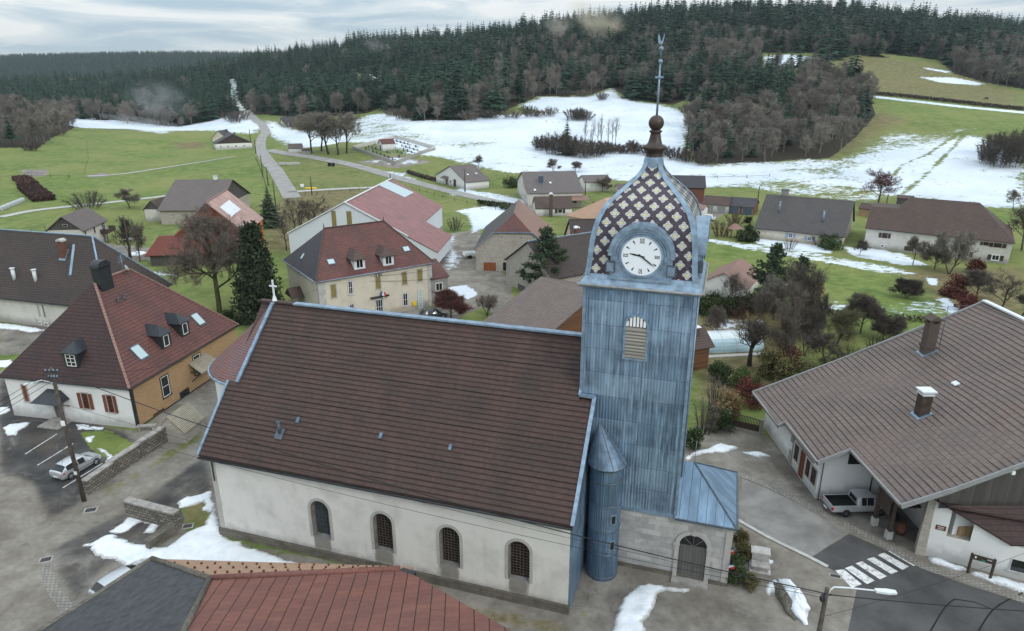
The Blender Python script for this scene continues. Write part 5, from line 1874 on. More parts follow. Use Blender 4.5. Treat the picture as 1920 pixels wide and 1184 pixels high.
# --- town hall
H=House('town_hall','cream two storey town hall with brown hipped roof, two dormers and olive shutters','town hall',(-28.26,93.67,34.78,19.39,15.38,7.29,13.23,4.57,4.89),'cream_wall','red_brown_tile',ov=0.4,gutter='lead_grey')
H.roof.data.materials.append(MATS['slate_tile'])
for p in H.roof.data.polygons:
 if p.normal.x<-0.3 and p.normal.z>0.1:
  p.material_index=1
mb=MB()
for x,y in(((0,0,7.3),(4.57,7.69,13.28)),((4.57,7.69,13.28),(14.5,7.69,13.28)),((19.39,0,7.3),(14.5,7.69,13.28))):
 mb.bar(x,y,0.22,0.12)
for u in(4.57,14.5):
 mb.tube([(u,7.69,13.2),(u,7.69,14.1)],0.1,0.03,n=8)
mb.build('ridge_cap','brown_tile',H.roof)
for a0,a1 in((H.ov-0.03,H.ov+1.05),(H.L-H.ov-0.75,H.L-H.ov+0.03)):
 mb=MB()
 H.wbox(mb,'f0',a0,a1,0.0,0.06,0,7.2)
 if a0<5:
  H.wbox(mb,'f3',H.ov-0.06,H.ov+0.6,0.0,0.06,0,7.2)
 mb.build('quoin','concrete_pale',H.T)
for tl,br in(((619.5,535),(631,557)),((703.5,520),(714,541)),((753,511),(763,533)),((782,506),(792,527))):
 H.win('f0',tl,br,leaf='shutter_olive',frame=None,trim='concrete_pale')
for tl,br in(((652,528),(662,551)),((755,551),(765,573)),((655,571),(665,588))):
 H.win('f0',tl,br,mull=(1,1),trim='concrete_pale')
H.win('f0',(704,563),(719,588),name='door',frame='white_paint',mull=(2,1),trim='trim_stone',sill=False)
H.win('f0',(783.5,547),(793,577),name='door',frame='white_paint',mull=(0,2),trim='concrete_pale',sill=False,pane='glass_sky')
mb=MB()
a,z=H.px('f0',711,556)
H.wbox(mb,'f0',a-1.5,a+1.5,0,0.5,z-0.08,z+0.1)
mb.build('door_hood','dark_metal',H.T)
mb=MB()
a,z=H.px('f0',776,569)
H.wbox(mb,'f0',a-0.3,a+0.3,0,0.25,z-0.35,z+0.35)
mb.build('letter_box','yellow_plain',H.T)
mb=MB()
a,z=H.px('f0',709,516)
for q in(-0.55,-0.3,0.05,0.25,0.5):
 H.wbox(mb,'f0',a+q-0.05,a+q+0.05,0.01,0.06,z-0.28,z+0.28)
mb.build('wall_plate','dark_metal',H.T)
for x,y in((677,502),(731,495)):
 p=H.rpx(x-2,y+3)
 H.dormer('f',p[0],p[1],1.75,1.7,1.05,1.1,'cladding_wall','brown_tile',ww=1.1,wh=1.25,mull=(1,0),ovh=0.42)
for x,y in((621,492),(762,468)):
 p=H.rpx(x,y)
 H.skylight(p[0],p[1],1.15,0.85)
p=H.rpx(567,482,'h')
H.skylight(p[0],p[1],0.8,0.7,'h')
mb=MB()
H.wbox(mb,'f3',7.5,10.5,0.0,1.8,3.0,3.15)
q=[H.P('f3',7.3,2.0,3.1),H.P('f3',10.7,2.0,3.1),H.P('f3',10.7,0.0,3.1),H.P('f3',7.3,0.0,3.1)]
mb.poly([q[0],q[3],H.P('f3',9,0,4.4),H.P('f3',9,2.0,4.4)])
mb.poly([q[2],q[1],H.P('f3',9,2.0,4.4),H.P('f3',9,0,4.4)])
mb.poly([q[1],q[0],H.P('f3',9,2.0,4.4)])
mb.build('porch_roof','brown_tile',H.T)
TOWN=H
HA=House('annex','low grey annex with a small brown roof at the right end of the town hall','annex',(-12.96,104.3,34.78,3.4,9,4.6,6.6,0,0),'block_wall','red_brown_tile',ov=0.2)
HA.win('f0',None,ab=(0.9,2.1,2.4,3.7),mull=(1,0))
mb=MB()
mb.box(0,0.5,0,0.03,0,0.34)
FL=thing('flag','French tricolour hanging over the town hall door','flag')
a,z=H.px('f0',712,549)
o=H.P('f0',a,0.05,z)
FL.parent=None
FL.location=H.T.matrix_basis@Vector(o)
FL.rotation_euler=(0,0,H.yaw)
def flag_mesh(root,hgt_=1.0,strips=('blue_plain','white_paint','red_plain'),wid=0.34,pole=True):
 for i,m_ in enumerate(strips):
  vs,fs=[],[]
  for r in range(6):
   for c in range(3):
    x=(i+c/2)*wid
    vs.append((x*0.75,-0.35-0.12*math.sin(x*7+r*0.8),0.35-r/5*hgt_-0.35*x))
  for r in range(5):
   for c in range(2):
    k=r*3+c
    fs.append((k,k+1,k+4,k+3))
  mb=MB()
  mb.add(vs,fs,True)
  mb.build('flag_stripe',m_,root)
 if pole:
  mb=MB()
  mb.tube([(-0.02,0.0,-0.5),(-0.02,-0.45,0.6)],0.025,n=6)
  mb.build('flag_pole','pole_wood',root)
flag_mesh(FL)
# --- warehouse with red metal roof: main hall and lower front bay
H=House('warehouse','big warehouse with weathered red metal roof and white sheet walls','warehouse',(-19.73,126.35,83.91,32.43,23.87,6.64,12.87,0,0),'cladding_wall','red_sheet',ov=0.15,th=0.12)
q=[H.rpx(x,y)for x,y in((710,348),(724,339),(776,362),(759,371))]
mb=MB()
mb.prism([(a[0],a[1],a[2]+0.03)for a in q],(0,0,0.08))
mb.build('roof_lights','glass_sky',H.T)
MATS['glass_sky']and None
for x0,x1 in((624,632),(652,661)):
 a0,a1=H.px('f3',x0,430)[0],H.px('f3',x1,430)[0]
 mb=MB()
 H.wbox(mb,'f3',min(a0,a1),max(a0,a1),0.0,0.06,0,11.2)
 mb.build('wall_stripe','shutter_olive',H.T)
mb=MB()
H.wbox(mb,'f0',0.2,H.L-0.2,0.0,0.08,0,2.2)
mb.build('base_wall','grey_concrete',H.T)
mb=MB()
c=[(0.0,0.0,6.62),(14.5,0.0,6.62),(14.5,-5.6,3.7),(0.0,-5.6,3.7)]
mb.prism(c,(0,0,-0.12))
mb.build('bay_roof','red_sheet',H.T)
mb=MB()
mb.prism([(0.15,0.1,-0.3),(0.15,-5.45,-0.3),(0.15,-5.45,3.6),(0.15,0.1,6.4)],(0.1,0,0))
mb.prism([(14.3,0.1,-0.3),(14.3,-5.45,-0.3),(14.3,-5.45,3.6),(14.3,0.1,6.4)],(0.1,0,0))
mb.prism([(0.25,-5.45,1.2),(14.3,-5.45,1.2),(14.3,-5.45,3.6),(0.25,-5.45,3.6)],(0,0.1,0))
mb.build('bay_wall','cladding_wall',H.T)
mb=MB()
mb.bar((-0.05,0,6.72),(-0.05,11.93,12.95),0.2,0.2)
mb.bar((-0.05,23.87,6.72),(-0.05,11.93,12.95),0.2,0.2)
mb.bar((0,11.93,12.93),(32.4,11.93,12.93),0.4,0.1)
mb.build('roof_trim','white_metal',H.T)
# --- stone barn with half-hipped gable
H=House('barn','stone barn with half hipped pink and grey roof and a brown garage door','barn',(7.50,124.66,86.25,19.80,14.67,4.52,10.52,3.84,0),'rubble','pink_tile',ov=0.25,half=7.6,ridge='pink_tile')
H.roof.data.materials.append(MATS['grey_flat_tile'])
H.roof.data.materials.append(MATS['red_brown_tile'])
for p in H.roof.data.polygons:
 if p.normal.z>0.1:
  if p.normal.y>0.3:
   p.material_index=1
  elif p.normal.x<-0.3:
   p.material_index=2
mb=MB()
t_=(7.6-4.52)/6.0
mb.bar((-0.03,14.67,4.55),(-0.03,14.67-7.33*t_,7.65),0.16,0.16)
mb.bar((-0.03,0,4.55),(-0.03,7.33*t_,7.65),0.16,0.16)
mb.bar((-0.03,7.33*t_,7.62),(-0.03,14.67-7.33*t_,7.62),0.16,0.16)
mb.build('verge_trim','lead_grey',H.roof)
H.win('f3',(906.5,492),(930,508),name='door',leaf='garage_wood',sill=False,frame=None)
H.win('f3',(943,492),(958,508),name='door',leaf='black_plain',sill=False,frame=None)
for x,y in((940,445),(978,446)):
 H.win('f3',(x-1.5,y-1.5),(x+1.5,y+1.5),leaf='black_plain',frame=None,trim=None)
 # --- dark tiled L-shaped house behind the tower
Z0=8.5
def poly_house(name,label,cat,roofs,walls,roofmat,wallmat,loc,th=0.16,extra=None):
 """building given as roof polygons and wall quads in world coordinates"""
 t=thing(name,label,cat,loc)
 o=Vector(loc)
 mb=MB()
 for q in roofs:
  mb.prism([Vector(p)-o for p in q],(0,0,-th))
 r=mb.build('roof',roofmat,t)
 mb=MB()
 for q in walls:
  mb.poly([Vector(p)-o for p in q])
 mb.build('wall',wallmat,t)
 return t,r
def az(x,y,z):
 return Vector(at_z(x,y,z))
H=House('house','house with dark brown tiles, zinc ridge and round topped chimney left of the clock dome','house',(6.5,104.8,32,21,15,4.4,9.2,0,6),'rubble','dark_tile',ov=0.3,ridge='lead_grey')
H.win('f3',(971,531),(985,549),leaf='door_wood',frame=None)
H.chimney(11.5,9.0,0.75,0.65,1.6,'red_brick','snow_cover',style='round',flash=False)
H=House('house','brown tiled house joined to the stone barn, half hidden by the pine','house',(11.2,122.0,4,15.5,12,5.0,9.6,0,2.0),'cream_wall','dark_tile',ov=0.3,ridge='brown_tile')
R0_,R1_=az(1014,519,6.4),az(1112,556,6.4)
E0_=az(904,604,2.4)
E1_=E0_+(R1_-R0_)
B0_=R0_*2-E0_
B1_=R1_*2-E1_
B0_.z=B1_.z=2.4
dz_=Vector((0,0,.2))
T_,r_=poly_house('shed','big open shed with ribbed taupe tiles just behind the church ridge','shed',[[E0_,E1_,R1_,R0_],[B1_,B0_,R0_,R1_]],[[(E0_.x,E0_.y,0),(B0_.x,B0_.y,0),B0_-dz_,R0_-dz_,E0_-dz_],[(B1_.x,B1_.y,0),(E1_.x,E1_.y,0),E1_-dz_,R1_-dz_,B1_-dz_],[(B0_.x,B0_.y,0),(B1_.x,B1_.y,0),B1_-dz_,B0_-dz_]],'grey_tile','brown_planks',(E0_.x,E0_.y,0))
H=House('house','house with a bright orange roof partly hidden behind the clock dome','house',(25.73,152.69,43.9,12,18.13,3.11,7.97,3.74,3.0),'cream_wall','orange_tile',ov=0.4)
H.chimney(6,14,0.6,0.6,0.9,'red_brick',None,flash=False)
# --- houses on the road below the snow field
H=House('house','white gabled house with taupe roof beside the road, small pent over its door','house',(-15.27,225.47,33.48,9.54,22.12,2.5,6.8,0,0),'white_wall','taupe_tile',ov=0.35)
a,z=H.px('f3',830,330)
H.win('f3',None,ab=(13.2,14.6,0.1,2.0),name='door',leaf='door_wood',sill=False,trim=None)
H.win('f3',None,ab=(7.2,9.0,0.1,2.6),name='door',leaf='beam_wood',sill=False,trim=None)
H.win('f3',None,ab=(10.6,11.6,1.1,2.0),trim=None,mull=(0,0))
mb=MB()
q=[H.P('f3',12.4,0,3.0),H.P('f3',16,0,3.0),H.P('f3',16,1.6,2.4),H.P('f3',12.4,1.6,2.4)]
mb.prism(q,(0,0,-0.1))
mb.build('door_pent','taupe_tile',H.T)
p=H.rpx(883,327)
for x,y in((877,328),(893,326)):
 p=H.rpx(x,y)
 H.skylight(p[0],p[1],0.9,0.9,pane='white_metal')
H=House('farmhouse','wide house with taupe roof, box chimney and stone gable under the snow field','house',(4.16,192.51,5.89,16.52,27.35,4.23,8.54,0,0),'pale_wall','taupe_tile',ov=0.4)
for a,z in((5,1.2),(9,1.2),(13.5,1.0),(7,4.2),(11,4.4)):
 H.win('f3',None,ab=(a,a+1.2,z,z+1.5),mull=(0,0))
p=H.rpx(1014,343)
H.chimney(p[0],p[1],1.3,1.3,1.9,'slate_blue','lead_dark')
for x,y in((1003,357),(1032,343.5)):
 p=H.rpx(x,y)
 H.skylight(p[0],p[1],0.8,1.2,pane='white_metal')
H.win('f0',None,ab=(8.2,14.5,1.2,3.2),mull=(3,0),trim=None,frame='dark_metal')
mb=MB()
q=[H.P('f0',12.5,0.05,3.3),H.P('f0',17.5,0.05,3.3),H.P('f0',17.5,3.0,2.4),H.P('f0',12.5,3.0,2.4)]
mb.prism(q,(0,0,-0.06))
mb.build('awning','pink_tile',H.T)
H=House('house','low white house with brown roof and a tall snow capped chimney beside it','house',(6.19,180.63,3.82,10.33,8.26,2.08,4.62,0,0),'white_wall','brown_tile',ov=0.3)
H.win('f0',None,ab=(6.2,7.4,0.7,1.8),shutter='beam_wood',trim=None,mull=(0,0))
H.chimney(4.1,-1.2,0.9,0.8,4.6,'dark_brick','snow_cover',style='round',flash=False,z=-0.3)
H=House('cottage','small pale cottage with taupe roof beyond the box chimney house','house',(23.5,221.98,7.57,9.01,9.14,3.03,4.81,0,0),'white_wall','taupe_tile',ov=0.3)
H=House('cabin','tiny grey gabled cabin right of the pale cottage','shed',(33.6,217,12,3.2,3.2,1.7,3.1,0,0),'pale_wall','taupe_tile',ov=0.15)
# --- cluster right of the dome
H=House('house','brick gabled house with slate roof just right of the dome','house',(45.5,201.4,-8,11.6,9,4.6,7.6,0,0),'red_brick','slate_tile',ov=0.4)
H.win('f1',None,ab=(2.5,3.3,1.2,2.8),trim=None,mull=(0,0),frame='dark_metal')
H=House('garage','brown roofed garage with two grey doors','garage',(52.46,186.92,-27.13,7.39,6.5,2.25,4.2,0,0),'pale_wall','brown_tile',ov=0.2)
for a in(0.9,4.2):
 H.win('f0',None,ab=(a,a+2.3,0.0,1.9),name='door',leaf='garage_grey',sill=False,trim=None)
H=House('garage','slate roofed wooden garage with two dark blue doors','garage',(58.84,184.43,-27.21,7.15,8.4,2.18,4.06,0,0),'brown_planks','slate_tile',ov=0.2)
for a in(0.5,4.0):
 H.win('f0',None,ab=(a,a+2.6,0.0,1.9),name='door',leaf='slate_blue',sill=False,trim=None)
H=House('outbuilding','small white outbuilding with a pale rose roof beside the parked car','outbuilding',(46.3,178.8,-32,4.6,4.5,2.5,3.4,0,0),'white_wall','pink_tile',ov=0.25)
H.win('f0',None,ab=(0.8,1.4,0.8,2.0),trim=None,mull=(0,0))
H.win('f0',None,ab=(2.6,3.4,0.2,2.0),trim=None,mull=(0,0))
H=House('farmhouse','long house with a plain grey roof, two flue pipes and blue shutters','house',(55.76,153.99,-30.81,19.18,20.62,2.44,8.79,0,0),'cream_wall','grey_flat_tile',ov=0.4)
for tl,br in(((1479,438),(1486,446)),((1514,444),(1521,452))):
 H.win('f0',tl,br,shutter='shutter_blue',mull=(1,1),trim=None)
for x,y in((1461,398),(1543,416)):
 p=H.rpx(x,y)
 H.pipe(p[0],p[1],2.3,0.2,'lead_grey')
H.chimney(4.0,10.9,1.6,1.0,1.6,'block_wall','lead_dark',flash=False)
mb=MB()
mb.box(0,0.2,0,0,0,0)
H=House('farmhouse','great farmhouse with brown hipped roof and many shuttered windows in front of the snow slope','house',(78.65,143.32,-32.70,24.08,16.27,4.42,10.53,4.42,6.98),'pale_wall','brown_tile',ov=0.35)
for tl,br in(((1655,437),(1663,447)),((1811,449),(1820,458)),((1845,454),(1853,461)),((1864.5,456),(1877,465))):
 H.win('f0',tl,br,shutter='beam_wood',mull=(1,0),frame='red_wood',trim=None)
for tl,br in(((1805,471),(1815,482)),((1861,478),(1872,489))):
 H.win('f0',tl,br,shutter='beam_wood',mull=(1,0),trim='white_paint')
H.win('f0',(1696,461),(1712,472),leaf='beam_wood',frame=None,trim=None,name='door',sill=False)
H.win('f0',(1652,459),(1657,464),trim=None,mull=(0,0))
mb=MB()
zl=8.34
v_=(zl-H.ze)/H.k
q=[(-2.6,0,H.ze),(0,0,H.ze),(4.42*v_/8.135,v_,zl),(-2.6,v_,zl)]
mb.prism(q,(0,0,-0.16))
mb.prism([(-2.6,16.27,H.ze),(0,16.27,H.ze),(4.42*v_/8.135,16.27-v_,zl),(-2.6,16.27-v_,zl)],(0,0,-0.16))
mb.prism([(-2.6,v_,zl),(4.42*v_/8.135,v_,zl),(4.42*v_/8.135,16.27-v_,zl),(-2.6,16.27-v_,zl)],(0,0,-0.16))
mb.build('side_roof','brown_tile',H.T)
mb=MB()
mb.prism([(-2.3,0.35,-0.3),(-2.3,15.9,-0.3),(-2.3,15.9,4.2),(-2.3,16.27-v_,zl-.2),(-2.3,v_,zl-.2),(-2.3,0.35,4.2)],(0.1,0,0))
mb.prism([(-2.2,0.35,-0.3),(0.35,0.35,-0.3),(0.35,0.35,4.3),(-2.2,0.35,4.3)],(0,0.1,0))
mb.build('side_wall','pale_wall',H.T)
H=House('shed','orange timber shed with flat brown roof behind the two big farmhouses','shed',(92.96,181.24,-45,8.5,4.2,2.1,3.3,0,0),'pale_planks','brown_tile',ov=0.2)
H.win('f0',None,ab=(4.8,7.8,0.1,1.8),leaf='black_plain',name='door',sill=False,trim=None,frame=None)
H=House('cabin','narrow plank cabin under the big bare tree on the hill side','shed',(105.5,186,-30,4.2,4.2,4.0,4.6,0,0),'grey_planks','brown_tile',ov=0.15)
H=House('outbuilding','white gabled outbuilding with a rose tiled roof behind the dark pine','outbuilding',(38.9,107.2,57.65,11.5,8.2,1.9,4.3,0,0),'white_wall','pink_tile',ov=0.3)
# --- chalet by the pool
H=House('chalet','little red brown timber chalet with dark roof beside the pool','chalet',(15.7,75.3,22.2,10.7,5.2,3.1,5.1,0,0),'brown_planks','brown_tile',ov=0.45)
H.chimney(9.0,1.6,0.5,0.5,1.0,'dark_brick','snow_cover',flash=False)
# --- left margin sheds
H=House('barn','open fronted barn with brown roof at the left margin of the village','barn',(-133,154.5,96,12,13,3.6,6.4,0,0),'grey_planks','brown_tile',ov=0.5)
H=House('barn','pale blue walled shed with rusty roof at the far left','barn',(-155.5,186,95,10,14,4.2,6.2,0,0),'cladding_wall','brown_tile',ov=0.3)
# --- big farmhouse in the right foreground (eave at x = 26, ridge at x = 47)
S_=0.455
def fz(x,zoff=0.0):
 return 4.3+S_*(x-26)+zoff
def front_farm():
 T=thing('farmhouse','very large farmhouse with pale brown tiled roof, white walls, carport and timber gable','house',(26.7,52,0))
 o=Vector((26.7,52,0))
 def b(mb,name,mat,parent=T):
  mb.v=[tuple(Vector(p)-o)for p in mb.v]
  return mb.build(name,mat,parent)
 YB,YF,XR=64.3,42.3,47.2
 outline=[(25.25,57.2,YB),(25.95,50.15,57.2),(28.55,YF,50.15)]
 mb=MB()
 def sag(x,y):
  t=(x-25)/22.0
  return-0.55*math.sin(min(max(t,0),1)*math.pi)*0.5+0.07*math.sin(y*0.55+x*0.3)
 nr=46
 xs=np.linspace(25.25,XR,nr+1)
 for k in range(nr):
  xa,xb=xs[k],xs[k+1]
  y1=YB
  y0=57.2 if xb<26.0 else(50.15 if xb<28.6 else YF)
  ys=np.linspace(y0,y1,30)
  V,F=[],[]
  for y in ys:
   V+=[(xa-0.03,y,fz(xa)+sag(xa,y)-0.08),(xa-0.03,y,fz(xa)+sag(xa,y)+0.045),(xb,y,fz(xb)+sag(xb,y))]
  for i in range(len(ys)-1):
   a=3*i
   F+=[(a+3,a,a+1,a+4),(a+4,a+1,a+2,a+5)]
  mb.add(V,F)
 for x0,y0,y1 in outline:
  mb.prism([(x0,y0,fz(x0)-0.12),(XR,y0,fz(XR)-0.45),(XR,y1,fz(XR)-0.45),(x0,y1,fz(x0)-0.12)],(0,0,-0.2))
 mb.prism([(XR,YF,fz(XR)),(XR+22,YF,4),(XR+22,YB,4),(XR,YB,fz(XR))],(0,0,-0.25))
 rf=b(mb,'roof','grey_tile')
 lay=rf.data.uv_layers[0].data
 me=rf.data
 for p in me.polygons:
  if p.normal.z>0.5:
   for li in p.loop_indices:
    c=me.vertices[me.loops[li].vertex_index].co
    lay[li].uv=(c.y,(c.x+1.45)/(XR-25.25)*nr*0.46+0.03)
 mb=MB()
 for x0,y0,y1 in outline:
  mb.bar((x0-0.05,y0,fz(x0)-0.02),(x0-0.05,y1,fz(x0)-0.02),0.14,0.16)
 mb.bar((25.2,57.12,fz(25.2)-.02),(26.0,57.12,fz(26)-.02),0.1,0.3)
 mb.bar((25.9,50.07,fz(25.9)-.02),(28.6,50.07,fz(28.6)-.02),0.12,0.34)
 mb.bar((28.5,YF-0.1,fz(28.5)-.05),(32.0,YF-.1,fz(32)-0.25),0.12,0.4)
 mb.bar((32.0,YF-.1,fz(32)-0.25),(XR,YF-.1,fz(XR)-.1),0.12,0.36)
 mb.bar((25.2,YB+.05,fz(25.2)),(34.0,YB+.05,fz(34.0)-0.2),0.14,0.2)
 mb.bar((34.0,YB+.05,fz(34.0)-0.2),(XR,YB+.05,fz(XR)),0.14,0.2)
 b(mb,'verge_board','garage_grey')
 mb=MB()
 mb.bar((XR,YF-.1,fz(XR)+0.08),(XR,YB+.1,fz(XR)+0.08),0.5,0.16)
 b(mb,'ridge_cap','white_metal')
 mb=MB()
 X0=26.75
 mb.poly([(X0,64.0,-0.3),(X0,51.0,-0.3),(X0,51.0,fz(X0)-0.3),(X0,64.0,fz(X0)-0.3)])
 mb.poly([(X0,51.0,-0.3),(33.5,51.0,-0.3),(33.5,51.0,fz(33.5)-0.5),(X0,51.0,fz(X0)-0.3)])
 mb.poly([(33.5,51.0,-0.3),(33.5,43.2,-0.3),(33.5,43.2,fz(33.5)-.6),(33.5,51,fz(33.5)-.6)])
 mb.poly([(60,64.0,-0.3),(X0,64.0,-0.3),(X0,64.0,fz(X0)-0.3),(XR,64.0,fz(XR)-0.6),(60,64,6)])
 mb.poly([(33.5,43.2,-0.3),(60,43.2,-0.3),(60,43.2,4.6),(33.5,43.2,4.6)])
 b(mb,'wall','white_wall')
 mb=MB()
 mb.poly([(31.9,43.1,4.6),(60,43.1,4.6),(60,43.1,7.8),(XR,43.1,fz(XR)-.5),(31.9,43.1,fz(31.9)-.5)])
 b(mb,'timber_gable','grey_planks')
 mb=MB()
 for x in(36.0,38.6,41.4,44.2):
  mb.bar((x,43.0,fz(x)-0.6),(x,42.1,fz(x)-0.6),0.24,0.26)
 b(mb,'purlin_end','white_paint')
 mb=MB()
 mb.box(26.66,27.15,56.55,57.2,-0.2,3.9)
 b(mb,'stone_pier','block_wall')
 for y0,y1,z0,z1,kind in((55.3,56.2,1.0,2.6,'w'),(53.85,54.9,0.05,2.75,'d'),(52.75,53.55,0.95,2.6,'w'),(51.45,52.4,0.95,2.5,'w')):
  mb=MB()
  for q in((y0-.12,y0,z0,z1+.12),(y1,y1+.12,z0,z1+.12),(y0,y1,z1,z1+.12),(y0-.18,y1+.18,z0-.12,z0)):
   mb.box(X0-0.06,X0,q[0],q[1],q[2],q[3])
  wd=b(mb,'window' if kind=='w' else 'door','trim_stone')
  mb=MB()
  mb.box(X0-0.03,X0-0.015,y0,y1,z0,z1)
  b(mb,'pane' if kind=='w' else 'leaf','glass_dark' if kind=='w' else 'red_wood',wd)
  if kind=='w':
   mb=MB()
   for q in((y0,y0+.06,z0,z1),(y1-.06,y1,z0,z1),(y0+.06,y1-.06,z0,z0+.06),(y0+.06,y1-.06,z1-.06,z1),((y0+y1)/2-.03,(y0+y1)/2+.03,z0+.06,z1-.06)):
    mb.box(X0-0.05,X0-0.031,*q)
   b(mb,'sash','red_wood',wd)
 mb=MB()
 mb.box(29.0,31.4,50.93,51.0,3.55,4.9)
 b(mb,'opening','black_plain')
 mb=MB()
 mb.tube([(31.3,50.9,5.3),(31.3,50.85,0)],0.06,n=6)
 mb.tube([(26.9,50.9,4.2),(26.9,50.85,0)],0.04,n=6)
 b(mb,'downpipe','lead_dark')
 for x,y in((30.05,47.35),(30.3,45.6)):
  mb=MB()
  mb.box(x-.14,x+.14,y-.14,y+.14,0.7,fz(x)-0.4)
  ps=b(mb,'post','beam_wood')
  mb=MB()
  mb.box(x-.22,x+.22,y-.22,y+.22,-0.1,0.72)
  b(mb,'post_foot','concrete_pale',ps)
 mb=MB()
 mb.bar((30.05,50.9,5.6),(30.3,42.6,5.6),0.24,0.3)
 mb.poly([(28.9,42.6,4.9),(28.9,47.2,4.9),(30.2,47.2,5.6),(30.2,42.6,5.6)])
 mb.poly([(29.95,45.5,2.1),(29.95,47.3,2.1),(29.95,47.3,5.4),(29.95,45.5,5.4)])
 b(mb,'carport_beam','beam_wood')
 for x,y,w_,d_,h_,mat,st in((39.6,59.9,0.95,0.85,3.0,'dark_brick','roof'),(34.75,51.5,0.85,0.8,1.9,'beam_wood','cap')):
  z=fz(x)+sag(x,y)
  mb=MB()
  mb.box(x-w_/2,x+w_/2,y-d_/2,y+d_/2,z-0.8,z+h_)
  c=b(mb,'chimney',mat)
  mb=MB()
  if st=='roof':
   mb.box(x-w_/2-.1,x+w_/2+.1,y-d_/2-.1,y+d_/2+.1,z+0.55,z+0.75)
   for q in(-1,1):
    for r in(-1,1):
     mb.box(x+q*.34-.12,x+q*.34+.12,y+r*.3-.12,y+r*.3+.12,z+h_,z+h_+0.35)
   mb.prism([(x-.65,y-.62,z+h_+.35),(x+.65,y-.62,z+h_+.35),(x,y-.62,z+h_+.8)],(0,1.24,0))
   b(mb,'chimney_cap','dark_brick',c)
  else:
   mb.box(x-.5,x+.5,y-.48,y+.48,z+h_,z+h_+.12)
   mb.box(x-.34,x+.34,y-.34,y+.34,z+h_+.12,z+h_+.3)
   mb.box(x-.62,x+.62,y-.55,y+.55,z+h_+.3,z+h_+.42)
   b(mb,'chimney_cap','white_metal',c)
  mb=MB()
  q=[(x-w_/2-.2,y-d_/2-.2),(x+w_/2+.15,y-d_/2-.2),(x+w_/2+.15,y+d_/2+.2),(x-w_/2-.2,y+d_/2+.2)]
  mb.prism([(p[0],p[1],fz(p[0])+sag(p[0],p[1])+0.02)for p in q],(0,0,0.1))
  b(mb,'flashing','lead_grey',c)
 mb=MB()
 z=fz(40.6)
 mb.tube([(40.7,59.9,z-.2),(40.7,59.9,z+4.0)],0.03,n=5)
 for q in range(4):
  mb.tube([(40.7,59.4,z+3.0+.25*q),(40.7,60.4,z+3.0+.25*q)],0.015,n=4)
 mb.tube([(40.7,59.9,z+3.9),(42.6,59.6,z+4.2)],0.02,n=4)
 b(mb,'aerial','lead_dark')
 mb=MB()
 mb.prism([(38.4,53.4,fz(38.4)-.15),(38.8,53.4,fz(38.8)-.15),(38.8,54.0,fz(38.8)-.15),(38.4,54.0,fz(38.4)-.15)],(0,0,0.1))
 b(mb,'roof_vent','white_metal')
 mb=MB()
 mb.box(26.62,26.66,56.65,57.1,1.5,2.3)
 b(mb,'notice_board','white_metal')
front_farm()
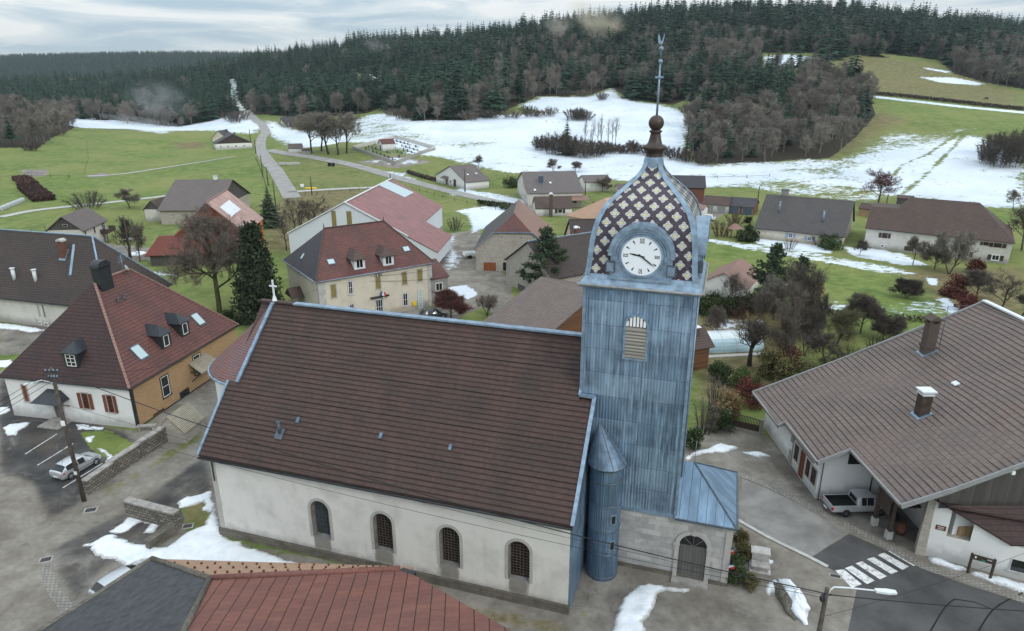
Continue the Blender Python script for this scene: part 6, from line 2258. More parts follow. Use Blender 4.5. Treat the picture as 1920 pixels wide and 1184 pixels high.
def front_wing():
 T=thing('outbuilding','white walled wing with dark brown roof and a wide window opening along the street','outbuilding',(31.9,43.5,0))
 o=Vector((31.9,43.5,0))
 def b(mb,name,mat,parent=T):
  mb.v=[tuple(Vector(p)-o)for p in mb.v]
  return mb.build(name,mat,parent)
 A=Vector((31.95,43.55,0))
 D=Vector((5.85,-2.9,0)).normalized()
 Nn=Vector((-D.y,D.x,0))
 def onwall(x,y):
  d=Vector(ray(x,y))
  c=Vector((0,0,CAM_H))
  t=(A-c).dot(Nn)/d.dot(Nn)
  p=c+d*t
  return(p-A).dot(D),p.z
 sB,zB=onwall(1895,1022)
 zA=5.0
 def W_(s,z,out=0.0):
  p=A+D*s-Nn*out
  return(p.x,p.y,z)
 s0,z0=onwall(1784,968)
 s1,z1=onwall(1827,984)
 s2,z2=onwall(1818,1018)
 s3,z3=onwall(1775,1003)
 ta=lambda s:zA+(zB-zA)*s/sB
 hs0,hs1=(s0+s3)/2,(s1+s2)/2
 zs0,zs1=z3,z2
 mb=MB()
 zm=(zs0+zs1)/2
 mb.poly([W_(0,-0.3),W_(hs0,-0.3),W_(hs0,ta(hs0)),W_(0,ta(0))])
 mb.poly([W_(hs0,-0.3),W_(hs1,-0.3),W_(hs1,zm),W_(hs0,zm)])
 mb.poly([W_(hs1,-0.3),W_(sB,-0.3),W_(sB,ta(sB)),W_(hs1,ta(hs1))])
 mb.poly([W_(sB,-0.3),W_(sB+9,-0.3),W_(sB+9,zB),W_(sB,zB)])
 b(mb,'wall','white_wall')
 mb=MB()
 mb.poly([W_(hs0-.5,zm-1,-1.6),W_(hs1+.5,zm-1,-1.6),W_(hs1+.5,4.4,-1.6),W_(hs0-.5,4.6,-1.6)])
 mb.poly([W_(hs0,zm,0),W_(hs1,zm,0),W_(hs1,zm,-1.6),W_(hs0,zm,-1.6)])
 mb.box(0,0.01,0,0.01,0,0.01)if False else None
 op=b(mb,'window_recess','rubble')
 mb=MB()
 c=W_((hs0+hs1)/2+.3,zm,-0.9)
 mb.box(c[0]-.5,c[0]+.5,c[1]-.35,c[1]+.35,zm,zm+0.75)
 b(mb,'stored_crate','pale_planks',op)
 mb=MB()
 mb.prism([W_(-0.55,-0.2,0.08),W_(0.12,-0.2,0.08),W_(0.02,5.0,0.03),W_(-0.45,5.0,0.03)],tuple(Nn*0.9))
 b(mb,'stone_buttress','rubble')
 P0=Vector(W_(0,ta(0)+.16,0.2))
 P1=Vector(W_(sB,zB+.16,0.2))
 yt,zt=42.5,5.25
 mb=MB()
 e=Vector((47,P1.y,P1.z))
 mb.prism([P0,P1,e,Vector((47,yt,zt)),Vector((32.2,yt,zt))],(0,0,-0.14))
 b(mb,'roof','wet_tile')
 sg,zg=onwall(1908,1064)
 mb=MB()
 for q in((sg-.5,sg-.42),(sg+.55,sg+.63)):
  mb.prism([W_(q[0],zg-.35,0.05),W_(q[1],zg-.35,0.05),W_(q[1],zg+.6,0.05),W_(q[0],zg+.6,0.05)],tuple(Nn*0.06))
 mb.prism([W_(sg-.6,zg-.45,0.1),W_(sg+.7,zg-.45,0.1),W_(sg+.7,zg-.35,0.1),W_(sg-.6,zg-.35,0.1)],tuple(Nn*0.1))
 wd=b(mb,'window','concrete_pale')
 mb=MB()
 mb.poly([W_(sg-.42,zg-.35,0.02),W_(sg+.55,zg-.35,0.02),W_(sg+.55,zg+.6,0.02),W_(sg-.42,zg+.6,0.02)])
 b(mb,'pane','glass_dark',wd)
 sg,zg=onwall(1764,990)
 mb=MB()
 mb.prism([W_(sg-.34,zg-.2,0.03),W_(sg+.34,zg-.2,0.03),W_(sg+.34,zg+.2,0.03),W_(sg-.34,zg+.2,0.03)],tuple(Nn*0.03))
 pl_=b(mb,'name_plate','red_wood')
 mb=MB()
 for dz,n in((0.07,6),(-0.07,5)):
  for k in range(n):
   s=sg+(k-(n-1)/2)*0.075
   mb.prism([W_(s-.02,zg+dz-.04,0.036),W_(s+.02,zg+dz-.04,0.036),W_(s+.02,zg+dz+.04,0.036),W_(s-.02,zg+dz+.04,0.036)],tuple(Nn*0.004))
 b(mb,'lettering','white_paint',pl_)
 return W_,onwall
WING_W,WING_ON=front_wing()
def front_hall():
 """roof in the bottom foreground: slate hip at the left, ribbed red tiles to the right"""
 RL,RR=Vector((-16.6,30.4,9.0)),Vector((-6.28,31.14,9.0))
 T=thing('hall','foreground building with a dark slate hip and ribbed rust red tile roof','house',(-15,27,0))
 o=Vector((-15,27,0))
 FL=az(285,1048,6.0)
 N0=az(75,1184,6.0)
 NL=FL+(N0-FL)*2.0
 def isect(x,y,a,bb,c):
  n=(bb-a).cross(c-a)
  d=Vector(ray(x,y))
  cc=Vector((0,0,CAM_H))
  return cc+d*((a-cc).dot(n)/d.dot(n))
 HE=isect(345,1184,RL,FL,NL)
 HE2=RL+(HE-RL)*1.9
 VE=isect(960,1184,RL,RR,HE)
 V0=isect(772,1076,RL,RR,HE)
 VE2=V0+(VE-V0)*1.7
 FRt=isect(748,1066,FL,RL,RR+Vector((0,0.0,0)))
 FR=FL+(RR+Vector((0.6,0.9,-0.55))-FL)
 def b(mb,name,mat,parent=T):
  mb.v=[tuple(Vector(p)-o)for p in mb.v]
  return mb.build(name,mat,parent)
 NL2=NL+(HE2-NL)*0.0
 mb=MB()
 mb.prism([RL,FL,NL2,HE2],(0,0,-0.2))
 b(mb,'slate_roof','slate_sheet')
 mb=MB()
 mb.prism([RL,HE2,VE2,V0,RR],(0,0,-0.2))
 rf=b(mb,'tile_roof','fore_tile')
 me=rf.data
 lay=me.uv_layers[0].data
 ex=(RR-RL).normalized()
 nn=(RR-RL).cross(HE-RL).normalized()
 ey=nn.cross(ex)
 for lp in me.loops:
  p=Vector(me.vertices[lp.vertex_index].co)+o-RL
  lay[lp.index].uv=(p.dot(ey),p.dot(ex))
 mb=MB()
 mb.prism([FL,RL,RR,FR],(0,0,-0.15))
 b(mb,'rear_roof','far_tile')
 mb=MB()
 rng=random.Random(5)
 for r in range(3):
  t=0.22+0.25*r
  a,c=RL+(FL-RL)*t,RR+(FR-RR)*t
  n=17
  for k in range(n):
   s=(k+(r%2)*0.5+0.6)/n
   if s>0.93:
    continue
   p=a+(c-a)*s
   mb.bar(p,p+Vector((0,0,0.14)),0.1,0.1)
 b(mb,'snow_stops','red_wood')
 mb=MB()
 mb.tube([RL+Vector((0,0,.05)),RR+Vector((0,0,.05))],0.17,n=8)
 b(mb,'ridge_cap','fore_tile')
 mb=MB()
 mb.tube([RL+Vector((0,0,.04)),HE2+Vector((0,0,.04))],0.16,n=8)
 mb.tube([RL+Vector((0,0,.04)),FL+Vector((0,0,.04))],0.15,n=8)
 mb.bar(FL+Vector((0,0,0.02)),NL2+Vector((0,0,.02)),0.3,0.14)
 b(mb,'hip_cap','plinth_stone')
 mb=MB()
 mb.bar(RR+Vector((0.1,0,-.1)),V0+Vector((.15,0,-.1)),0.25,0.3)
 b(mb,'verge_cap','dark_metal')
 mb=MB()
 cs=[FL*0.97+Vector((0.5,0.2,0)),NL2+Vector((0.9,0.3,0)),VE2+Vector((-0.5,0,0)),RR+Vector((-0.5,0,0)),FR+Vector((-0.6,-0.4,0))]
 zt=[5.6,5.6,VE2.z-0.4,8.3,FR.z-0.35]
 n=len(cs)
 for i in range(n):
  p,q=cs[i],cs[(i+1)%n]
  mb.poly([(p.x,p.y,-0.3),(q.x,q.y,-0.3),(q.x,q.y,zt[(i+1)%n]),(p.x,p.y,zt[i])])
 b(mb,'wall','pale_wall')
front_hall()
# -- trees and shrubs
m_plain('bark',(0.085,0.075,0.062),0.9,0.4,2.0,spec=0.1)
m_plain('bark_dark',(0.040,0.034,0.028),0.9,0.4,2.0,spec=0.1)
m_plain('bark_moss',(0.070,0.070,0.038),0.9,0.4,2.0,spec=0.1)
m_leaf('bark_far',(0.17,0.16,0.14),0.4)
m_leaf('twig',(0.14,0.118,0.098),0.35)
m_leaf('twig_dark',(0.088,0.074,0.062),0.4)
m_leaf('twig_red',(0.115,0.052,0.044),0.4)
m_leaf('twig_moss',(0.085,0.082,0.042),0.4)
m_leaf('twig_gold',(0.20,0.17,0.06),0.35)
m_leaf('twig_far',(0.20,0.18,0.155),0.55)
m_leaf('needle',(0.045,0.066,0.036),0.6)
m_leaf('needle_far',(0.026,0.055,0.034),0.7)
m_leaf('needle_light',(0.070,0.088,0.030),0.5)
m_leaf('evergreen',(0.045,0.066,0.026),0.6)
m_leaf('laurel',(0.060,0.082,0.028),0.6)
m_leaf('rust_leaf',(0.20,0.085,0.035),0.5)
m_leaf('red_leaf',(0.125,0.040,0.032),0.5)
m_leaf('brush',(0.075,0.042,0.036),0.5)
m_leaf('olive_leaf',(0.11,0.10,0.042),0.5)
m_leaf('tan_leaf',(0.20,0.135,0.065),0.5)
class TM:
 """triangle collector for plants"""
 def __init__(s):
  s.v,s.f,s.n=[],[],0
 def tris(s,A):
  A=np.asarray(A,float).reshape(-1,3,3)
  s.v.append(A.reshape(-1,3))
  s.f.append(np.arange(len(A)*3).reshape(-1,3)+s.n)
  s.n+=len(A)*3
 def tube(s,pts,rs,n):
  pts=np.asarray(pts,float)
  m=len(pts)
  T=np.gradient(pts,axis=0)
  T/=np.linalg.norm(T,axis=1)[:,None]+1e-9
  ref=np.where(np.abs(T[:,2:3])<0.9,np.array([[0,0,1.0]]),np.array([[1.0,0,0]]))
  X=np.cross(T,ref)
  X/=np.linalg.norm(X,axis=1)[:,None]+1e-9
  Yv=np.cross(T,X)
  a=np.arange(n)/n*2*math.pi
  V=pts[:,None]+(X[:,None]*np.cos(a)[None,:,None]+Yv[:,None]*np.sin(a)[None,:,None])*np.asarray(rs)[:,None,None]
  i=np.arange(m*n).reshape(m,n)
  j=np.roll(i,-1,1)
  F=np.concatenate([np.stack([i[:-1],j[:-1],j[1:]],-1).reshape(-1,3),np.stack([i[:-1],j[1:],i[1:]],-1).reshape(-1,3)])
  s.v.append(V.reshape(-1,3))
  s.f.append(F+s.n)
  s.n+=m*n
 def mesh(s,name,mat):
  if not s.v:
   s.tris(np.zeros((1,3,3)))
  return np_mesh(name,np.concatenate(s.v),np.concatenate(s.f),mat)
def unit(v):
 return v/(np.linalg.norm(v,axis=-1,keepdims=True)+1e-9)
def twigs(tm,P,D,L,W,g):
 """thin triangles: base P, direction D, length L, width W"""
 P,D=np.asarray(P),unit(np.asarray(D))
 S_=unit(np.cross(D,g.normal(size=D.shape)))
 L,W=np.asarray(L)[:,None],np.asarray(W)[:,None]
 tm.tris(np.stack([P-S_*W/2,P+S_*W/2,P+D*L],1))
def leaves(tm,C,n,r,size,g,flat=1.0):
 """n random leaf triangles round each centre"""
 C=np.repeat(np.asarray(C,float),n,0)
 o=unit(g.normal(size=C.shape))*(g.random((len(C),1))**0.5)*r
 o[:,2]*=flat
 P=C+o
 d=unit(g.normal(size=P.shape)+o/max(r,1e-3)*0.8)
 e=unit(np.cross(d,g.normal(size=P.shape)))
 sz=size*g.uniform(0.6,1.4,(len(P),1))
 tm.tris(np.stack([P-e*sz*0.45,P+e*sz*0.45,P+d*sz],1))
def grow(g,h,spread,wood,crown,levels=4,r0=None,lean=0.0,up=0.35,fork=0.3,nb=(7,6,5,4),tw=10,tww=0.03,twl=0.8,vase=False,n0=1,crook=0.12):
 """recursive leafless tree"""
 r0=r0 or h*0.022
 def rec(p,d,L,r,lv):
  k=5 if lv<2 else 4
  pts,dd=[p],d
  for i in range(k):
   dd=unit(dd+g.normal(size=3)*crook*(0.5 if lv==0 else 1.2)+np.array([0,0,up*0.12 if lv else 0.05]))
   pts.append(pts[-1]+dd*L/k)
  pts=np.array(pts)
  rs=r*np.linspace(1,0.45 if lv==0 else 0.3,k+1)
  (wood if lv<2 else crown).tube(pts,rs,7 if lv==0 else(5 if lv==1 else 3))
  if lv>=levels:
   m=tw
   t=g.random(m)*k
   i=np.minimum(t.astype(int),k-1)
   P=pts[i]+(pts[i+1]-pts[i])*(t-i)[:,None]
   D=unit(dd)[None]*0.8+g.normal(size=(m,3))*0.65+np.array([0,0,up*0.5])
   twigs(crown,P,D,g.uniform(0.5,1.2,m)*twl,g.uniform(0.6,1.3,m)*tww,g)
   return
  m=nb[min(lv,len(nb)-1)]
  for c in range(m):
   t=(fork+(1-fork)*(c+g.random())/m)if lv==0 else(0.25+0.75*(c+g.random())/m)
   t=min(t,0.999)
   i=min(int(t*k),k-1)
   q=pts[i]+(pts[i+1]-pts[i])*(t*k-i)
   az_=c*2.4+g.uniform(-0.5,0.5)
   base=unit(pts[i+1]-pts[i])
   side=np.array([math.cos(az_),math.sin(az_),0.0])
   if lv>0:
    side=unit(np.cross(base,g.normal(size=3)))
   ang=(spread*(1.15-0.65*t))if lv==0 else g.uniform(0.45,0.95)
   nd=unit(base*math.cos(ang)+side*math.sin(ang)+np.array([0,0,up*0.25]))
   nl=L*(0.62-0.25*t)*g.uniform(0.8,1.2)if lv==0 else L*g.uniform(0.45,0.62)
   rec(q,nd,nl,r*(0.55-0.2*t if lv==0 else 0.5),lv+1)
 for s in range(n0):
  d=np.array([lean,0,1.0])if n0==1 else unit(np.array([math.cos(s*2.4)*0.45,math.sin(s*2.4)*0.45,1.0]))
  rec(np.array([0.0,0,-0.15]),unit(d),h*(0.78 if not vase else 0.4),r0,0)
 zmax=max(v[:,2].max()for v in crown.v+wood.v)
 for tm in(wood,crown):
  for v in tm.v:
   v*=h/zmax
 return wood,crown
def conifer(g,h,r,tm,trunk,layers=17,per=10,low=0.06,ragged=0.25,droop=0.25,sub=2,pw=0.85):
 trunk.tube([[0,0,-0.3],[0,0,h*0.5],[0,0,h*0.98]],[h*0.014,h*0.008,0.01],5)
 for k in range(layers):
  t=(k+0.3*g.random())/(layers-1)
  z=h*(low+(1-low)*min(t,1.0)**0.9)
  rr=r*(1-min(t,1.0))**pw+0.04*r
  n=max(4,int(per*(1-0.55*t)))
  a=g.random()*6.28+np.arange(n)/n*6.28+g.uniform(-0.25,0.25,n)
  L=rr*(1+ragged*g.normal(size=n))
  for j in range(n):
   ca,sa=math.cos(a[j]),math.sin(a[j])
   tip=np.array([ca*L[j],sa*L[j],z-droop*L[j]+0.05*L[j]*g.normal()])
   root=np.array([0,0,z+0.12*L[j]])
   w_=0.34*L[j]+0.06*r
   sd=np.array([-sa,ca,0])*w_
   mid=root*0.42+tip*0.58+np.array([0,0,0.06*L[j]])
   dn=np.array([0,0,-0.16*L[j]])
   T=[[root,mid+sd+dn,tip],[root,tip,mid-sd+dn]]
   for s_ in range(sub):
    q=root+(tip-root)*g.uniform(0.25,0.9)
    sgn=1 if s_%2 else-1
    e=q+sd*sgn*g.uniform(0.7,1.3)+(tip-root)*0.3+np.array([0,0,-0.2*w_])
    T.append([q+sd*0.25*sgn,q+(tip-root)*0.22,e])
   tm.tris(T)
 tm.tris([[[0.1*r,0,h*0.94],[-0.07*r,0.08*r,h*0.94],[0,0,h*1.0]]])
def add_obj(name,me,loc=(0,0,0),rz=0.0,sc=1.0,parent=None):
 o=bpy.data.objects.new(name,me)
 COL.objects.link(o)
 o.location=loc
 o.rotation_euler=(0,0,rz)
 o.scale=(sc,sc,sc)if not hasattr(sc,'__len__')else sc
 if parent:
  o.parent=parent
 return o
def tall(bx,by,ty):
 """height of something standing at photo point (bx, by) whose top is at row ty"""
 p=gp(bx,by)
 lo,hi=0.0,60.0
 for _ in range(40):
  m=(lo+hi)/2
  if proj((p.x,p.y,p.z+m))[1]>ty:
   lo=m
  else:
   hi=m
 return p,lo
def wide(p,px):
 """metres for a width of px photo pixels at point p"""
 d=p.y*CP-(p.z-CAM_H)*SP
 return px*d/FPX
def bare(px,label,w_px,name='bare_tree',seed=1,bark='bark',twig='twig',cat='tree',group=None,**kw):
 bx,by,ty=px
 p,h=tall(bx,by,ty)
 W_=wide(p,w_px)
 g=np.random.default_rng(seed)
 wood,crown=TM(),TM()
 a=dict(spread=1.0,tw=9,tww=0.018+p.y*0.00022,twl=0.9)
 a.update(kw)
 grow(g,h,a.pop('spread'),wood,crown,**a)
 allv=np.concatenate(crown.v)
 r=np.percentile(np.hypot(allv[:,0],allv[:,1]),97)
 sx=min(2.2,max(0.45,(W_/2)/r))
 t=thing(name,label,cat,p,group=group)
 add_obj('trunk',wood.mesh('trunk',bark),parent=t,sc=(sx,sx,1))
 add_obj('crown',crown.mesh('crown',twig),parent=t,sc=(sx,sx,1))
 return t
G_ORCH=None
bare((412,587,383),'large old spreading bare tree with mossy limbs behind the church',170,seed=11,bark='bark_moss',twig='twig',spread=1.15,nb=(11,8,6,5),tw=14,levels=4,fork=0.32,r0=0.5,up=0.3)
bare((243,486,402),'slender upright bare tree beside the pole at the yard entrance',46,seed=12,spread=0.5,nb=(10,6,4,3),tw=9,twig='twig_dark',fork=0.15)
bare((263,490,405),'second upright bare tree right of the pole at the yard entrance',44,seed=13,spread=0.5,nb=(10,6,4,3),tw=9,twig='twig',fork=0.15)
bare((243,391,352),'low wide bare apple tree on the meadow left of the taupe roofed farm',44,seed=14,spread=1.2,nb=(7,5,4,3),fork=0.3)
bare((561,455,366),'dark bare tree in front of the white warehouse wall, left one',62,seed=15,bark='bark_dark',twig='twig_dark',spread=0.9,n0=2,nb=(7,5,4,3),tw=6)
bare((590,452,364),'dark bare tree in front of the white warehouse wall, right one',66,seed=16,bark='bark_dark',twig='twig_dark',spread=0.9,nb=(7,5,4,3),tw=6)
bare((537,470,390),'thin bare tree between the dark conifer and the warehouse',44,seed=17,bark='bark_dark',twig='twig_dark',spread=0.9,nb=(7,5,4,3),tw=5)
for i,(x,y,t_)in enumerate(((584,287,207),(603,284,204),(616,290,208),(634,291,210),(650,288,206))):
 bare((x,y,t_),'tall grey bare tree in the tight row at the snow edge by the lane',62,seed=20+i,twig='twig_far',group='row of tall bare trees at the lane fork',spread=0.75,nb=(9,7,5,4),tw=9,fork=0.35,bark='bark_dark')
bare((897,315,288),'small bare tree behind the white gabled roadside house',20,seed=30,spread=0.6,nb=(8,5,4,3),tw=5)
bare((1037,324,296),'small bare tree on the snow above the box chimney house, left one',28,seed=31,spread=1.0,nb=(8,5,4,3),tw=6)
bare((1078,323,301),'small bare tree on the snow above the box chimney house, right one',24,seed=32,spread=0.8,nb=(8,5,4,3),tw=6)
bare((1129,360,328),'bare garden tree in front of the pale cottage',34,seed=33,spread=0.9,nb=(9,6,4,3),tw=9)
bare((1646,384,313),'lone round crowned bare tree on the snow slope above the plank cabin',66,seed=34,spread=1.05,nb=(10,7,5,3),tw=6,twig='twig_red',fork=0.3)
bare((1899,392,352),'thin bare sapling on the snow near the right edge',30,seed=35,spread=0.9,nb=(8,5,4,3),tw=5)
bare((1915,470,376),'dense bare tree at the right edge beside the great farmhouse',66,seed=36,spread=0.9,nb=(9,7,5,3),tw=10)
bare((1779,515,420),'tall many stemmed bare tree in front of the great farmhouse',66,seed=37,spread=0.55,n0=3,nb=(8,6,5,3),tw=8,twig='twig_far')
bare((1711,497,440),'small bare apple tree on the green lawn of the great farmhouse',46,seed=38,spread=1.1,nb=(8,6,4,3),tw=8)
bare((1752,506,450),'round twiggy bush tree under the windows of the great farmhouse',56,seed=39,spread=1.0,nb=(9,7,5,3),tw=10,fork=0.15)
bare((1612,479,446),'small bare tree on the lawn between the two big farmhouses',30,seed=40,spread=1.1,nb=(7,5,4,3),tw=7,twig='twig_dark')
bare((1877,592,498),'spindly bare tree on the rough grass near the right edge',76,seed=41,spread=1.0,nb=(7,5,4,3),tw=5,twig='twig_dark',bark='bark_dark')
bare((1915,596,540),'bare tree cut by the right edge below the great farmhouse',60,seed=42,spread=1.0,nb=(7,5,4,3),tw=6,twig='twig_dark',bark='bark_dark')
bare((1549,688,615),'crooked old apple tree leaning on the bright green lawn',92,seed=43,bark='bark_dark',twig='twig_dark',spread=1.3,nb=(8,6,5,3),tw=8,lean=-0.25,fork=0.45,crook=0.2,up=0.1)
bare((1568,650,572),'dark wide fruit tree behind the leaning apple tree',100,seed=44,bark='bark_dark',twig='twig_moss',spread=1.25,nb=(9,7,5,3),tw=9,fork=0.35,crook=0.2,up=0.1)
bare((1613,626,543),'dense dark crowned tree on the far side of the green lawn',64,seed=45,bark='bark_dark',twig='twig_dark',spread=1.0,nb=(10,8,6,4),tw=12,fork=0.35)
bare((1405,686,584),'pollarded vase shaped bare tree in front of the pool cover',78,seed=46,bark='bark_dark',twig='twig_dark',spread=0.75,n0=1,nb=(12,6,3,2),tw=5,levels=3,vase=True,fork=0.6,up=0.9,twl=1.4)
bare((1492,612,480),'tall pale bare tree rising beside the dark pine',74,seed=47,bark='bark',twig='twig',spread=0.55,n0=2,nb=(10,7,5,3),tw=9,fork=0.2)
bare((1472,640,520),'slim bare tree in the thicket left of the green lawn',60,seed=48,bark='bark',twig='twig',spread=0.5,nb=(10,6,5,3),tw=9,fork=0.2)
bare((1450,600,510),'grey bare tree under the dark pine',56,seed=49,bark='bark',twig='twig_far',spread=0.6,nb=(10,6,5,3),tw=9,fork=0.2)
for i,(x,y,ty,w_,lab)in enumerate(((1466,690,560,60,'grey bare tree rising from the olive bushes by the lawn'),(1508,668,566,54,'thin bare tree between the brown bush and the leaning apple tree'),(1432,612,540,50,'small bare tree squeezed under the dark pine'),(1520,640,540,50,'bare tree behind the rust leaved beech bush'),(1340,640,566,44,'bare bush tree beside the tower above the chalet roof'),(1660,640,585,56,'low spreading bare tree behind the big tiled roof'),(1830,560,500,60,'loose bare tree on the rough grass right of the red bushes'),(1700,560,520,50,'thin bare sapling at the lower edge of the long snow strip'))):
 bare((x,y,ty),lab,w_,seed=500+i,twig=('twig','twig_dark')[i%2],spread=0.7,n0=1+i%2,nb=(10,7,5,3),tw=9,fork=0.2)
bare((1370,590,508),'thin bare tree in front of the rose roofed outbuilding',56,seed=50,bark='bark',twig='twig',spread=0.7,nb=(9,6,4,3),tw=6,fork=0.2)
bare((846,600,540),'round clipped red brown tree at the corner of the town hall square',62,seed=51,bark='bark_dark',twig='twig_red',spread=1.0,nb=(10,8,6,5),tw=14,fork=0.35,name='clipped_tree')
bare((913,592,548),'bare vase shaped shrub tree on the square beside the ribbed shed',44,seed=52,bark='bark',twig='twig',spread=0.6,n0=4,nb=(6,5,4),levels=3,tw=8)
def conifer_thing(px,label,w_px,seed,name='conifer',mat='needle',cat='tree',layers=22,per=13,low=0.04,**kw):
 bx,by,ty=px
 p,h=tall(bx,by,ty)
 g=np.random.default_rng(seed)
 tm,tr=TM(),TM()
 conifer(g,h,wide(p,w_px)/2,tm,tr,layers=layers,per=per,low=low,sub=4,**kw)
 t=thing(name,label,cat,p)
 add_obj('trunk',tr.mesh('trunk','bark_dark'),parent=t)
 add_obj('crown',tm.mesh('crown',mat),parent=t)
 return t
conifer_thing((508,425,352),'dark blue spruce between the pink roofed barn and the lane',46,60)
conifer_thing((409,452,384),'narrow dark cypress in front of the red tiled gable',34,61,'cypress')
def leafy(px,label,w_px,seed,mat='evergreen',name='bush',cat='bush',n=1500,size=0.22,group=None,base=0.15,lump=9,cone=False,twig=None,depth=1.0):
 """evergreen or withered bush: leaf clumps over an uneven dome, with stems"""
 bx,by,ty=px
 p,h=tall(bx,by,ty)
 r=wide(p,w_px)/2
 g=np.random.default_rng(seed)
 tm,st=TM(),TM()
 C=[]
 for k in range(lump*3):
  a,t_=g.random()*6.28,g.random()
  rad=r*(0.75*math.sqrt(g.random())+0.08)
  if cone:
   zz=h*(0.05+0.9*t_)
   rad=r*(1-t_)**0.7*g.uniform(0.5,0.85)
  else:
   zz=h*(0.10+0.70*t_*(1-0.6*(rad/r)**2))
  C.append([math.cos(a)*rad,math.sin(a)*rad*depth,zz])
 C=np.array(C)
 leaves(tm,C,max(6,int(1.5*n)//len(C)),max((0.3 if cone else 0.44)*min(r,h*0.6),0.2),size,g)
 for c in C[::2]:
  st.tube([[c[0]*0.1,c[1]*0.1,-0.1],[c[0]*0.5,c[1]*0.5,c[2]*0.6],c],[0.045,0.03,0.012],4)
 t=thing(name,label,cat,p,group=group)
 add_obj('stem',st.mesh('stem','bark_dark'),parent=t)
 add_obj('foliage',tm.mesh('foliage',mat),parent=t)
 return t
def twiggy(px,label,w_px,seed,twig='twig',name='shrub',cat='shrub',n=900,group=None,stems=14,tww=None,part=True,twl=None):
 """leafless shrub: many stems from the ground, dense with twigs"""
 bx,by,ty=px
 p,h=tall(bx,by,ty)
 r=wide(p,w_px)/2
 g=np.random.default_rng(seed)
 st,tm=TM(),TM()
 tips,roots=[],[]
 for k in range(stems):
  a=k*2.4+g.uniform(-.4,.4)
  q=math.sqrt((k+0.5)/stems)*r
  base=np.array([math.cos(a)*q*0.45,math.sin(a)*q*0.45,-0.1])
  tip=np.array([math.cos(a)*q,math.sin(a)*q,h*g.uniform(0.72,1.0)*(1-0.35*(q/r)**2)])
  mid=(base+tip)/2+np.array([0,0,0.1*h])
  st.tube([base,mid,tip],[0.05,0.035,0.012],4)
  roots.append((base,mid,tip))
 m=n
 i=g.integers(0,stems,m)
 t_=g.uniform(0.12,1.0,m)[:,None]
 B,M,T=(np.array([x[k]for x in roots])[i]for k in range(3))
 P=B*(1-t_)**2+2*M*t_*(1-t_)+T*t_**2
 D=unit(T-B)*0.45+g.normal(size=(m,3))*0.75+np.array([0,0,0.15])
 L0=twl or 0.32*(h+r)/2
 twigs(tm,P,D,g.uniform(0.4,1.2,m)*L0,np.full(m,tww or(0.02+p.y*0.00022)),g)
 if not part:
  st.v+=tm.v
  st.f+=[f+st.n for f in tm.f]
  o=add_obj(name,st.mesh(name,twig),p)
  return tag(o,label,cat,group)
 t=thing(name,label,cat,p,group=group)
 add_obj('stem',st.mesh('stem','bark_dark'),parent=t)
 add_obj('crown',tm.mesh('crown',twig),parent=t)
 return t
leafy((492,603,416),'big ragged dark green thuja beside the bare tree behind the church',104,62,'needle','thuja','tree',n=7000,size=0.42,lump=50,cone=True)
leafy((478,585,452),'lighter green conifer overgrown with ivy against the big thuja',52,63,'twig_moss','conifer','tree',n=4200,size=0.34,lump=26,cone=True)
def pine(px,label,w_px,seed,limbs=34,low=0.2):
 bx,by,ty=px
 p,h=tall(bx,by,ty)
 r=wide(p,w_px)/2
 g=np.random.default_rng(seed)
 tr,tm=TM(),TM()
 tr.tube([[0,0,-0.2],[0.1,0,h*0.4],[-0.1,0.1,h*0.75],[0,0,h*0.97]],[h*0.022,h*0.017,h*0.01,0.02],7)
 for k in range(limbs):
  t_=low+(1-low)*(k+g.random())/limbs
  a=k*2.4+g.uniform(-.3,.3)
  L=r*(1.12-t_**1.7)*g.uniform(0.55,1.1)
  b=np.array([0,0,h*t_*0.96])
  e=b+np.array([math.cos(a)*L,math.sin(a)*L,L*0.22])
  m=(b+e)/2+np.array([0,0,-0.06*L])
  tr.tube([b,m,e],[0.09,0.06,0.02],4)
  nc=max(3,int(L/0.42))
  q=np.linspace(0.35,1.0,nc)[:,None]
  C=b*(1-q)**2+2*m*q*(1-q)+e*q**2+g.normal(size=(nc,3))*0.22
  leaves(tm,C,26,0.62,0.34,g,0.62)
 leaves(tm,np.array([[0,0,h*0.95]]),60,0.6,0.3,g)
 t=thing('pine',label,'tree',p)
 add_obj('trunk',tr.mesh('trunk','bark_dark'),parent=t)
 add_obj('crown',tm.mesh('crown','needle'),parent=t)
pine((1024,556,424),'broad dark pine in front of the dark tiled house left of the tower',108,64,40)
pine((1443,572,456),'dark green pine standing over the garden by the rose roofed outbuilding',84,65,40,0.15)
pine((1492,592,482),'smaller dark pine to the right behind the pale bare tree',44,66,26,0.3)
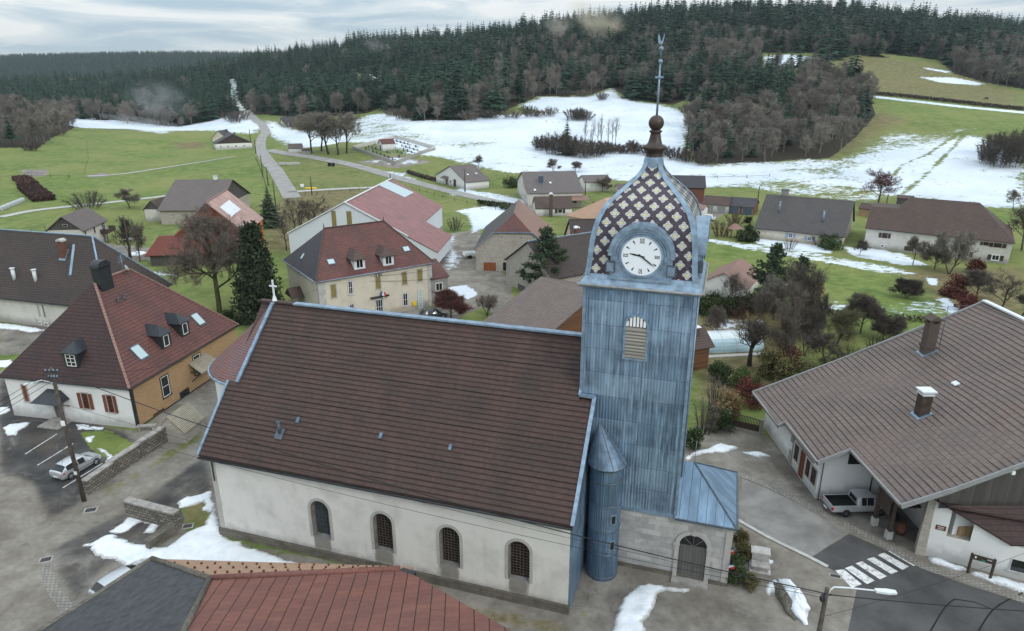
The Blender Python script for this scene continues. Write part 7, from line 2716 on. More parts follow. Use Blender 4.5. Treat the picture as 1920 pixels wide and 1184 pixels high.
for i,a in enumerate((((1522,572,512),'rust leaved beech bush at the garden corner beside the pale bare tree',40,'rust_leaf',900,0.22),((1334,588,540),'dark evergreen bush right beside the tower',48,'evergreen',1400,0.26),((1372,592,545),'dark evergreen bush in front of the outbuilding wall',46,'evergreen',1400,0.26),((1408,588,540),'dark evergreen bush below the pine',44,'evergreen',1400,0.26),((1350,717,668),'dark green rounded shrub by the corner of the timber chalet',42,'evergreen',1700,0.2),((1398,728,686),'glossy laurel dome above the orange brown shrub',58,'laurel',1900,0.2),((1408,758,704),'deep red barberry below the laurel dome',60,'red_leaf',1700,0.18),((1362,786,722),'orange brown withered shrub near the garden gate',54,'tan_leaf',1500,0.2),((1350,806,752),'green shrub behind the garden gate',46,'evergreen',1300,0.2),((1299,842,792),'low dark green shrub against the tower foot',32,'evergreen',1000,0.18),((1490,726,652),'large olive bush beside the lawn edge',78,'olive_leaf',2600,0.24),((1442,704,640),'olive brown bush right of the pool',56,'olive_leaf',1800,0.22),((1470,690,630),'dark brown bush between the olive ones',50,'red_leaf',1500,0.22),((1556,466,436),'rounded evergreen hedge bush before the grey roofed house',46,'evergreen',1300,0.34),((1400,452,424),'evergreen bush beside the garden pavilion',44,'evergreen',1200,0.34),((1402,418,402),'clipped round box ball behind the pavilion',15,'evergreen',500,0.25),((1403,434,418),'clipped round box ball beside the pavilion',16,'evergreen',500,0.25),((1786,556,508),'red brown bush at the end of the lower lawn',42,'red_leaf',1100,0.3),((1808,582,543),'small dark red bush below the red brown one',36,'red_leaf',900,0.3),((1828,512,480),'rusty bush under the lower windows of the great farmhouse',30,'red_leaf',800,0.3),((430,598,574),'small clipped green cone on the lawn behind the church',25,'evergreen',900,0.18),((455,608,586),'low dark hedge bush right of the clipped cone',30,'evergreen',800,0.2),((484,606,588),'low dark hedge bush beneath the thuja',32,'evergreen',800,0.2),((930,628,606),'dark low shrub behind the church ridge beside the ribbed shed',50,'red_leaf',900,0.2),((958,352,328),'dark conifer hedge block left of the box chimney house',30,'evergreen',900,0.4),((1393,1046,1008),'olive green conifer bush by the war memorial',30,'olive_leaf',1500,0.1),((1405,1102,1072),'small golden conifer bush by the stone bench',32,'olive_leaf',1500,0.09),((1376,1094,1026),'dark green conifer beside the church porch',36,'evergreen',2200,0.12),((1388,1018,990),'brown green bush behind the porch corner',28,'olive_leaf',1200,0.1),)):
 leafy(a[0],a[1],a[2],100+i,a[3],n=a[4],size=a[5])
for i,a in enumerate((((165,392,356),'wide clump of grey upright stems behind the small white house',78,'twig_dark',1800),((1320,812,738),'tangle of bare brown stems at the foot of the tower',56,'twig',900),((1340,770,700),'sparse bare shrub between tower and orange brown shrub',44,'twig',600),((1424,640,588),'yellow green twigged willow bush behind the vase shaped tree',116,'twig_gold',1600),((1400,606,562),'reddish twigged bush behind the willow bush',80,'twig_red',1100),((1597,700,638),'thin yellowish shrub on the lawn near the big tiled roof',66,'twig_moss',800),((1640,668,622),'bare shrub peeping over the big tiled roof',50,'twig_moss',600),((1350,444,412),'brown hedge shrub along the white car lane, lower one',48,'twig_red',1100),((1376,425,398),'brown hedge shrub along the white car lane, upper one',44,'twig_red',900),((1535,458,430),'bare brown bush at the right end of the grey roofed house',60,'twig_dark',900),((1480,468,446),'low bare shrub under the blue shutters',30,'twig_dark',400),((853,432,405),'bare shrub right of the warehouse',36,'twig_dark',700),((1868,640,610),'low twisted shrub beyond the ridge of the big tiled roof',44,'twig_dark',500),((1845,470,452),'low bare shrub against the great farmhouse',30,'twig_dark',300),)):
 twiggy(a[0],a[1],a[2],200+i,a[3],n=a[4])
rng=random.Random(21)
SH_G='bare shrubs of the thicket on the snow slope'
SH_L='dark bare shrub of the thicket in the middle of the snow slope'
for i,(x,y,t_,w_)in enumerate(((1012,282,252,36),(1032,288,248,40),(1050,291,244,42),(1072,294,250,44),(1096,296,262,44),(1120,294,268,44),(1142,288,268,40),(1158,284,270,34),(1022,278,258,36),(1060,282,252,44),(1085,284,256,44),(1110,286,262,40),(1132,282,262,38),(1074,226,202,40),(1096,226,206,40),(1084,222,202,36),(1168,288,272,32),(1190,288,266,34),(1214,291,268,34),(1240,294,272,40),(1268,300,276,44),(1290,304,280,44),(1320,310,284,44),(1184,284,262,26))):
 twiggy((x,y,t_),SH_L,w_,300+i,'twig_dark',n=1500,group=SH_G,part=False,tww=0.16)
for i,(x,y,t_,w_)in enumerate(((1846,306,262,44),(1870,314,246,60),(1900,314,240,60),(1915,305,240,56),(1858,290,248,44),(1885,292,238,60))):
 twiggy((x,y,t_),'dark shrub of the dense round thicket on the snow at the right edge',w_,330+i,'twig_dark',n=1500,group='shrubs of the thicket at the right edge',part=False,tww=0.16)
for i,(x,y,t_,w_)in enumerate(((880,226,205,44),(920,223,204,44),(960,222,206,44),(1000,220,206,44),(1030,218,200,34),(990,214,196,36),(735,218,202,40),(755,224,204,40),(1128,188,172,26),(1060,182,168,34),(1090,182,168,34),(60,283,262,40),(110,254,236,40),(440,232,208,40),(455,226,206,36),(430,226,206,36),(545,240,220,44),(570,248,226,36),(1290,214,196,44),(1310,232,210,44))):
 twiggy((x,y,t_),'dark bare shrub on the edge between snow meadow and forest',w_,350+i,'twig_dark' if i%2 else 'twig',n=1100,group='bare shrubs along the forest edge',part=False,tww=0.17)
 # -- forest
def scatter():
 g=np.random.default_rng(5)
 pts=[]
 sp=8.0
 xs=np.arange(-900,900,sp)
 ys=np.arange(270,1130,sp)
 X,Y=np.meshgrid(xs,ys)
 X=(X+g.uniform(-.42,.42,X.shape)*sp).ravel()
 Y=(Y+g.uniform(-.42,.42,Y.shape)*sp).ravel()
 k=np.abs(X)<0.86*Y+40
 X,Y=X[k],Y[k]
 Z=hgt(X,Y)
 px,py=proj(np.stack([X,Y,Z],1))
 line=np.interp(px,*zip(*FOREST_LINE))
 inF=py<line
 inF&=~((py>150)&(py<222)&(np.abs(px-np.interp(py,[150,190,222],[437,441,466]))<np.interp(py,[150,222],[7,12])))
 for c in CLEAR:
  inF&=poly_sd(px,py,c)<0
 in2=poly_sd(px,py,W2)>0
 in0=poly_sd(px,py,W0)>0
 keep=g.random(len(X))<np.interp(Y,[500,800,1100],[1.0,0.85,0.68])
 zone=np.where(in2,2,np.where(in0,3,np.where(inF,1,0)))
 sel=(zone>0)&(keep|(zone>1))
 X,Y,Z,px,py,zone=X[sel],Y[sel],Z[sel],px[sel],py[sel],zone[sel]
 n=np.sin(X*0.021+1.3)*np.cos(Y*0.017-0.4)+0.6*np.sin(X*0.05+Y*0.043)
 pb=np.full(len(X),0.14)
 pb[(px>960)&(px<1420)&(py>40)]=0.42
 pb[(px>1180)&(py<62)]=0.10
 pb[(px>1540)&(py>88)]=0.62
 pb[(px>1330)&(px<1540)&(py>80)]=0.5
 dl=np.interp(px,*zip(*FOREST_LINE))-py
 pb[(dl<7)&(zone==1)]=np.maximum(pb[(dl<7)&(zone==1)],0.5)
 pb[(px<700)&(dl>7)]=0.03
 pb=np.clip(pb+0.22*n*(pb>0.05),0.02,0.95)
 pb[zone==2]=0.80
 pb[(zone==2)&(py<215)&(px<1480)]=0.35
 pb[zone==3]=0.97
 pb[(zone==1)&(px>900)&(px<1300)&(py>70)&(dl<90)]=0.55
 isb=g.random(len(X))<pb
 return X,Y,Z,px,py,zone,isb,g
def far_scatter(g):
 X=g.uniform(-2000,-250,9000)
 Y=g.uniform(1650,2500,9000)
 k=(np.abs(X)<0.95*Y)
 X,Y=X[k],Y[k]
 return X,Y,hgt(X,Y)
def build_forest():
 X,Y,Z,px,py,zone,isb,g=scatter()
 con,bar=[],[]
 for k in range(6):
  tm,tr=TM(),TM()
  conifer(np.random.default_rng(400+k),20.0,[4.0,4.6,3.3,4.2,5.2,3.7][k],tm,tr,layers=14,per=9,low=[0.1,0.04,0.22,0.12,0.05,0.3][k],ragged=0.24,sub=2,pw=[0.62,0.7,0.55,0.75,0.8,0.6][k])
  tm.v+=tr.v
  tm.f+=[f+tm.n for f in tr.f]
  con.append(tm.mesh('spruce','needle_far'))
 for k in range(5):
  wd,cr=TM(),TM()
  grow(np.random.default_rng(420+k),16.0,[0.7,0.6,0.85,0.55,0.7][k],wd,cr,levels=3,nb=(10,7,5),tw=9,tww=0.13,twl=1.7,fork=0.25)
  nt_=sum(len(f)for f in cr.f)
  cr.v+=wd.v
  cr.f+=[f+cr.n for f in wd.f]
  m_=cr.mesh('bare_tree','twig_far')
  m_.materials.append(MATS['bark_far'])
  mi=np.zeros(len(m_.polygons),np.int32)
  mi[nt_:]=1
  m_.polygons.foreach_set('material_index',mi)
  bar.append(m_)
 sc=np.clip(g.lognormal(0.0,0.24,len(X)),0.5,1.55)*np.interp(Y,[400,700],[0.9,1.0])
 sc*=np.where((px<650)&(Y>560),0.78,1.0)
 sc[isb]=g.uniform(0.45,1.15,isb.sum())
 sc[(zone==3)]*=0.82
 sc[(zone==2)]*=np.interp(py[zone==2],[150,300],[0.95,0.78])
 vi=np.where(isb,g.integers(0,5,len(X))+6,g.integers(0,6,len(X)))
 rz=g.uniform(0,6.28,len(X))
 size=20*sc/Y
 vis=(px>-30)&(px<1950)
 ind=np.zeros(len(X),bool)
 for b in(False,True):
  c=np.nonzero((isb==b)&vis)[0]
  c=c[np.argsort(-size[c])][:300]
  ind[c]=True
 for i in np.nonzero(ind)[0]:
  me=(con+bar)[vi[i]]
  b=isb[i]
  o=add_obj('bare_tree' if b else 'spruce',me,(X[i],Y[i],Z[i]-0.2),rz[i],(sc[i]*g.uniform(0.9,1.15),sc[i]*g.uniform(0.9,1.15),sc[i]))
  if b:
   tag(o,'grey brown leafless tree standing among many like it in the woods beyond the village','tree','leafless trees of the woods')
  else:
   tag(o,'dark green spruce standing among many like it at the forest edge on the slope','tree','spruces along the forest edge')
 r=~ind
 fx,fy,fz_=far_scatter(g)
 P=np.concatenate([np.stack([X[r],Y[r],Z[r]-0.2],1),np.stack([fx,fy,fz_-0.5],1)])
 V=np.concatenate([vi[r],g.integers(0,6,len(fx))])
 SCL=np.concatenate([sc[r],g.uniform(0.8,1.2,len(fx))])
 me=bpy.data.meshes.new('forest')
 me.vertices.add(len(P))
 me.vertices.foreach_set('co',P.astype(np.float32).ravel())
 for nm,arr,ty in(('kind_index',V,'INT'),('size',SCL,'FLOAT'),('turn',g.uniform(0,6.28,len(P)),'FLOAT')):
  at=me.attributes.new(nm,ty,'POINT')
  at.data.foreach_set('value',arr.astype(np.int32 if ty=='INT' else np.float32))
 fo=bpy.data.objects.new('forest',me)
 COL.objects.link(fo)
 tag(fo,'dense mixed forest covering the hills behind the village','forest',kind='stuff')
 pc=bpy.data.collections.new('forest_kinds')
 for k,m_ in enumerate(con+bar):
  o=bpy.data.objects.new('tree_kind_%02d'%k,m_)
  pc.objects.link(o)
 ng=bpy.data.node_groups.new('forest','GeometryNodeTree')
 ng.interface.new_socket('Geometry',in_out='INPUT',socket_type='NodeSocketGeometry')
 ng.interface.new_socket('Geometry',in_out='OUTPUT',socket_type='NodeSocketGeometry')
 gi,go=ng.nodes.new('NodeGroupInput'),ng.nodes.new('NodeGroupOutput')
 ci=ng.nodes.new('GeometryNodeCollectionInfo')
 ci.inputs['Collection'].default_value=pc
 ci.inputs['Separate Children'].default_value=True
 ci.inputs['Reset Children'].default_value=True
 ip=ng.nodes.new('GeometryNodeInstanceOnPoints')
 ip.inputs['Pick Instance'].default_value=True
 def attr(nm,ty):
  a=ng.nodes.new('GeometryNodeInputNamedAttribute')
  a.data_type=ty
  a.inputs['Name'].default_value=nm
  return a.outputs['Attribute']
 L=ng.links.new
 L(gi.outputs[0],ip.inputs['Points'])
 L(ci.outputs[0],ip.inputs['Instance'])
 L(attr('kind_index','INT'),ip.inputs['Instance Index'])
 L(attr('size','FLOAT'),ip.inputs['Scale'])
 cx=ng.nodes.new('ShaderNodeCombineXYZ')
 L(attr('turn','FLOAT'),cx.inputs['Z'])
 L(cx.outputs[0],ip.inputs['Rotation'])
 L(ip.outputs[0],go.inputs[0])
 md=fo.modifiers.new('forest','NODES')
 md.node_group=ng
 print('forest',len(P),'individual',ind.sum())
build_forest()
for i,(x,y,t_)in enumerate(((1096,282,214),(1110,280,218),(1126,282,210),(1140,280,214),(1154,280,214),(1120,276,222),(1148,276,218))):
 bare((x,y,t_),'thin pale birch rising out of the thicket on the snow slope',16,name='birch',seed=80+i,group='birches in the snow slope thicket',spread=0.4,nb=(9,4,3),levels=3,tw=4,twig='twig_far',fork=0.3,tww=0.09)
conifer_thing((1062,290,222),'small dark spruce in the thicket on the snow slope',28,67)
conifer_thing((1107,288,234),'narrow ivy green column tree in the snow slope thicket',10,68)
conifer_thing((1287,290,218),'ivy covered narrow tree trunk at the left edge of the brown wood',14,69)
def hedge(name,label,a,b,h,w_,seed,mat='evergreen',size=0.25,dens=60,cat='hedge'):
 """clipped hedge between two ground points"""
 A,B=Vector(a),Vector(b)
 L=(B-A).length
 g=np.random.default_rng(seed)
 tm=TM()
 n=int(L*dens*h)
 s,t_,z=g.random(n),g.uniform(-.5,.5,n),g.random(n)**0.7*h
 D=np.array((B-A).normalized())
 Nn=np.array([-D[1],D[0],0])
 P=D[None]*(s*L)[:,None]+Nn[None]*(t_*w_)[:,None]
 gz=hgt(A.x+P[:,0],A.y+P[:,1])-A.z
 P[:,2]=z+gz
 d=unit(g.normal(size=P.shape)+np.array([0,0,0.3]))
 e=unit(np.cross(d,g.normal(size=P.shape)))
 sz=size*g.uniform(0.6,1.4,(n,1))
 tm.tris(np.stack([P-e*sz*0.5,P+e*sz*0.5,P+d*sz],1))
 o=add_obj(name,tm.mesh(name,mat),A)
 return tag(o,label,cat)
hedge('hedge','long dark field hedge running across the upper right meadow',gp(1604,176),gp(1925,208),1.7,2.2,90,'twig_dark',0.55,40)
hedge('hedge','clipped dark hedge along the road before the box chimney house, upper one',gp(896,384),gp(962,392),1.4,1.2,91,'evergreen',0.4,60)
hedge('hedge','clipped dark hedge along the road before the box chimney house, lower one',gp(938,392),gp(988,402),1.5,1.4,92,'evergreen',0.4,60)
hedge('hedge','dark clipped hedge along the garden beside the cemetery',gp(764,325),gp(818,341),1.3,1.0,93,'twig_dark',0.4,60)
hedge('brushwood_heap','dark red brown heap of brushwood beside the left barn, upper heap',gp(38,336),gp(58,350),1.3,5.0,94,'brush',0.45,160,'brushwood')
hedge('brushwood_heap','dark red brown heap of brushwood beside the left barn, lower heap',gp(52,352),gp(84,378),1.5,6.0,97,'brush',0.45,160,'brushwood')
hedge('hedge','dark ragged hedge closing the garden below the rose roofed outbuilding',gp(1312,592),gp(1424,584),2.4,1.8,96,'evergreen',0.4,150)
hedge('hedge','low hedge along the lower edge of the bright lawn',gp(1500,586),gp(1760,606),0.8,0.7,95,'twig_moss',0.3,60)
# -- vehicles
def m_carpaint(name,col,metal=0.5):
 m,t,b=new_mat(name)
 b.inputs['Base Color'].default_value=tuple(col)+(1,)
 b.inputs['Metallic'].default_value=metal
 b.inputs['Roughness'].default_value=0.3
 b.inputs['Coat Weight'].default_value=0.6
 b.inputs['Coat Roughness'].default_value=0.08
m_carpaint('paint_silver',(0.52,0.54,0.57))
m_carpaint('paint_white',(0.72,0.73,0.75),0.0)
m_carpaint('paint_dark',(0.05,0.06,0.075))
m_glass('car_glass',(0.012,0.014,0.017),0.05)
m_plain('lamp_red',(0.45,0.02,0.03),0.25,0.1,2.0)
m_plain('lamp_white',(0.7,0.72,0.74),0.2,0.05,2.0)
m_plain('alloy',(0.48,0.49,0.51),0.35,0.1,2.0,metal=0.6)
m_plain('bumper_grey',(0.06,0.062,0.066),0.6,0.1,2.0)
HATCH=dict(st=[(-2.14,.42,.70,.72,.66,.58),(-2.08,.30,.92,.97,.80,.66),(-1.96,.26,.98,1.05,.86,.66),(-1.50,.24,.99,1.42,.89,.60),(-1.10,.22,.97,1.48,.90,.60),(-0.42,.22,.95,1.50,.90,.61),(-0.34,.22,.95,1.50,.90,.61),(0.30,.22,.93,1.46,.90,.60),(0.48,.22,.93,1.42,.90,.60),(1.18,.22,.93,.97,.88,.66),(1.60,.25,.84,.88,.86,.62),(1.95,.28,.72,.76,.80,.55),(2.12,.36,.55,.60,.62,.45)],side=[3,4,6],screen=[8],rear=[2],wb=(-1.32,1.29),r=0.315,rear_lamp=(-2.02,.70,.80,.93),head=(1.93,.66))
def car(label,p,heading,paint='paint_silver',spec=HATCH,name='parked_car',group=None):
 T=thing(name,label,'car',p,math.degrees(heading),group)
 st=spec['st']
 def sec(s):
  x,zb,bt,tp,hw,rw=s
  return[(x,hw*0.86,zb),(x,hw,zb+0.14),(x,hw*1.0,(zb+bt)/2+.05),(x,hw*0.955,bt),(x,rw+0.045,tp-0.075),(x,rw*0.86,tp-0.012),(x,0.0,tp+0.015)]
 S1=[sec(s)for s in st]
 body,glass=MB(),{'side_window':[MB(),MB()],'windscreen':[MB()],'rear_window':[MB()]}
 for i in range(len(st)-1):
  for sgn in(-1,1):
   for b_ in range(6):
    q=[S1[i][b_],S1[i+1][b_],S1[i+1][b_+1],S1[i][b_+1]]
    q=[(a,c*-sgn,d)for a,c,d in q]
    if sgn<0:
     q=q[::-1]
    if i in spec['side']and b_==3:
     glass['side_window'][0 if sgn>0 else 1].poly(q)
    elif i in spec['screen']and b_>=4:
     glass['windscreen'][0].poly(q)
    elif i in spec['rear']and b_>=4:
     glass['rear_window'][0].poly(q)
    else:
     body.poly(q)
 for k in(0,-1):
  q=[(a,-c,d)for a,c,d in S1[k]]+[(a,c,d)for a,c,d in S1[k][::-1][1:]]
  body.poly(q if k==0 else q[::-1])
 body.poly([(st[0][0],-.6,st[0][1]),(st[0][0],.6,st[0][1]),(st[-1][0],.6,st[-1][1]),(st[-1][0],-.6,st[-1][1])])
 bo=body.build('body',paint,T)
 mod=bo.modifiers.new('weld','WELD')
 mod.merge_threshold=0.002
 me=bo.data
 me.polygons.foreach_set('use_smooth',[True]*len(me.polygons))
 md=bo.modifiers.new('edges','EDGE_SPLIT')
 md.split_angle=R(38)
 for k,l in glass.items():
  for g_ in l:
   if g_.f:
    g_.build(k,'car_glass',T)
 r=spec['r']
 for wx in spec['wb']:
  for sgn in(-1,1):
   mb=MB()
   y0=0.0
   prof=[(r*.62,-.10),(r*.95,-.1),(r,-.06),(r,.06),(r*.95,.1),(r*.62,.1)]
   vs,fs=[],[]
   n=22
   for q,(rr,yy)in enumerate(prof):
    for j in range(n):
     a=2*math.pi*j/n
     vs.append((rr*math.cos(a),yy,rr*math.sin(a)))
   for q in range(len(prof)-1):
    for j in range(n):
     fs.append((q*n+j,q*n+(j+1)%n,(q+1)*n+(j+1)%n,(q+1)*n+j))
   mb.add(vs,fs,True)
   wh=mb.build('wheel','rubber',T)
   wh.location=(wx,sgn*0.80,r)
   mb=MB()
   for j in range(5):
    a=2*math.pi*j/5
    mb.bar((0.03*math.cos(a),sgn*.085,0.03*math.sin(a)),(r*.6*math.cos(a),sgn*.085,r*.6*math.sin(a)),0.075,0.03,up=(0,1,0))
   vs=[]
   for k2,(ra,rb)in enumerate(((r*.55,r*.63),)):
    for j in range(n):
     a,b_=2*math.pi*j/n,2*math.pi*(j+1)/n
     mb.poly([(ra*math.cos(a),sgn*.1,ra*math.sin(a)),(rb*math.cos(a),sgn*.1,rb*math.sin(a)),(rb*math.cos(b_),sgn*.1,rb*math.sin(b_)),(ra*math.cos(b_),sgn*.1,ra*math.sin(b_))])
   mb.build('rim','alloy',wh)
   mb=MB()
   an=np.linspace(R(-8),R(188),15)
   for j in range(14):
    q=[((r+d)*math.cos(a),sgn*0.012,(r+d)*math.sin(a))for a,d in((an[j],0.02),(an[j+1],0.02),(an[j+1],0.08),(an[j],0.08))]
    mb.poly(q if sgn<0 else q[::-1])
   ar=mb.build('wheel_arch','bumper_grey',T)
   ar.location=(wx,sgn*(0.895),r)
 x,z0,z1,z2=spec['rear_lamp']
 for sgn in(-1,1):
  mb=MB()
  mb.prism([(x-.07,sgn*.62,z0),(x-.09,sgn*.78,z0+.02),(x+.18,sgn*.9,z1),(x+.16,sgn*.9,z2),(x+.02,sgn*.80,z2+.02),(x-.03,sgn*.66,z1+.03)],(0.02,sgn*.012,0.01))
  mb.build('tail_light','lamp_red',T)
  hx,hz=spec['head']
  mb=MB()
  mb.prism([(hx-.3,sgn*.845,hz+.08),(hx-.28,sgn*.85,hz-.03),(hx+.06,sgn*.72,hz-.08),(hx+.04,sgn*.70,hz+.04)],(0.02,sgn*.03,0.015))
  mb.build('headlight','lamp_white',T)
  mb=MB()
  mb.sphere((0.62,sgn*1.0,.98),0.09,8,6,0.75)
  mb.build('wing_mirror',paint,T)
  mb=MB()
  mb.box(-0.9,0.9,sgn*.905-.012,sgn*.905+.012,.52,.57)
  mb.build('door_strip','bumper_grey',T)
 mb=MB()
 mb.box(st[0][0]-.03,st[0][0]+.02,-.26,.26,.48,.59)
 mb.build('number_plate','white_paint',T)
 return T
a,b_=gp(133,899),gp(182,871)
hd=math.atan2(b_.y-a.y,b_.x-a.x)
lf=Vector((-math.sin(hd),math.cos(hd),0))
c=(a+b_)/2+lf*0.8
car('silver hatchback parked in the left bay below the white house wall',(c.x,c.y,0.01),hd)
car('pale silver car half hidden behind the slate hip of the foreground roof',(at_z(232,1084,0.9)[0],at_z(232,1084,0.9)[1],0.01),R(58),'paint_silver')
p=gp(1325,413)
car('little white car in the lane right of the dome',(p.x,p.y,0),R(150),'paint_white')
p=gp(795,596)
car('dark car parked before the town hall, just over the church ridge',(p.x+1.5,p.y,0),R(20),'paint_dark')
def pickup():
 a=gp(1583,969)
 T=thing('pickup_truck','silver pickup truck with black load bed backed out of the carport','pickup',(a.x+1.35,a.y+0.85,0.01),3)
 st=[(-0.45,.45,1.08,1.12,.86,.78),(-0.42,.45,1.08,1.70,.88,.62),(-0.1,.42,1.07,1.77,.89,.64),(0.32,.42,1.06,1.78,.89,.64),(0.38,.42,1.06,1.78,.89,.64),(0.95,.42,1.05,1.74,.89,.63),(1.1,.42,1.05,1.70,.89,.62),(1.62,.42,1.06,1.12,.88,.7),(2.2,.45,.98,1.03,.87,.66),(2.55,.5,.85,.9,.8,.6)]
 def sec(s):
  x,zb,bt,tp,hw,rw=s
  return[(x,hw*0.9,zb),(x,hw,zb+.12),(x,hw,(zb+bt)/2+.1),(x,hw*.97,bt),(x,rw+.04,tp-.07),(x,rw*.9,tp-.01),(x,0,tp+.01)]
 Q=[sec(s)for s in st]
 body,gl,ws=MB(),MB(),MB()
 for i in range(len(st)-1):
  for sgn in(-1,1):
   for k in range(6):
    q=[(x,y*-sgn,z)for x,y,z in(Q[i][k],Q[i+1][k],Q[i+1][k+1],Q[i][k+1])]
    if sgn<0:
     q=q[::-1]
    (gl if(k==3 and i in(2,4))else ws if(i==6 and k>=4)else body).poly(q)
 q=[(x,-y,z)for x,y,z in Q[-1]]+[(x,y,z)for x,y,z in Q[-1][::-1][1:]]
 body.poly(q[::-1])
 q=[(x,-y,z)for x,y,z in Q[1]]+[(x,y,z)for x,y,z in Q[1][::-1][1:]]
 body.poly(q)
 body.build('body','paint_silver',T)
 gl.build('side_window','car_glass',T)
 ws.build('windscreen','car_glass',T)
 mb=MB()
 for k in range(3):
  mb.box(-0.46,-0.44,-.5+k*.35,-.2+k*.35,1.2,1.58)
 mb.build('rear_window','car_glass',T)
 mb=MB()
 for s in(-1,1):
  mb.prism([(-2.55,s*.80,.55),(-0.46,s*.80,.5),(-0.46,s*.80,1.08),(-2.55,s*.80,1.1)],(0,s*.09,0))
 mb.box(-2.62,-2.55,-.86,.86,.6,1.1)
 mb.box(-2.55,-.46,-.8,.8,.5,.62)
 bd=mb.build('load_bed','paint_silver',T)
 mb=MB()
 mb.box(-2.54,-.47,-.79,.79,.625,.66)
 for s in(-1,1):
  mb.box(-2.54,-.47,s*.78-.01,s*.78+.01,.66,1.08)
 mb.box(-2.545,-2.53,-.77,.77,.66,1.08)
 mb.box(-.49,-.47,-.77,.77,.66,1.08)
 mb.build('bed_liner','black_plain',bd)
 mb=MB()
 mb.box(-2.74,-2.6,-.82,.82,.42,.6)
 mb.build('bumper','bumper_grey',T)
 for wx in(-1.35,1.65):
  for sgn in(-1,1):
   mb=MB()
   r=.37
   prof=[(r*.55,-.12),(r*.95,-.12),(r,-.08),(r,.08),(r*.95,.12),(r*.55,.12),(0.02,.1)]
   if sgn<0:
    prof=[(a_,-b_)for a_,b_ in prof]
   n=20
   vs=[(rr*math.cos(2*math.pi*j/n),yy,rr*math.sin(2*math.pi*j/n))for rr,yy in prof for j in range(n)]
   fs=[(k*n+j,k*n+(j+1)%n,(k+1)*n+(j+1)%n,(k+1)*n+j)for k in range(len(prof)-1)for j in range(n)]
   mb.add(vs,fs,True)
   w_=mb.build('wheel','rubber',T)
   w_.location=(wx,sgn*.8,r)
   mb=MB()
   for j in range(6):
    a_=j*math.pi/3
    mb.bar((.03*math.cos(a_),sgn*.115,.03*math.sin(a_)),(r*.5*math.cos(a_),sgn*.115,r*.5*math.sin(a_)),.07,.03,up=(0,1,0))
   mb.build('rim','bumper_grey',w_)
 for s in(-1,1):
  mb=MB()
  mb.box(-2.64,-2.5,s*.83-.07,s*.83+.07,.72,1.0)
  mb.build('tail_light','lamp_red',T)
 mb=MB()
 mb.box(-2.76,-2.745,-.26,.26,.46,.58)
 mb.build('number_plate','white_paint',T)
pickup()
# -- walls, gates, small structures
def wall_run(name,label,pts,hs,th,mat,cope=None,cat='wall'):
 """stone wall along ground points with stepped coping"""
 t=thing(name,label,cat,(pts[0][0],pts[0][1],h1(pts[0][0],pts[0][1])))
 o=Vector(t.location)
 mb,cp=MB(),MB()
 for(a,b2),(ha,hb)in zip(zip(pts[:-1],pts[1:]),zip(hs[:-1],hs[1:])):
  A,B=Vector((a[0],a[1],h1(*a)))-o,Vector((b2[0],b2[1],h1(*b2)))-o
  d=(B-A).normalized()
  n=Vector((-d.y,d.x,0))*th/2
  mb.prism([A-n-Vector((0,0,.2)),B-n-Vector((0,0,.2)),B-n+Vector((0,0,hb)),A-n+Vector((0,0,ha))],n*2)
  if cope:
   A2,B2=A+Vector((0,0,ha+.004)),B+Vector((0,0,hb+.004))
   cp.prism([A2-n*1.25,B2-n*1.25,B2-n*1.25+Vector((0,0,.12)),A2-n*1.25+Vector((0,0,.12))],n*2.5)
 mb.build('wall_face',mat,t)
 if cope:
  cp.build('coping',cope,t)
 return t
wl=[gp(163,928)[:2],gp(212,893)[:2],gp(213,892)[:2],gp(262,860)[:2],gp(263,859)[:2],gp(305,832)[:2],gp(306,831)[:2],gp(345,812)[:2]]
wall_run('stone_wall','rough dark stone retaining wall with stepped flat coping beside the parking bays',wl,[1.35,1.35,1.5,1.5,1.6,1.6,1.7,1.7],0.5,'dark_rubble','grey_concrete')
wall_run('stone_wall','low yellowish garden wall beside the stone slate shed',[gp(348,812)[:2],gp(385,792)[:2]],[1.0,0.7],0.35,'rubble',None)
wall_run('low_wall','short thick stone wall with broad coping in the snow left of the church',[gp(243,967)[:2],gp(336,992)[:2]],[1.55,1.55],0.55,'dark_rubble','grey_concrete')
wall_run('low_wall','low mossy wall running down from the short thick wall in the snow',[gp(328,1000)[:2],gp(278,1032)[:2]],[0.9,0.75],0.5,'plinth_stone','plinth_stone')
GT=thing('gate','dark wooden drive gate with curved top and upright bars','gate',gp(1368,800))
ga,gb=Vector(gp(1368,800)),Vector(gp(1424,813))
gd=gb-ga
gl_=gd.length
u_=gd.normalized()
mb=MB()
mb.prism([Vector((0,0,.15)),u_*gl_+Vector((0,0,.15)),u_*gl_+Vector((0,0,.85)),Vector((0,0,.85))],(0.02,0.06,0))
mb.build('panel','beam_wood',GT)
mb=MB()
n=20
for k in range(n+1):
 s=k/n
 zt=1.25+0.35*math.sin(math.pi*(0.15+0.7*s))
 mb.bar(u_*gl_*s+Vector((0,0,.8)),u_*gl_*s+Vector((0,0,zt)),0.05)
 if k<n:
  s2=(k+1)/n
  z2=1.25+0.35*math.sin(math.pi*(0.15+0.7*s2))
  mb.bar(u_*gl_*s+Vector((0,0,zt)),u_*gl_*s2+Vector((0,0,z2)),0.08,0.06)
mb.build('bars','beam_wood',GT)
for s in(-0.03,1.03):
 mb=MB()
 c=u_*gl_*s
 mb.box(c.x-.15,c.x+.15,c.y-.15,c.y+.15,-.1,1.5)
 mb.box(c.x-.2,c.x+.2,c.y-.2,c.y+.2,1.5,1.6)
 mb.build('gate_post','block_wall',GT)
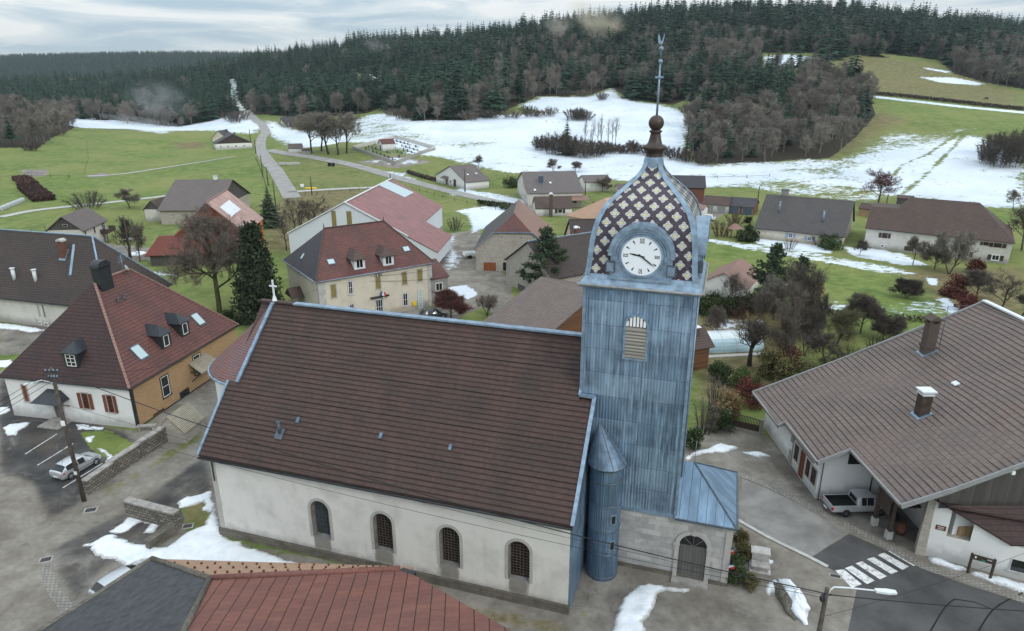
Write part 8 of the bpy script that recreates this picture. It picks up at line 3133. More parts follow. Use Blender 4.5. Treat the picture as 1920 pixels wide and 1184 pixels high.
for(x,y),(w_,d_),rot,lab in(((86,1050),(.95,.7),20,'square street drain at the head of the cobbled gutter'),((170,957),(1.1,.8),15,'iron drain grid at the foot of the wooden pole'),((352,987),(.9,.7),15,'drain grid in the moss behind the low wall'),((1566,1081),(.9,.45),-20,'slotted street drain by the zebra crossing')):
 p=gp(x,y)
 t=thing('drain',lab,'drain',(p.x,p.y,0),rot)
 mb=MB()
 mb.box(-w_/2,w_/2,-d_/2,d_/2,-.05,.03)
 mb.build('frame','grey_concrete',t)
 mb=MB()
 for k in range(7):
  x0=-w_*.32+w_*.64*k/7
  mb.box(x0,x0+w_*.06,-d_*.3,d_*.3,.031,.05)
 mb.build('grating','bumper_grey',t)
 mb=MB()
 mb.poly([(-w_*.36,-d_*.34,.034),(w_*.36,-d_*.34,.034),(w_*.36,d_*.34,.034),(-w_*.36,d_*.34,.034)])
 mb.build('pit','black_plain',t)
def sheet(name,px,mat,z,label,cat='road',kind='structure'):
 mb=MB()
 q=[Vector((*gp(x,y)[:2],z))for x,y in px]
 n=sum(((b2-a).cross(c2-b2)).z for a,b2,c2 in zip(q,q[1:]+q[:1],q[2:]+q[:2]))
 mb.poly(q if n>0 else q[::-1])
 return tag(mb.build(name,mat),label,cat,kind=kind)
m_stone('cobbles',(0.34,0.32,0.29),(0.24,0.225,0.2),(0.08,0.075,0.065),0.3,0.28,0.03,dirt=0.4,distort=0.08)
ribbon('gutter',[(86,1060),(92,1085),(104,1112),(130,1146)],0.8,'cobbles','cobbled gutter curving from the street drain',off=0.012,step=0.8,cat='gutter')
ribbon('kerb',[(1300,868),(1392,892),(1470,926),(1560,972),(1640,1012),(1730,1062),(1800,1084),(1925,1128)],0.75,'cobbles','worn stone channel along the farm forecourt',off=0.014,step=0.8,cat='kerb')
ribbon('kerb',[(1382,975),(1440,1008),(1510,1042),(1552,1064)],0.35,'concrete_pale','pale kerb along the church side of the street',off=0.05,step=0.8,cat='kerb')
sheet('road',[(1520,1046),(1592,1001),(1640,1022),(1728,1066),(1800,1092),(1945,1140),(1945,1184),(1960,1300),(1560,1300),(1590,1184),(1606,1108),(1580,1080)],'road_new',0.008,'fresh dark asphalt of the street around the zebra crossing')
for px_,w__,lab_ in(([(1741,1190),(1790,1124),(1862,1144)],.09,'left'),([(1826,1200),(1860,1146),(1905,1118),(1950,1100)],.09,'right')):
 ribbon('tar_joint',px_,w__,'black_plain','%s black tar joint crossing the dark asphalt'%lab_,off=0.012,step=0.8,cat='road')
sheet('road',[(1392,898),(1470,932),(1590,1000),(1522,1044),(1440,1004),(1386,972)],'road_grey',0.008,'worn pale grey street leading past the porch')
ZS=[((1566,1070),(1582,1068),(1616,1096),(1597,1103)),((1584,1066),(1597,1061),(1640,1089),(1626,1096)),((1604,1057),(1616,1053),(1663,1081),(1650,1087)),((1625,1049),(1638,1045),(1684,1072),(1671,1077)),((1645,1041),(1658,1037),(1704,1063),(1692,1069)),((1665,1034),(1674,1032),(1725,1056),(1713,1062))]
mb=MB()
for q in ZS:
 v=[Vector((*gp(x,y)[:2],0.013))for x,y in q]
 mb.poly(v if(v[1]-v[0]).cross(v[2]-v[1]).z>0 else v[::-1])
tag(mb.build('zebra_crossing','road_paint'),'six white painted stripes of the zebra crossing','road marking',kind='structure')
mb=MB()
for a,b2 in(((47,852),(107,814)),((70,873),(137,832)),((118,915),(192,869))):
 A,B=Vector(gp(*a)),Vector(gp(*b2))
 n=(B-A).normalized().cross(Vector((0,0,1)))*.055
 mb.poly([A-n+Vector((0,0,.008)),A+n+Vector((0,0,.008)),B+n+Vector((0,0,.008)),B-n+Vector((0,0,.008))][::-1])
tag(mb.build('parking_lines','road_paint'),'white painted lines of the parking bays','road marking',kind='structure')
# -- lying snow
def snow_mounds():
 polys=[(0.20,[(155,1021),(180,1012),(205,1002),(225,1008),(260,1020),(302,1028),(330,1014),(345,1002),(362,994),(382,985),(392,968),(402,950),(410,985),(424,1008),(480,1030),(530,1047),(600,1068),(560,1075),(420,1062),(300,1052),(270,1052),(237,1062),(215,1050),(180,1042)]),(0.10,[(243,968),(275,970),(304,978),(296,990),(283,1002),(270,998),(280,985),(262,980),(250,988),(240,996),(222,1002),(205,998),(220,985)]),(0.12,[(330,944),(350,930),(370,928),(396,920),(402,948),(396,962),(380,958),(384,940),(360,950),(336,956)]),(0.30,[(1140,1200),(1152,1160),(1165,1126),(1192,1102),(1214,1092),(1240,1098),(1262,1103),(1298,1105),(1290,1110),(1250,1108),(1234,1112),(1230,1132),(1215,1155),(1200,1200)]),(0.15,[(1283,858),(1305,846),(1322,842),(1352,831),(1376,836),(1386,842),(1362,848),(1330,850),(1306,856),(1288,864)]),(0.10,[(1390,847),(1416,845),(1432,849),(1446,856),(1420,858),(1402,853)]),(0.22,[(1740,1046),(1762,1047),(1790,1058),(1812,1066),(1818,1071),(1794,1069),(1768,1062),(1746,1055)]),(0.28,[(1817,1071),(1840,1073),(1862,1080),(1900,1088),(1940,1098),(1945,1122),(1900,1108),(1872,1097),(1842,1085),(1822,1078)]),(0.08,[(4,802),(26,794),(56,792),(50,800),(36,808),(30,818),(8,816)]),(0.08,[(140,796),(158,794),(170,799),(198,801),(194,808),(170,806),(146,806)]),(0.07,[(158,820),(176,817),(178,826),(170,831),(160,827)]),(0.09,[(178,841),(192,840),(208,853),(226,863),(208,875),(200,866),(196,852)]),(0.18,[(-5,606),(30,609),(62,614),(88,620),(60,624),(28,619),(-5,617)]),(0.10,[(-5,764),(12,763),(20,769),(10,776),(-5,780)]),(0.10,[(-5,676),(20,675),(28,682),(10,690),(-5,690)]),(0.10,[(1408,1046),(1424,1044),(1452,1052),(1448,1060),(1428,1056)]),(0.30,[(1434,1110),(1440,1092),(1452,1085),(1464,1096),(1452,1106),(1440,1118)]),(0.12,[(240,475),(262,470),(278,474),(262,480),(246,480)]),(0.12,[(225,446),(250,445),(252,449),(232,451)]),]
 g=np.random.default_rng(77)
 mb=MB()
 RIM=[]
 for hh_,px in polys:
  P=np.array([gp(x,y)[:2]for x,y in px])
  Q=[]
  for a,b2 in zip(P,np.roll(P,-1,0)):
   L=np.linalg.norm(b2-a)
   k=max(1,int(L/0.35))
   for i in range(k):
    Q.append(a+(b2-a)*i/k+g.normal(size=2)*min(0.09,L*0.08))
  Q=np.array(Q)
  lo,hi=Q.min(0),Q.max(0)
  st=max(0.16,math.sqrt((hi[0]-lo[0])*(hi[1]-lo[1])/4500))
  gx,gy=np.meshgrid(np.arange(lo[0]-st,hi[0]+st,st),np.arange(lo[1]-st,hi[1]+st,st))
  sd=poly_sd(gx.ravel(),gy.ravel(),Q).reshape(gx.shape)
  t_=np.clip(sd/(2.2*hh_+0.1),0,1)
  z=hgt(gx.ravel(),gy.ravel()).reshape(gx.shape)+hh_*np.sqrt(1-(1-t_)**2)*(0.75+0.35*np.sin(gx*2.1+gy*1.3)*np.cos(gy*1.7-gx))-0.02
  z=np.where(sd<0,z-0.04,z)+g.normal(size=z.shape)*0.012
  idx=-np.ones(gx.shape,int)
  use=sd>-st*1.01
  vs,fs=[],[]
  for r in range(gx.shape[0]):
   for c in range(gx.shape[1]):
    if use[r,c]:
     idx[r,c]=len(vs)
     vs.append((gx[r,c],gy[r,c],z[r,c]))
     RIM.append(1.0-min(1.0,max(0.0,sd[r,c]/0.55)))
  for r in range(gx.shape[0]-1):
   for c in range(gx.shape[1]-1):
    q=(idx[r,c],idx[r,c+1],idx[r+1,c+1],idx[r+1,c])
    if min(q)>=0 and max(sd[r,c],sd[r,c+1],sd[r+1,c],sd[r+1,c+1])>0:
     fs.append(q)
  mb.add(vs,fs,True)
 so=mb.build('snow','snow_cover',uv=False)
 so.data.attributes.new('rim','FLOAT','POINT').data.foreach_set('value',np.array(RIM,np.float32))
 tag(so,'patches of old melting snow lying in the village','snow',kind='stuff')
 P=gp(1482,1128)
 t=thing('snow_heap','ploughed heap of dirty snow left of the street lamp','snow heap',P)
 for nm,mat,sx,sy,sz,ox in(('snow_mass','snow_cover',.75,1.9,.95,.25),('dirt_side','plinth_stone',.5,1.6,.72,-.35)):
  mb=MB()
  vs,fs=[],[]
  n,m=22,9
  for i in range(m+1):
   for j in range(n):
    a,e=2*math.pi*j/n,math.pi/2*i/m
    r=math.cos(e)*(1+.16*math.sin(3*a+i)+.1*math.sin(7*a))
    vs.append((ox+sx*r*math.cos(a),sy*r*math.sin(a),sz*math.sin(e)*(1+.12*math.sin(5*a))-.05))
  for i in range(m):
   for j in range(n):
    fs.append((i*n+j,i*n+(j+1)%n,(i+1)*n+(j+1)%n,(i+1)*n+j))
  mb.add(vs,fs,True)
  mb.build(nm,mat,t)
snow_mounds()
# -- poles, lamps and cables
def pole_thing(name,label,base,h,r=0.13,cat='pole',arms=True,lean=(0,0)):
 t=thing(name,label,cat,base)
 mb=MB()
 mb.tube([(0,0,-.3),(lean[0]*.5,lean[1]*.5,h*.5),(lean[0],lean[1],h)],r,r*.65,n=8)
 mb.build('shaft','pole_wood',t)
 if arms:
  mb=MB()
  mb.bar((lean[0]-.45,lean[1],h-.35),(lean[0]+.45,lean[1],h-.35),.07)
  ar=mb.build('cross_arm','beam_wood',t)
  mb=MB()
  for s in(-.4,-.15,.15,.4):
   mb.lathe([(.03,h-.32),(.05,h-.26),(.03,h-.18)],6,(lean[0]+s,lean[1]))
  mb.build('insulators','white_metal',ar)
 return t
PL=gp(158,940)
_,hp=tall(158,940,690)
t=thing('utility_pole','tall dark wooden pole with cables and lamp arm beside the silver hatchback','pole',PL)
mb=MB()
mb.tube([(0,0,-.3),(-.06,0,hp*.5),(-.05,0,hp)],.2,.13,n=10)
mb.build('shaft','pole_wood',t)
mb=MB()
for k in range(14):
 z=1.0+k*(hp-2)/14
 mb.tube([(-.2,-.05 if k%2 else.05,z),(.2,.05 if k%2 else-.05,z)],.02,n=4)
mb.build('climbing_pegs','lead_dark',t)
for z,w_ in((hp-.3,.55),(hp-.85,.4)):
 mb=MB()
 mb.bar((-w_,-.1,z),(w_,-.1,z),.09)
 ar=mb.build('cross_arm','dark_metal',t)
 mb=MB()
 for s in np.linspace(-w_+.06,w_-.06,4):
  mb.lathe([(.04,z+.04),(.07,z+.1),(.05,z+.2),(.02,z+.24)],8,(s,-.1))
 mb.build('insulators','lead_grey',ar)
mb=MB()
mb.tube([(-.1,-.1,hp-1.3),(-.9,-.25,hp-1.0),(-1.6,-.4,hp-1.15)],.035,n=6)
la=mb.build('lamp_arm','white_metal',t)
mb=MB()
mb.prism([(-1.5,-.5,hp-1.22),(-1.5,-.28,hp-1.22),(-2.2,-.4,hp-1.32),(-2.2,-.6,hp-1.32)],(0,0,.1))
mb.build('lamp_head','white_metal',la)
mb=MB()
mb.box(-.2,.12,-.24,-.18,hp-5.2,hp-4.75)
mb.build('notice_plate','white_paint',t)
mb=MB()
mb.box(-.14,.08,-.24,-.16,2.8,3.1)
mb.build('junction_box','white_metal',t)
mb=MB()
mb.tube([(-.25,0,hp-1.2),(-.2,-.05,hp-6),(-1.2,-1.8,0)],.012,n=4)
mb.build('stay_wire','lead_dark',t)
PTOP=Vector((PL.x-.05,PL.y-.1,hp-.15))
LB=Vector((17.75,30.9,0))
t=thing('street_lamp','street lamp with curved grey arm on a wooden pole at the zebra crossing','street lamp',LB)
mb=MB()
mb.tube([(0,0,-.3),(0,0,7.9)],.17,.12,n=10)
mb.build('shaft','pole_wood',t)
mb=MB()
mb.tube([(.05,-.02,7.2),(.12,-.02,7.75),(.35,-.03,8.02),(1.2,-.08,8.0),(2.75,-.2,7.9)],.045,n=8)
la=mb.build('lamp_arm','white_metal',t)
mb=MB()
mb.prism([(2.6,-.32,7.86),(2.6,-.08,7.86),(3.25,-.06,7.82),(3.75,-.14,7.78),(3.75,-.36,7.78),(3.25,-.42,7.82)],(0,0,.13))
mb.build('lamp_head','white_metal',la)
mb=MB()
mb.prism([(2.95,-.36,7.8),(2.95,-.1,7.8),(3.6,-.16,7.77),(3.6,-.34,7.77)],(0,0,.04))
mb.build('lamp_glass','glass_sky',la)
mb=MB()
mb.bar((-.3,-.05,7.5),(.3,-.05,7.5),.07)
mb.box(-.32,-.1,-.2,.05,7.1,7.35)
mb.build('cable_clamp','dark_metal',t)
LTOP=Vector((17.75,30.8,7.6))
p,h_=tall(651,605,517)
t=pole_thing('utility_pole','wooden pole with white lamp arm in front of the town hall',p,h_,.15)
mb=MB()
mb.tube([(0,0,h_-.15),(-.8,-.2,h_+.05),(-2.0,-.5,h_+.1)],.04,n=6)
la=mb.build('lamp_arm','white_metal',t)
mb=MB()
mb.prism([(-1.9,-.6,h_+.05),(-1.9,-.4,h_+.05),(-2.6,-.5,h_+.05),(-2.6,-.7,h_+.05)],(0,0,.12))
mb.build('lamp_head','white_metal',la)
MTOP=p+Vector((0,0,h_-.2))
POLES=[((247,489),404,'wooden pole between the two slender bare trees'),((493,332),291,'wooden pole on the lane verge, middle of three'),((503,348),314,'wooden pole on the lane verge, nearer the taupe farm roof'),((517,388),340,'tall dark pole at the lane end beside the dark spruce'),((585,366),331,'wooden pole beside the pale track and the yellow tarpaulin'),((872,360),317,'wooden pole before the white gabled roadside house'),((732,338),326,'short post beside the road below the cemetery'),((1097,376),340,'wooden pole at the right end of the box chimney house'),((1419,392),350,'leaning wooden pole beside the blue doored garage'),((1659,400),364,'wooden pole beside the orange timber shed'),((470,266),243,'far wooden pole beside the plank gabled farmhouse'),((480,288),262,'wooden pole on the lane verge, farthest of three')]
for b_,ty,lab in POLES:
 p,h_=tall(b_[0],b_[1],ty)
 pole_thing('utility_pole',lab,p,h_,.12+.0004*p.y,arms=p.y<140)
def cable(label,a,b,sag,r=0.018,n=26,name='cable'):
 a,b=Vector(a),Vector(b)
 pts=[]
 for i in range(n+1):
  s=i/n
  pts.append(a+(b-a)*s-Vector((0,0,4*sag*s*(1-s))))
 mb=MB()
 mb.v=[tuple(Vector(p))for p in mb.v]
 mb.tube(pts,r,n=5)
 return tag(mb.build(name,'rubber',uv=False),label,'cable')
cable('thick black cable sagging across the church front to the lamp pole',PTOP+Vector((.2,0,-.1)),LTOP,1.35,.032)
cable('thin wire crossing the church windows below the thick cable',PTOP+Vector((.1,0,-4.6)),LTOP+Vector((0,0,-.3)),.75,.014)
cable('thin wire crossing the church wall above the windows',PTOP+Vector((.2,0,-3.0)),LTOP+Vector((.1,0,-.15)),.7,.012)
cable('black cable leaving the lamp pole to the right over the asphalt',LTOP+Vector((.1,0,-.05)),(58,30.5,6.3),.9,.03)
cable('thin wire from the lamp pole over the dark asphalt',LTOP+Vector((0,0,-1.6)),(45,42.5,4.5),.6,.012)
for k,(dx,dz,lab)in enumerate(((-.5,-.1,'upper'),(-.2,-.5,'middle'),(.1,-.9,'lower'))):
 cable('%s of the three cables dropping to the left edge from the tall pole'%lab,PTOP+Vector((dx*.5,0,dz)),(-52-1.0*k,36-k*1.6,5.5-k*.5),.5,.022)
for k,(dz,ez,lab)in enumerate(((-.05,6.9,'upper'),(-.5,6.2,'lower'))):
 cable('%s wire from the tall pole to the black dormer roof'%lab,PTOP+Vector((-.1,0,dz)),PRESB.T.matrix_basis@Vector((1.0+.6*k,11.5,ez)),.25,.016)
cable('wire from the tall pole to the corner of the yellow brick house',PTOP+Vector((.1,0,-.6)),PRESB.T.matrix_basis@Vector((8.5,0,4.4)),.4,.02)
for k in range(2):
 cable('%s wire from the town hall pole along the front'%('upper','lower')[k],MTOP+Vector((0,0,-.5*k)),TOWN.T.matrix_basis@Vector((19.2,-.2,6.2-1.5*k)),.3,.022)
cable('wire from the town hall pole towards the big thuja',MTOP,Vector((-36,88,4.5)),.4,.02)
# -- street side things at right
A0,A1=WING_ON(1815,1066),WING_ON(1856,1080)
t=thing('trail_sign','dark wooden notice frame with white lettered board before the white wing','sign',(0,0,0))
S0,S1_=Vector(gp(1814,1074)),Vector(gp(1856,1086))
t.location=S0
v=S1_-S0
for q in(Vector((0,0,0)),v):
 mb=MB()
 mb.box(q.x-.07,q.x+.07,q.y-.07,q.y+.07,-.1,1.75)
 mb.build('post','beam_wood',t)
mb=MB()
mb.prism([Vector((0,0,1.32)),v+Vector((0,0,1.32)),v+Vector((0,0,1.72)),Vector((0,0,1.72))],Vector((-v.y,v.x,0)).normalized()*-.1)
bd=mb.build('board','beam_wood',t)
mb=MB()
un=v.normalized()
out=Vector((-un.y,un.x,0))*-.104
def plate(mb,s0,s1,z0,z1,d=0.0):
 o=out*(1+d)
 mb.prism([un*s0+o+Vector((0,0,z0)),un*s1+o+Vector((0,0,z0)),un*s1+o+Vector((0,0,z1)),un*s0+o+Vector((0,0,z1))],out*.05)
plate(mb,v.length*.12,v.length*.2,1.48,1.64)
for k in range(6):
 plate(mb,v.length*(.68+.035*k),v.length*(.70+.035*k),1.55,1.64)
mb.build('white_mark','white_paint',bd)
mb=MB()
plate(mb,v.length*.42,v.length*.6,1.36,1.5)
mb.build('green_label','green_plain',bd)
BA=Vector((31.6,46.2,0.0))
t=thing('barrel','old dark oak barrel with iron hoops under the carport','barrel',BA)
mb=MB()
mb.lathe([(.02,0),(.3,0),(.38,.3),(.4,.5),(.38,.7),(.3,1.0),(.02,1.0)],18)
mb.build('staves','shutter_wood',t)
for z,r in((.1,.335),(.28,.385),(.72,.385),(.9,.335)):
 mb=MB()
 mb.lathe([(r,z),(r+.012,z+.01),(r+.012,z+.05),(r,z+.06)],18)
 mb.build('hoop','dark_metal',t)
t=thing('firewood_stack','stack of split firewood on a shelf under the carport roof','firewood',(31.3,47.6,0))
rng=random.Random(8)
mb=MB()
for k in range(90):
 x=rng.uniform(-.2,1.8)
 z=2.0+rng.uniform(0,1.15)
 y=rng.uniform(-.3,.4)
 a=rng.uniform(-.5,.5)
 mb.bar((x,y-.18,z),(x+math.sin(a)*.35,y+.2,z+rng.uniform(-.1,.1)),rng.uniform(.08,.15))
mb.build('logs','pale_planks',t)
mb=MB()
mb.box(-.5,2.1,-.6,.6,1.85,1.98)
mb.build('shelf','beam_wood',t)
p=gp(1424,1062)
t=thing('war_memorial','small stone memorial with two pale slabs among low conifers by the porch','memorial',p,-17)
mb=MB()
mb.box(-.75,.75,-.9,1.0,-.1,.12)
mb.box(-.6,.6,.15,.9,.12,.95)
mb.box(-.7,.7,.1,.95,.95,1.1)
mb.build('stone_block','concrete_pale',t)
mb=MB()
mb.box(-.55,.55,-.75,-.15,.12,.45)
mb.box(-.65,.65,-.85,-.1,.45,.56)
mb.build('step_slab','grey_concrete',t)
for i,((x,y),col)in enumerate((((1378,1000),'upper'),((1382,1022),'lower'))):
 f=thing('flag','%s French tricolour on a short staff at the porch corner'%col,'flag',Vector((39.4,0,0)))
 q=CH.matrix_basis if False else None
 c=Matrix.Translation((-23.53,46.04,0))@Matrix.Rotation(R(-17.4),4,'Z')@Vector((39.3+.15*i,6.2-.25*i,3.4-1.1*i))
 f.location=c
 f.rotation_euler=(0,R(50),R(-60))
 flag_mesh(f,.9,wid=.3)
 f.scale=(.6,.6,.6)
 # -- pool, pavilion, cemetery and other distant things
m_,t_,b_=new_mat('poly_cover')
b_.inputs['Base Color'].default_value=(0.72,0.78,0.80,1)
b_.inputs['Roughness'].default_value=0.25
m_,t_,b_=new_mat('pool_water')
b_.inputs['Base Color'].default_value=(0.46,0.63,0.68,1)
b_.inputs['Roughness'].default_value=0.15
PA,PB=Vector((25.0,84.2,0)),Vector((34.2,85.4,0))
t=thing('pool_enclosure','white arched swimming pool cover lying behind the timber chalet','pool cover',PA,math.degrees(math.atan2(PB.y-PA.y,PB.x-PA.x)))
L=(PB-PA).length
mb,rb,wb=MB(),MB(),MB()
n=14
for i in range(5):
 x0,x1=L*i/5,L*(i+1)/5
 for k in range(n):
  a0,a1=math.pi*k/n,math.pi*(k+1)/n
  f=lambda a,x:(x,2.5-2.5*math.cos(a),2.1*math.sin(a))
  (mb if k>=4 else wb).poly([f(a0,x0),f(a0,x1),f(a1,x1),f(a1,x0)])
 rb.tube([(x1,2.5-2.52*math.cos(a),2.12*math.sin(a))for a in np.linspace(0,math.pi,15)],.05,n=5)
rb.tube([(0,2.5-2.52*math.cos(a),2.12*math.sin(a))for a in np.linspace(0,math.pi,15)],.05,n=5)
mb.poly([(L,2.5-2.5*math.cos(a),2.1*math.sin(a))for a in np.linspace(0,math.pi,15)])
mb.build('cover','poly_cover',t)
wb.build('clear_side','pool_water',t)
rb.build('rib','white_metal',t)
mb=MB()
mb.box(-1.4,L+.8,-1.4,-.6,-.1,.05)
mb.build('pool_edge','concrete_pale',t)
p=gp(1376,445)
t=thing('pavilion','eight sided garden pavilion with rose shingled roof','pavilion',p)
mb=MB()
vs=[(1.9*math.cos(k*math.pi/4),1.9*math.sin(k*math.pi/4),2.1)for k in range(8)]+[(0,0,3.3)]
mb.add(vs,[(k,(k+1)%8,8)for k in range(8)])
mb.build('roof','pink_tile',t)
for k in range(8):
 mb=MB()
 a=k*math.pi/4
 mb.tube([(1.65*math.cos(a),1.65*math.sin(a),0),(1.65*math.cos(a),1.65*math.sin(a),2.15)],.07,n=6)
 mb.build('post','beam_wood',t)
CW=[(-70.0,305.3),(-46.8,276.2),(-33.8,305.3),(-55.5,332.7)]
t=thing('cemetery_wall','pale wall enclosing the village cemetery beside the road','wall',(CW[0][0],CW[0][1],h1(*CW[0])))
o=Vector(t.location)
mb=MB()
for a,b2 in zip(CW,CW[1:]+CW[:1]):
 A,B=Vector((a[0],a[1],h1(*a)))-o,Vector((b2[0],b2[1],h1(*b2)))-o
 n=(B-A).normalized().cross(Vector((0,0,1)))*.2
 mb.prism([A-n-Vector((0,0,.5)),B-n-Vector((0,0,.5)),B-n+Vector((0,0,1.7)),A-n+Vector((0,0,1.7))],n*2)
mb.build('wall_face','pale_wall',t)
H=House('chapel','tiny white cemetery chapel with a red roof','chapel',(-56.0,300.0,38,6.5,4.6,2.9,4.7,0,0),'white_wall','red_brown_tile',ov=.25)
H.win('f3',None,ab=(1.7,2.9,0.1,2.2),name='door',leaf='slate_blue',trim=None,sill=False,frame=None)
mb=MB()
mb.box(-.45,.45,-.12,.12,-.1,.95)
mb.box(-.5,.5,-.3,1.6,-.1,.2)
gs=mb.build('gravestone','lead_dark')
mb=MB()
mb.box(-.4,.4,-.12,.12,-.1,.8)
mb.box(-.08,.08,-.1,.1,.8,1.4)
mb.box(-.3,.3,-.1,.1,1.05,1.2)
mb.box(-.5,.5,-.3,1.6,-.1,.2)
gs2=mb.build('gravestone','grey_concrete')
g=np.random.default_rng(3)
C0=np.array(CW)
k=0
U_,V_=(C0[1]-C0[0]),(C0[3]-C0[0])
for i in range(9):
 for j in range(6):
  q=C0[0]+U_*(.1+.09*i)+V_*(.12+.145*j)
  if abs(q[0]+54.5)<4.5 and abs(q[1]-303)<5 or g.random()<.15:
   continue
  s=gs if g.random()<.6 else gs2
  if k<2:
   s=(gs,gs2)[k]
   o=s
  else:
   o=s.copy()
   COL.objects.link(o)
  o.location=(q[0],q[1],h1(q[0],q[1]))
  o.rotation_euler=(0,0,math.atan2(U_[1],U_[0])+g.normal()*.05)
  o.scale=(1,1,g.uniform(.8,1.3))
  tag(o,'small dark grave with upright stone inside the cemetery wall','gravestone','graves in the village cemetery')
  k+=1
def fence(label,px,step,h=1.1,rails=2,mat='pole_wood',r=0.05,name='fence'):
 P=[gp(*q)for q in px]
 t=thing(name,label,'fence',P[0])
 o=Vector(t.location)
 mb,rl=MB(),MB()
 prev=None
 for a,b2 in zip(P[:-1],P[1:]):
  n=max(1,int((b2-a).length/step))
  for i in range(n):
   q=a+(b2-a)*i/n
   q=Vector((q.x,q.y,h1(q.x,q.y)))-o
   mb.tube([q-Vector((0,0,.2)),q+Vector((0,0,h))],r,n=5)
   if prev is not None:
    for k in range(rails):
     z=h*(.55+.35*k)
     rl.tube([prev+Vector((0,0,z)),q+Vector((0,0,z))],r*.45,n=4,cap=False)
   prev=q
 mb.build('posts',mat,t)
 rl.build('rails',mat,t)
fence('wooden fence along the slope left of the small white house',[(0,446),(60,438),(110,425)],3.2,1.2,3,r=.07)
fence('post fence along the pale track by the warehouse',[(572,366),(640,362),(722,354)],3.0,1.2,1,r=.08)
fence('post and wire fence across the left meadow below the far track',[(0,334),(60,333),(130,333),(200,329)],6,1.2,1,r=.1)
fence('post and wire fence on the verge of the lane',[(480,300),(494,335),(504,366)],5,1.2,1,r=.08)
fence('post and wire fence along the foot of the snow hill',[(1290,336),(1400,334),(1486,330)],7,1.2,1,r=.1)
fence('fence around the rough plot below the roadside house',[(760,352),(830,372),(900,388),(960,400)],5,1.1,1,r=.08)
fence('field fence climbing the left meadow',[(158,326),(166,300),(162,262)],8,.9,1,r=.05)
mb=MB()
mb.box(-.55,.55,-.4,.4,0,1.15)
mb.box(-.6,.6,-.45,.45,1.15,1.3)
o=mb.build('wheelie_bin','black_plain')
p=gp(618,312)
o.location=p
tag(o,'black wheeled rubbish bin on the road verge, left one','bin')
o2=o.copy()
COL.objects.link(o2)
o2.location=p+Vector((1.5,-.2,0))
tag(o2,'black wheeled rubbish bin on the road verge, right one','bin')
p=gp(543,309)
mb=MB()
mb.box(-4.2,4.2,-.6,.6,0,.85)
o=mb.build('trough','concrete_pale')
o.location=p
o.rotation_euler=(0,0,R(6))
tag(o,'long pale concrete trough lying on the grass by the tiny hut','trough')
p=gp(583,355)
mb=MB()
for k in range(5):
 mb.sphere((-1.6+.8*k,.2*(k%2),.25),.62-.05*abs(k-2),10,6,.6)
o=mb.build('tarpaulin','yellow_plain')
o.location=p
tag(o,'crumpled yellow tarpaulin at the field edge by the pale track','tarpaulin')
p=gp(567,352)
t=thing('water_tank','small white water tank standing left of the yellow tarpaulin','tank',p)
mb=MB()
mb.box(-.5,.5,-.5,.5,.15,1.1)
mb.build('tank','white_paint',t)
mb=MB()
mb.box(-.6,.6,-.6,.6,0,.15)
mb.build('pallet','pole_wood',t)
m_plain('bale_film',(0.42,0.46,0.48),0.35,0.2,2.0)
mb=MB()
mb.lathe([(.02,0),(.55,0),(.62,.12),(.62,1.1),(.55,1.2),(.02,1.2)],16)
bl=mb.build('wrapped_bale','bale_film')
for k in range(9):
 o=bl if k==0 else bl.copy()
 if k:
  COL.objects.link(o)
 q=gp(4+4.9*k,395-2.0*k)
 o.location=q
 o.rotation_euler=(0,0,k)
 tag(o,'grey film wrapped silage bale in the row beside the left barn','bale','wrapped bales beside the left barn')
p=gp(880,484)
t=thing('farm_trailer','white two wheeled farm trailer standing left of the stone barn','trailer',p,20)
mb=MB()
mb.box(-1.2,1.2,-.75,.75,.65,.8)
for s in(-1,1):
 mb.box(-1.2,1.2,s*.75-.04,s*.75+.04,.8,1.25)
mb.box(1.16,1.24,-.75,.75,.8,1.25)
mb.build('deck','white_paint',t)
mb=MB()
mb.bar((1.2,0,.7),(2.4,0,.55),.1)
mb.build('drawbar','dark_metal',t)
for s in(-1,1):
 mb=MB()
 n=16
 for q in range(n):
  a,c=2*math.pi*q/n,2*math.pi*(q+1)/n
  mb.add([(0,s*.85,.38),(.38*math.cos(a),s*.85,.38+.38*math.sin(a)),(.38*math.cos(c),s*.85,.38+.38*math.sin(c)),(.38*math.cos(a),s*.72,.38+.38*math.sin(a)),(.38*math.cos(c),s*.72,.38+.38*math.sin(c))],[(0,1,2),(1,3,4,2)])
 mb.build('wheel','rubber',t)
p=gp(1107,358)
t=thing('parasol','white parasol open on the terrace beside the box chimney house','parasol',p)
mb=MB()
vs=[(1.9*math.cos(k*math.pi/4),1.9*math.sin(k*math.pi/4),2.3)for k in range(8)]+[(0,0,2.9)]
mb.add(vs,[(k,(k+1)%8,8)for k in range(8)])
mb.build('canopy','white_paint',t)
mb=MB()
mb.tube([(0,0,0),(0,0,2.9)],.05,n=6)
mb.build('pole','dark_metal',t)
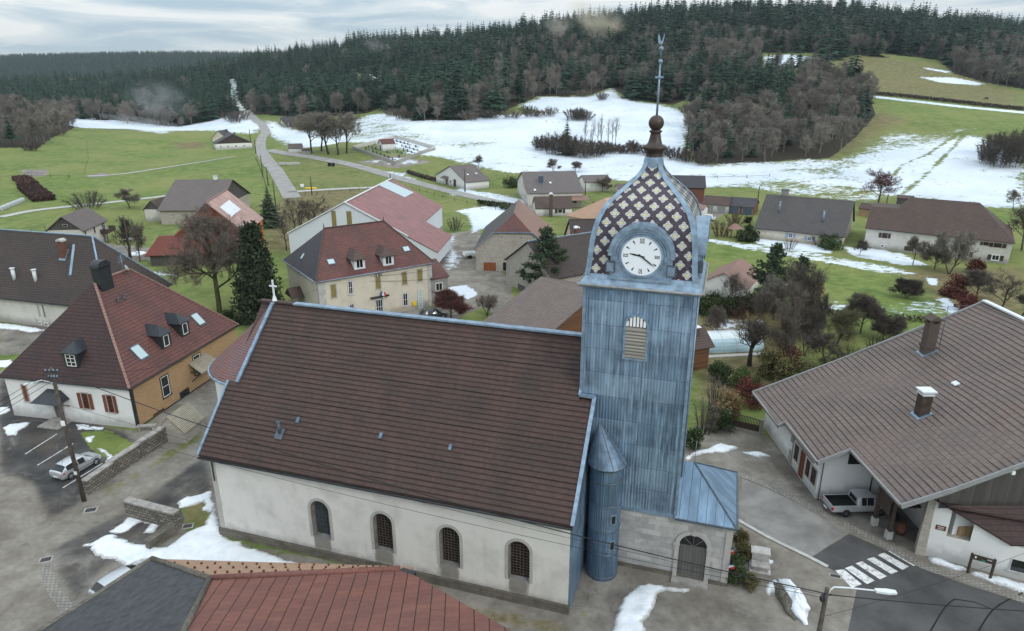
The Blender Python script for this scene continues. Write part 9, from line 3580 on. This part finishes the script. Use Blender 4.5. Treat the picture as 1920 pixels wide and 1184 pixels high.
def horse():
 p=gp(1849,188)
 J=[(0,0,1.2,.36),(.55,0,1.22,.34),(.85,0,1.2,.27),(1.2,0,.95,.17),(1.5,0,.55,.12),(1.72,0,.28,.09),(-.5,0,1.22,.34),(-.8,0,1.15,.22),(-.95,0,.8,.06),(-.98,0,.45,.04)]
 E_=[(0,1),(1,2),(2,3),(3,4),(4,5),(0,6),(6,7),(7,8),(8,9)]
 for s in(-1,1):
  b0=len(J)
  J+=[(.6,s*.2,.85,.14),(.62,s*.2,.5,.07),(.58,s*.2,.05,.06)]
  E_+=[(1,b0),(b0,b0+1),(b0+1,b0+2)]
  b0=len(J)
  J+=[(-.62,s*.2,.85,.17),(-.52,s*.2,.62,.1),(-.72,s*.2,.42,.07),(-.66,s*.2,.05,.06)]
  E_+=[(6,b0),(b0,b0+1),(b0+1,b0+2),(b0+2,b0+3)]
 me=bpy.data.meshes.new('horse')
 me.from_pydata([j[:3]for j in J],E_,[])
 o=bpy.data.objects.new('horse',me)
 COL.objects.link(o)
 sk=o.modifiers.new('skin','SKIN')
 for i,v in enumerate(me.skin_vertices[0].data):
  v.radius=(J[i][3],J[i][3])
 me.skin_vertices[0].data[0].use_root=True
 ss=o.modifiers.new('smooth','SUBSURF')
 ss.levels=ss.render_levels=1
 me.materials.append(MATS['bark_dark'])
 o.location=p
 o.rotation_euler=(0,0,R(160))
 tag(o,'dark horse grazing on the upper right meadow','horse')
horse()
p=gp(276,806)
t=thing('stone_bench','low stone bench on two blocks at the corner of the yellow brick wall','bench',p,10)
mb=MB()
mb.box(-.95,.95,-.28,.28,.42,.54)
mb.build('seat','grey_concrete',t)
for s in(-.7,.7):
 mb=MB()
 mb.box(s-.14,s+.14,-.22,.22,-.1,.42)
 mb.build('leg','grey_concrete',t)
p=gp(1648,972)
t=thing('tyre_pile','small pile of black tyres under the carport behind the pickup','tyres',(p.x+1.2,p.y-.1,0))
mb=MB()
for k in range(3):
 mb.lathe([(.16,.02+.22*k),(.3,.0+.22*k),(.34,.1+.22*k),(.3,.2+.22*k),(.16,.18+.22*k)],14)
mb.build('tyre','rubber',t)
# -- air
def build_air():
 mb=MB()
 mb.box(-5750,5750,-70,3120,-4,165)
 o=mb.build('haze',None,uv=False)
 m=bpy.data.materials.new('haze_air')
 m.use_nodes=True
 t=m.node_tree
 t.nodes.clear()
 out=N(t,'ShaderNodeOutputMaterial')
 v=N(t,'ShaderNodeVolumePrincipled')
 v.inputs['Color'].default_value=(0.80,0.91,1.0,1)
 v.inputs['Density'].default_value=0.00007
 v.inputs['Anisotropy'].default_value=0.2
 t.links.new(v.outputs[0],out.inputs['Volume'])
 o.data.materials.append(m)
 tag(o,'thin bluish winter haze in the valley air','haze',kind='stuff')
build_air()
def mist(name,label,px,Y,size,dens,col,seed):
 """a torn scrap of mist hanging over the trees"""
 c=Vector(at_y(px[0],px[1],Y))
 mb=MB()
 mb.sphere((0,0,0),1.0,20,12)
 o=mb.build(name,None,uv=False)
 o.location=c
 o.scale=size
 o.rotation_euler=(0,R(12),R(seed*17))
 m=bpy.data.materials.new(name)
 m.use_nodes=True
 t=m.node_tree
 t.nodes.clear()
 out=N(t,'ShaderNodeOutputMaterial')
 v=N(t,'ShaderNodeVolumePrincipled')
 tc=N(t,'ShaderNodeTexCoord')
 n=noise(t,tc.outputs['Object'],1.5,4.0,0.6,0.6)
 ln=N(t,'ShaderNodeVectorMath',operation='LENGTH')
 t.links.new(tc.outputs['Object'],ln.inputs[0])
 f=mth(t,'MULTIPLY',smooth(t,n,0.36,0.8),smooth(t,ln.outputs['Value'],1.0,0.3))
 t.links.new(mth(t,'MULTIPLY',f,dens),v.inputs['Density'])
 v.inputs['Color'].default_value=tuple(col)+(1,)
 t.links.new(v.outputs[0],out.inputs['Volume'])
 o.data.materials.append(m)
 tag(o,label,'mist',kind='stuff')
mist('mist','grey scrap of mist rising before the dark forest at the left',(296,185),500,(26,14,16),0.05,(.95,.97,1),1)
mist('mist','low mist drifting over the snow strip at the left forest foot',(268,228),455,(30,10,4),0.10,(.95,.97,1),2)
mist('mist','small mist scrap over the forest in the middle',(708,86),800,(22,14,9),0.035,(1,.93,.9),3)
mist('mist','mist coloured like golden sunlight on the ridge behind the weathercock',(1122,40),645,(80,26,10),0.05,(1,.90,.68),4)  # golden sunlight is put into the colour of this mist
mist('mist','thin pale mist on the wooded ridge left of the weathercock',(1045,48),640,(34,16,8),0.04,(1,.93,.8),5)
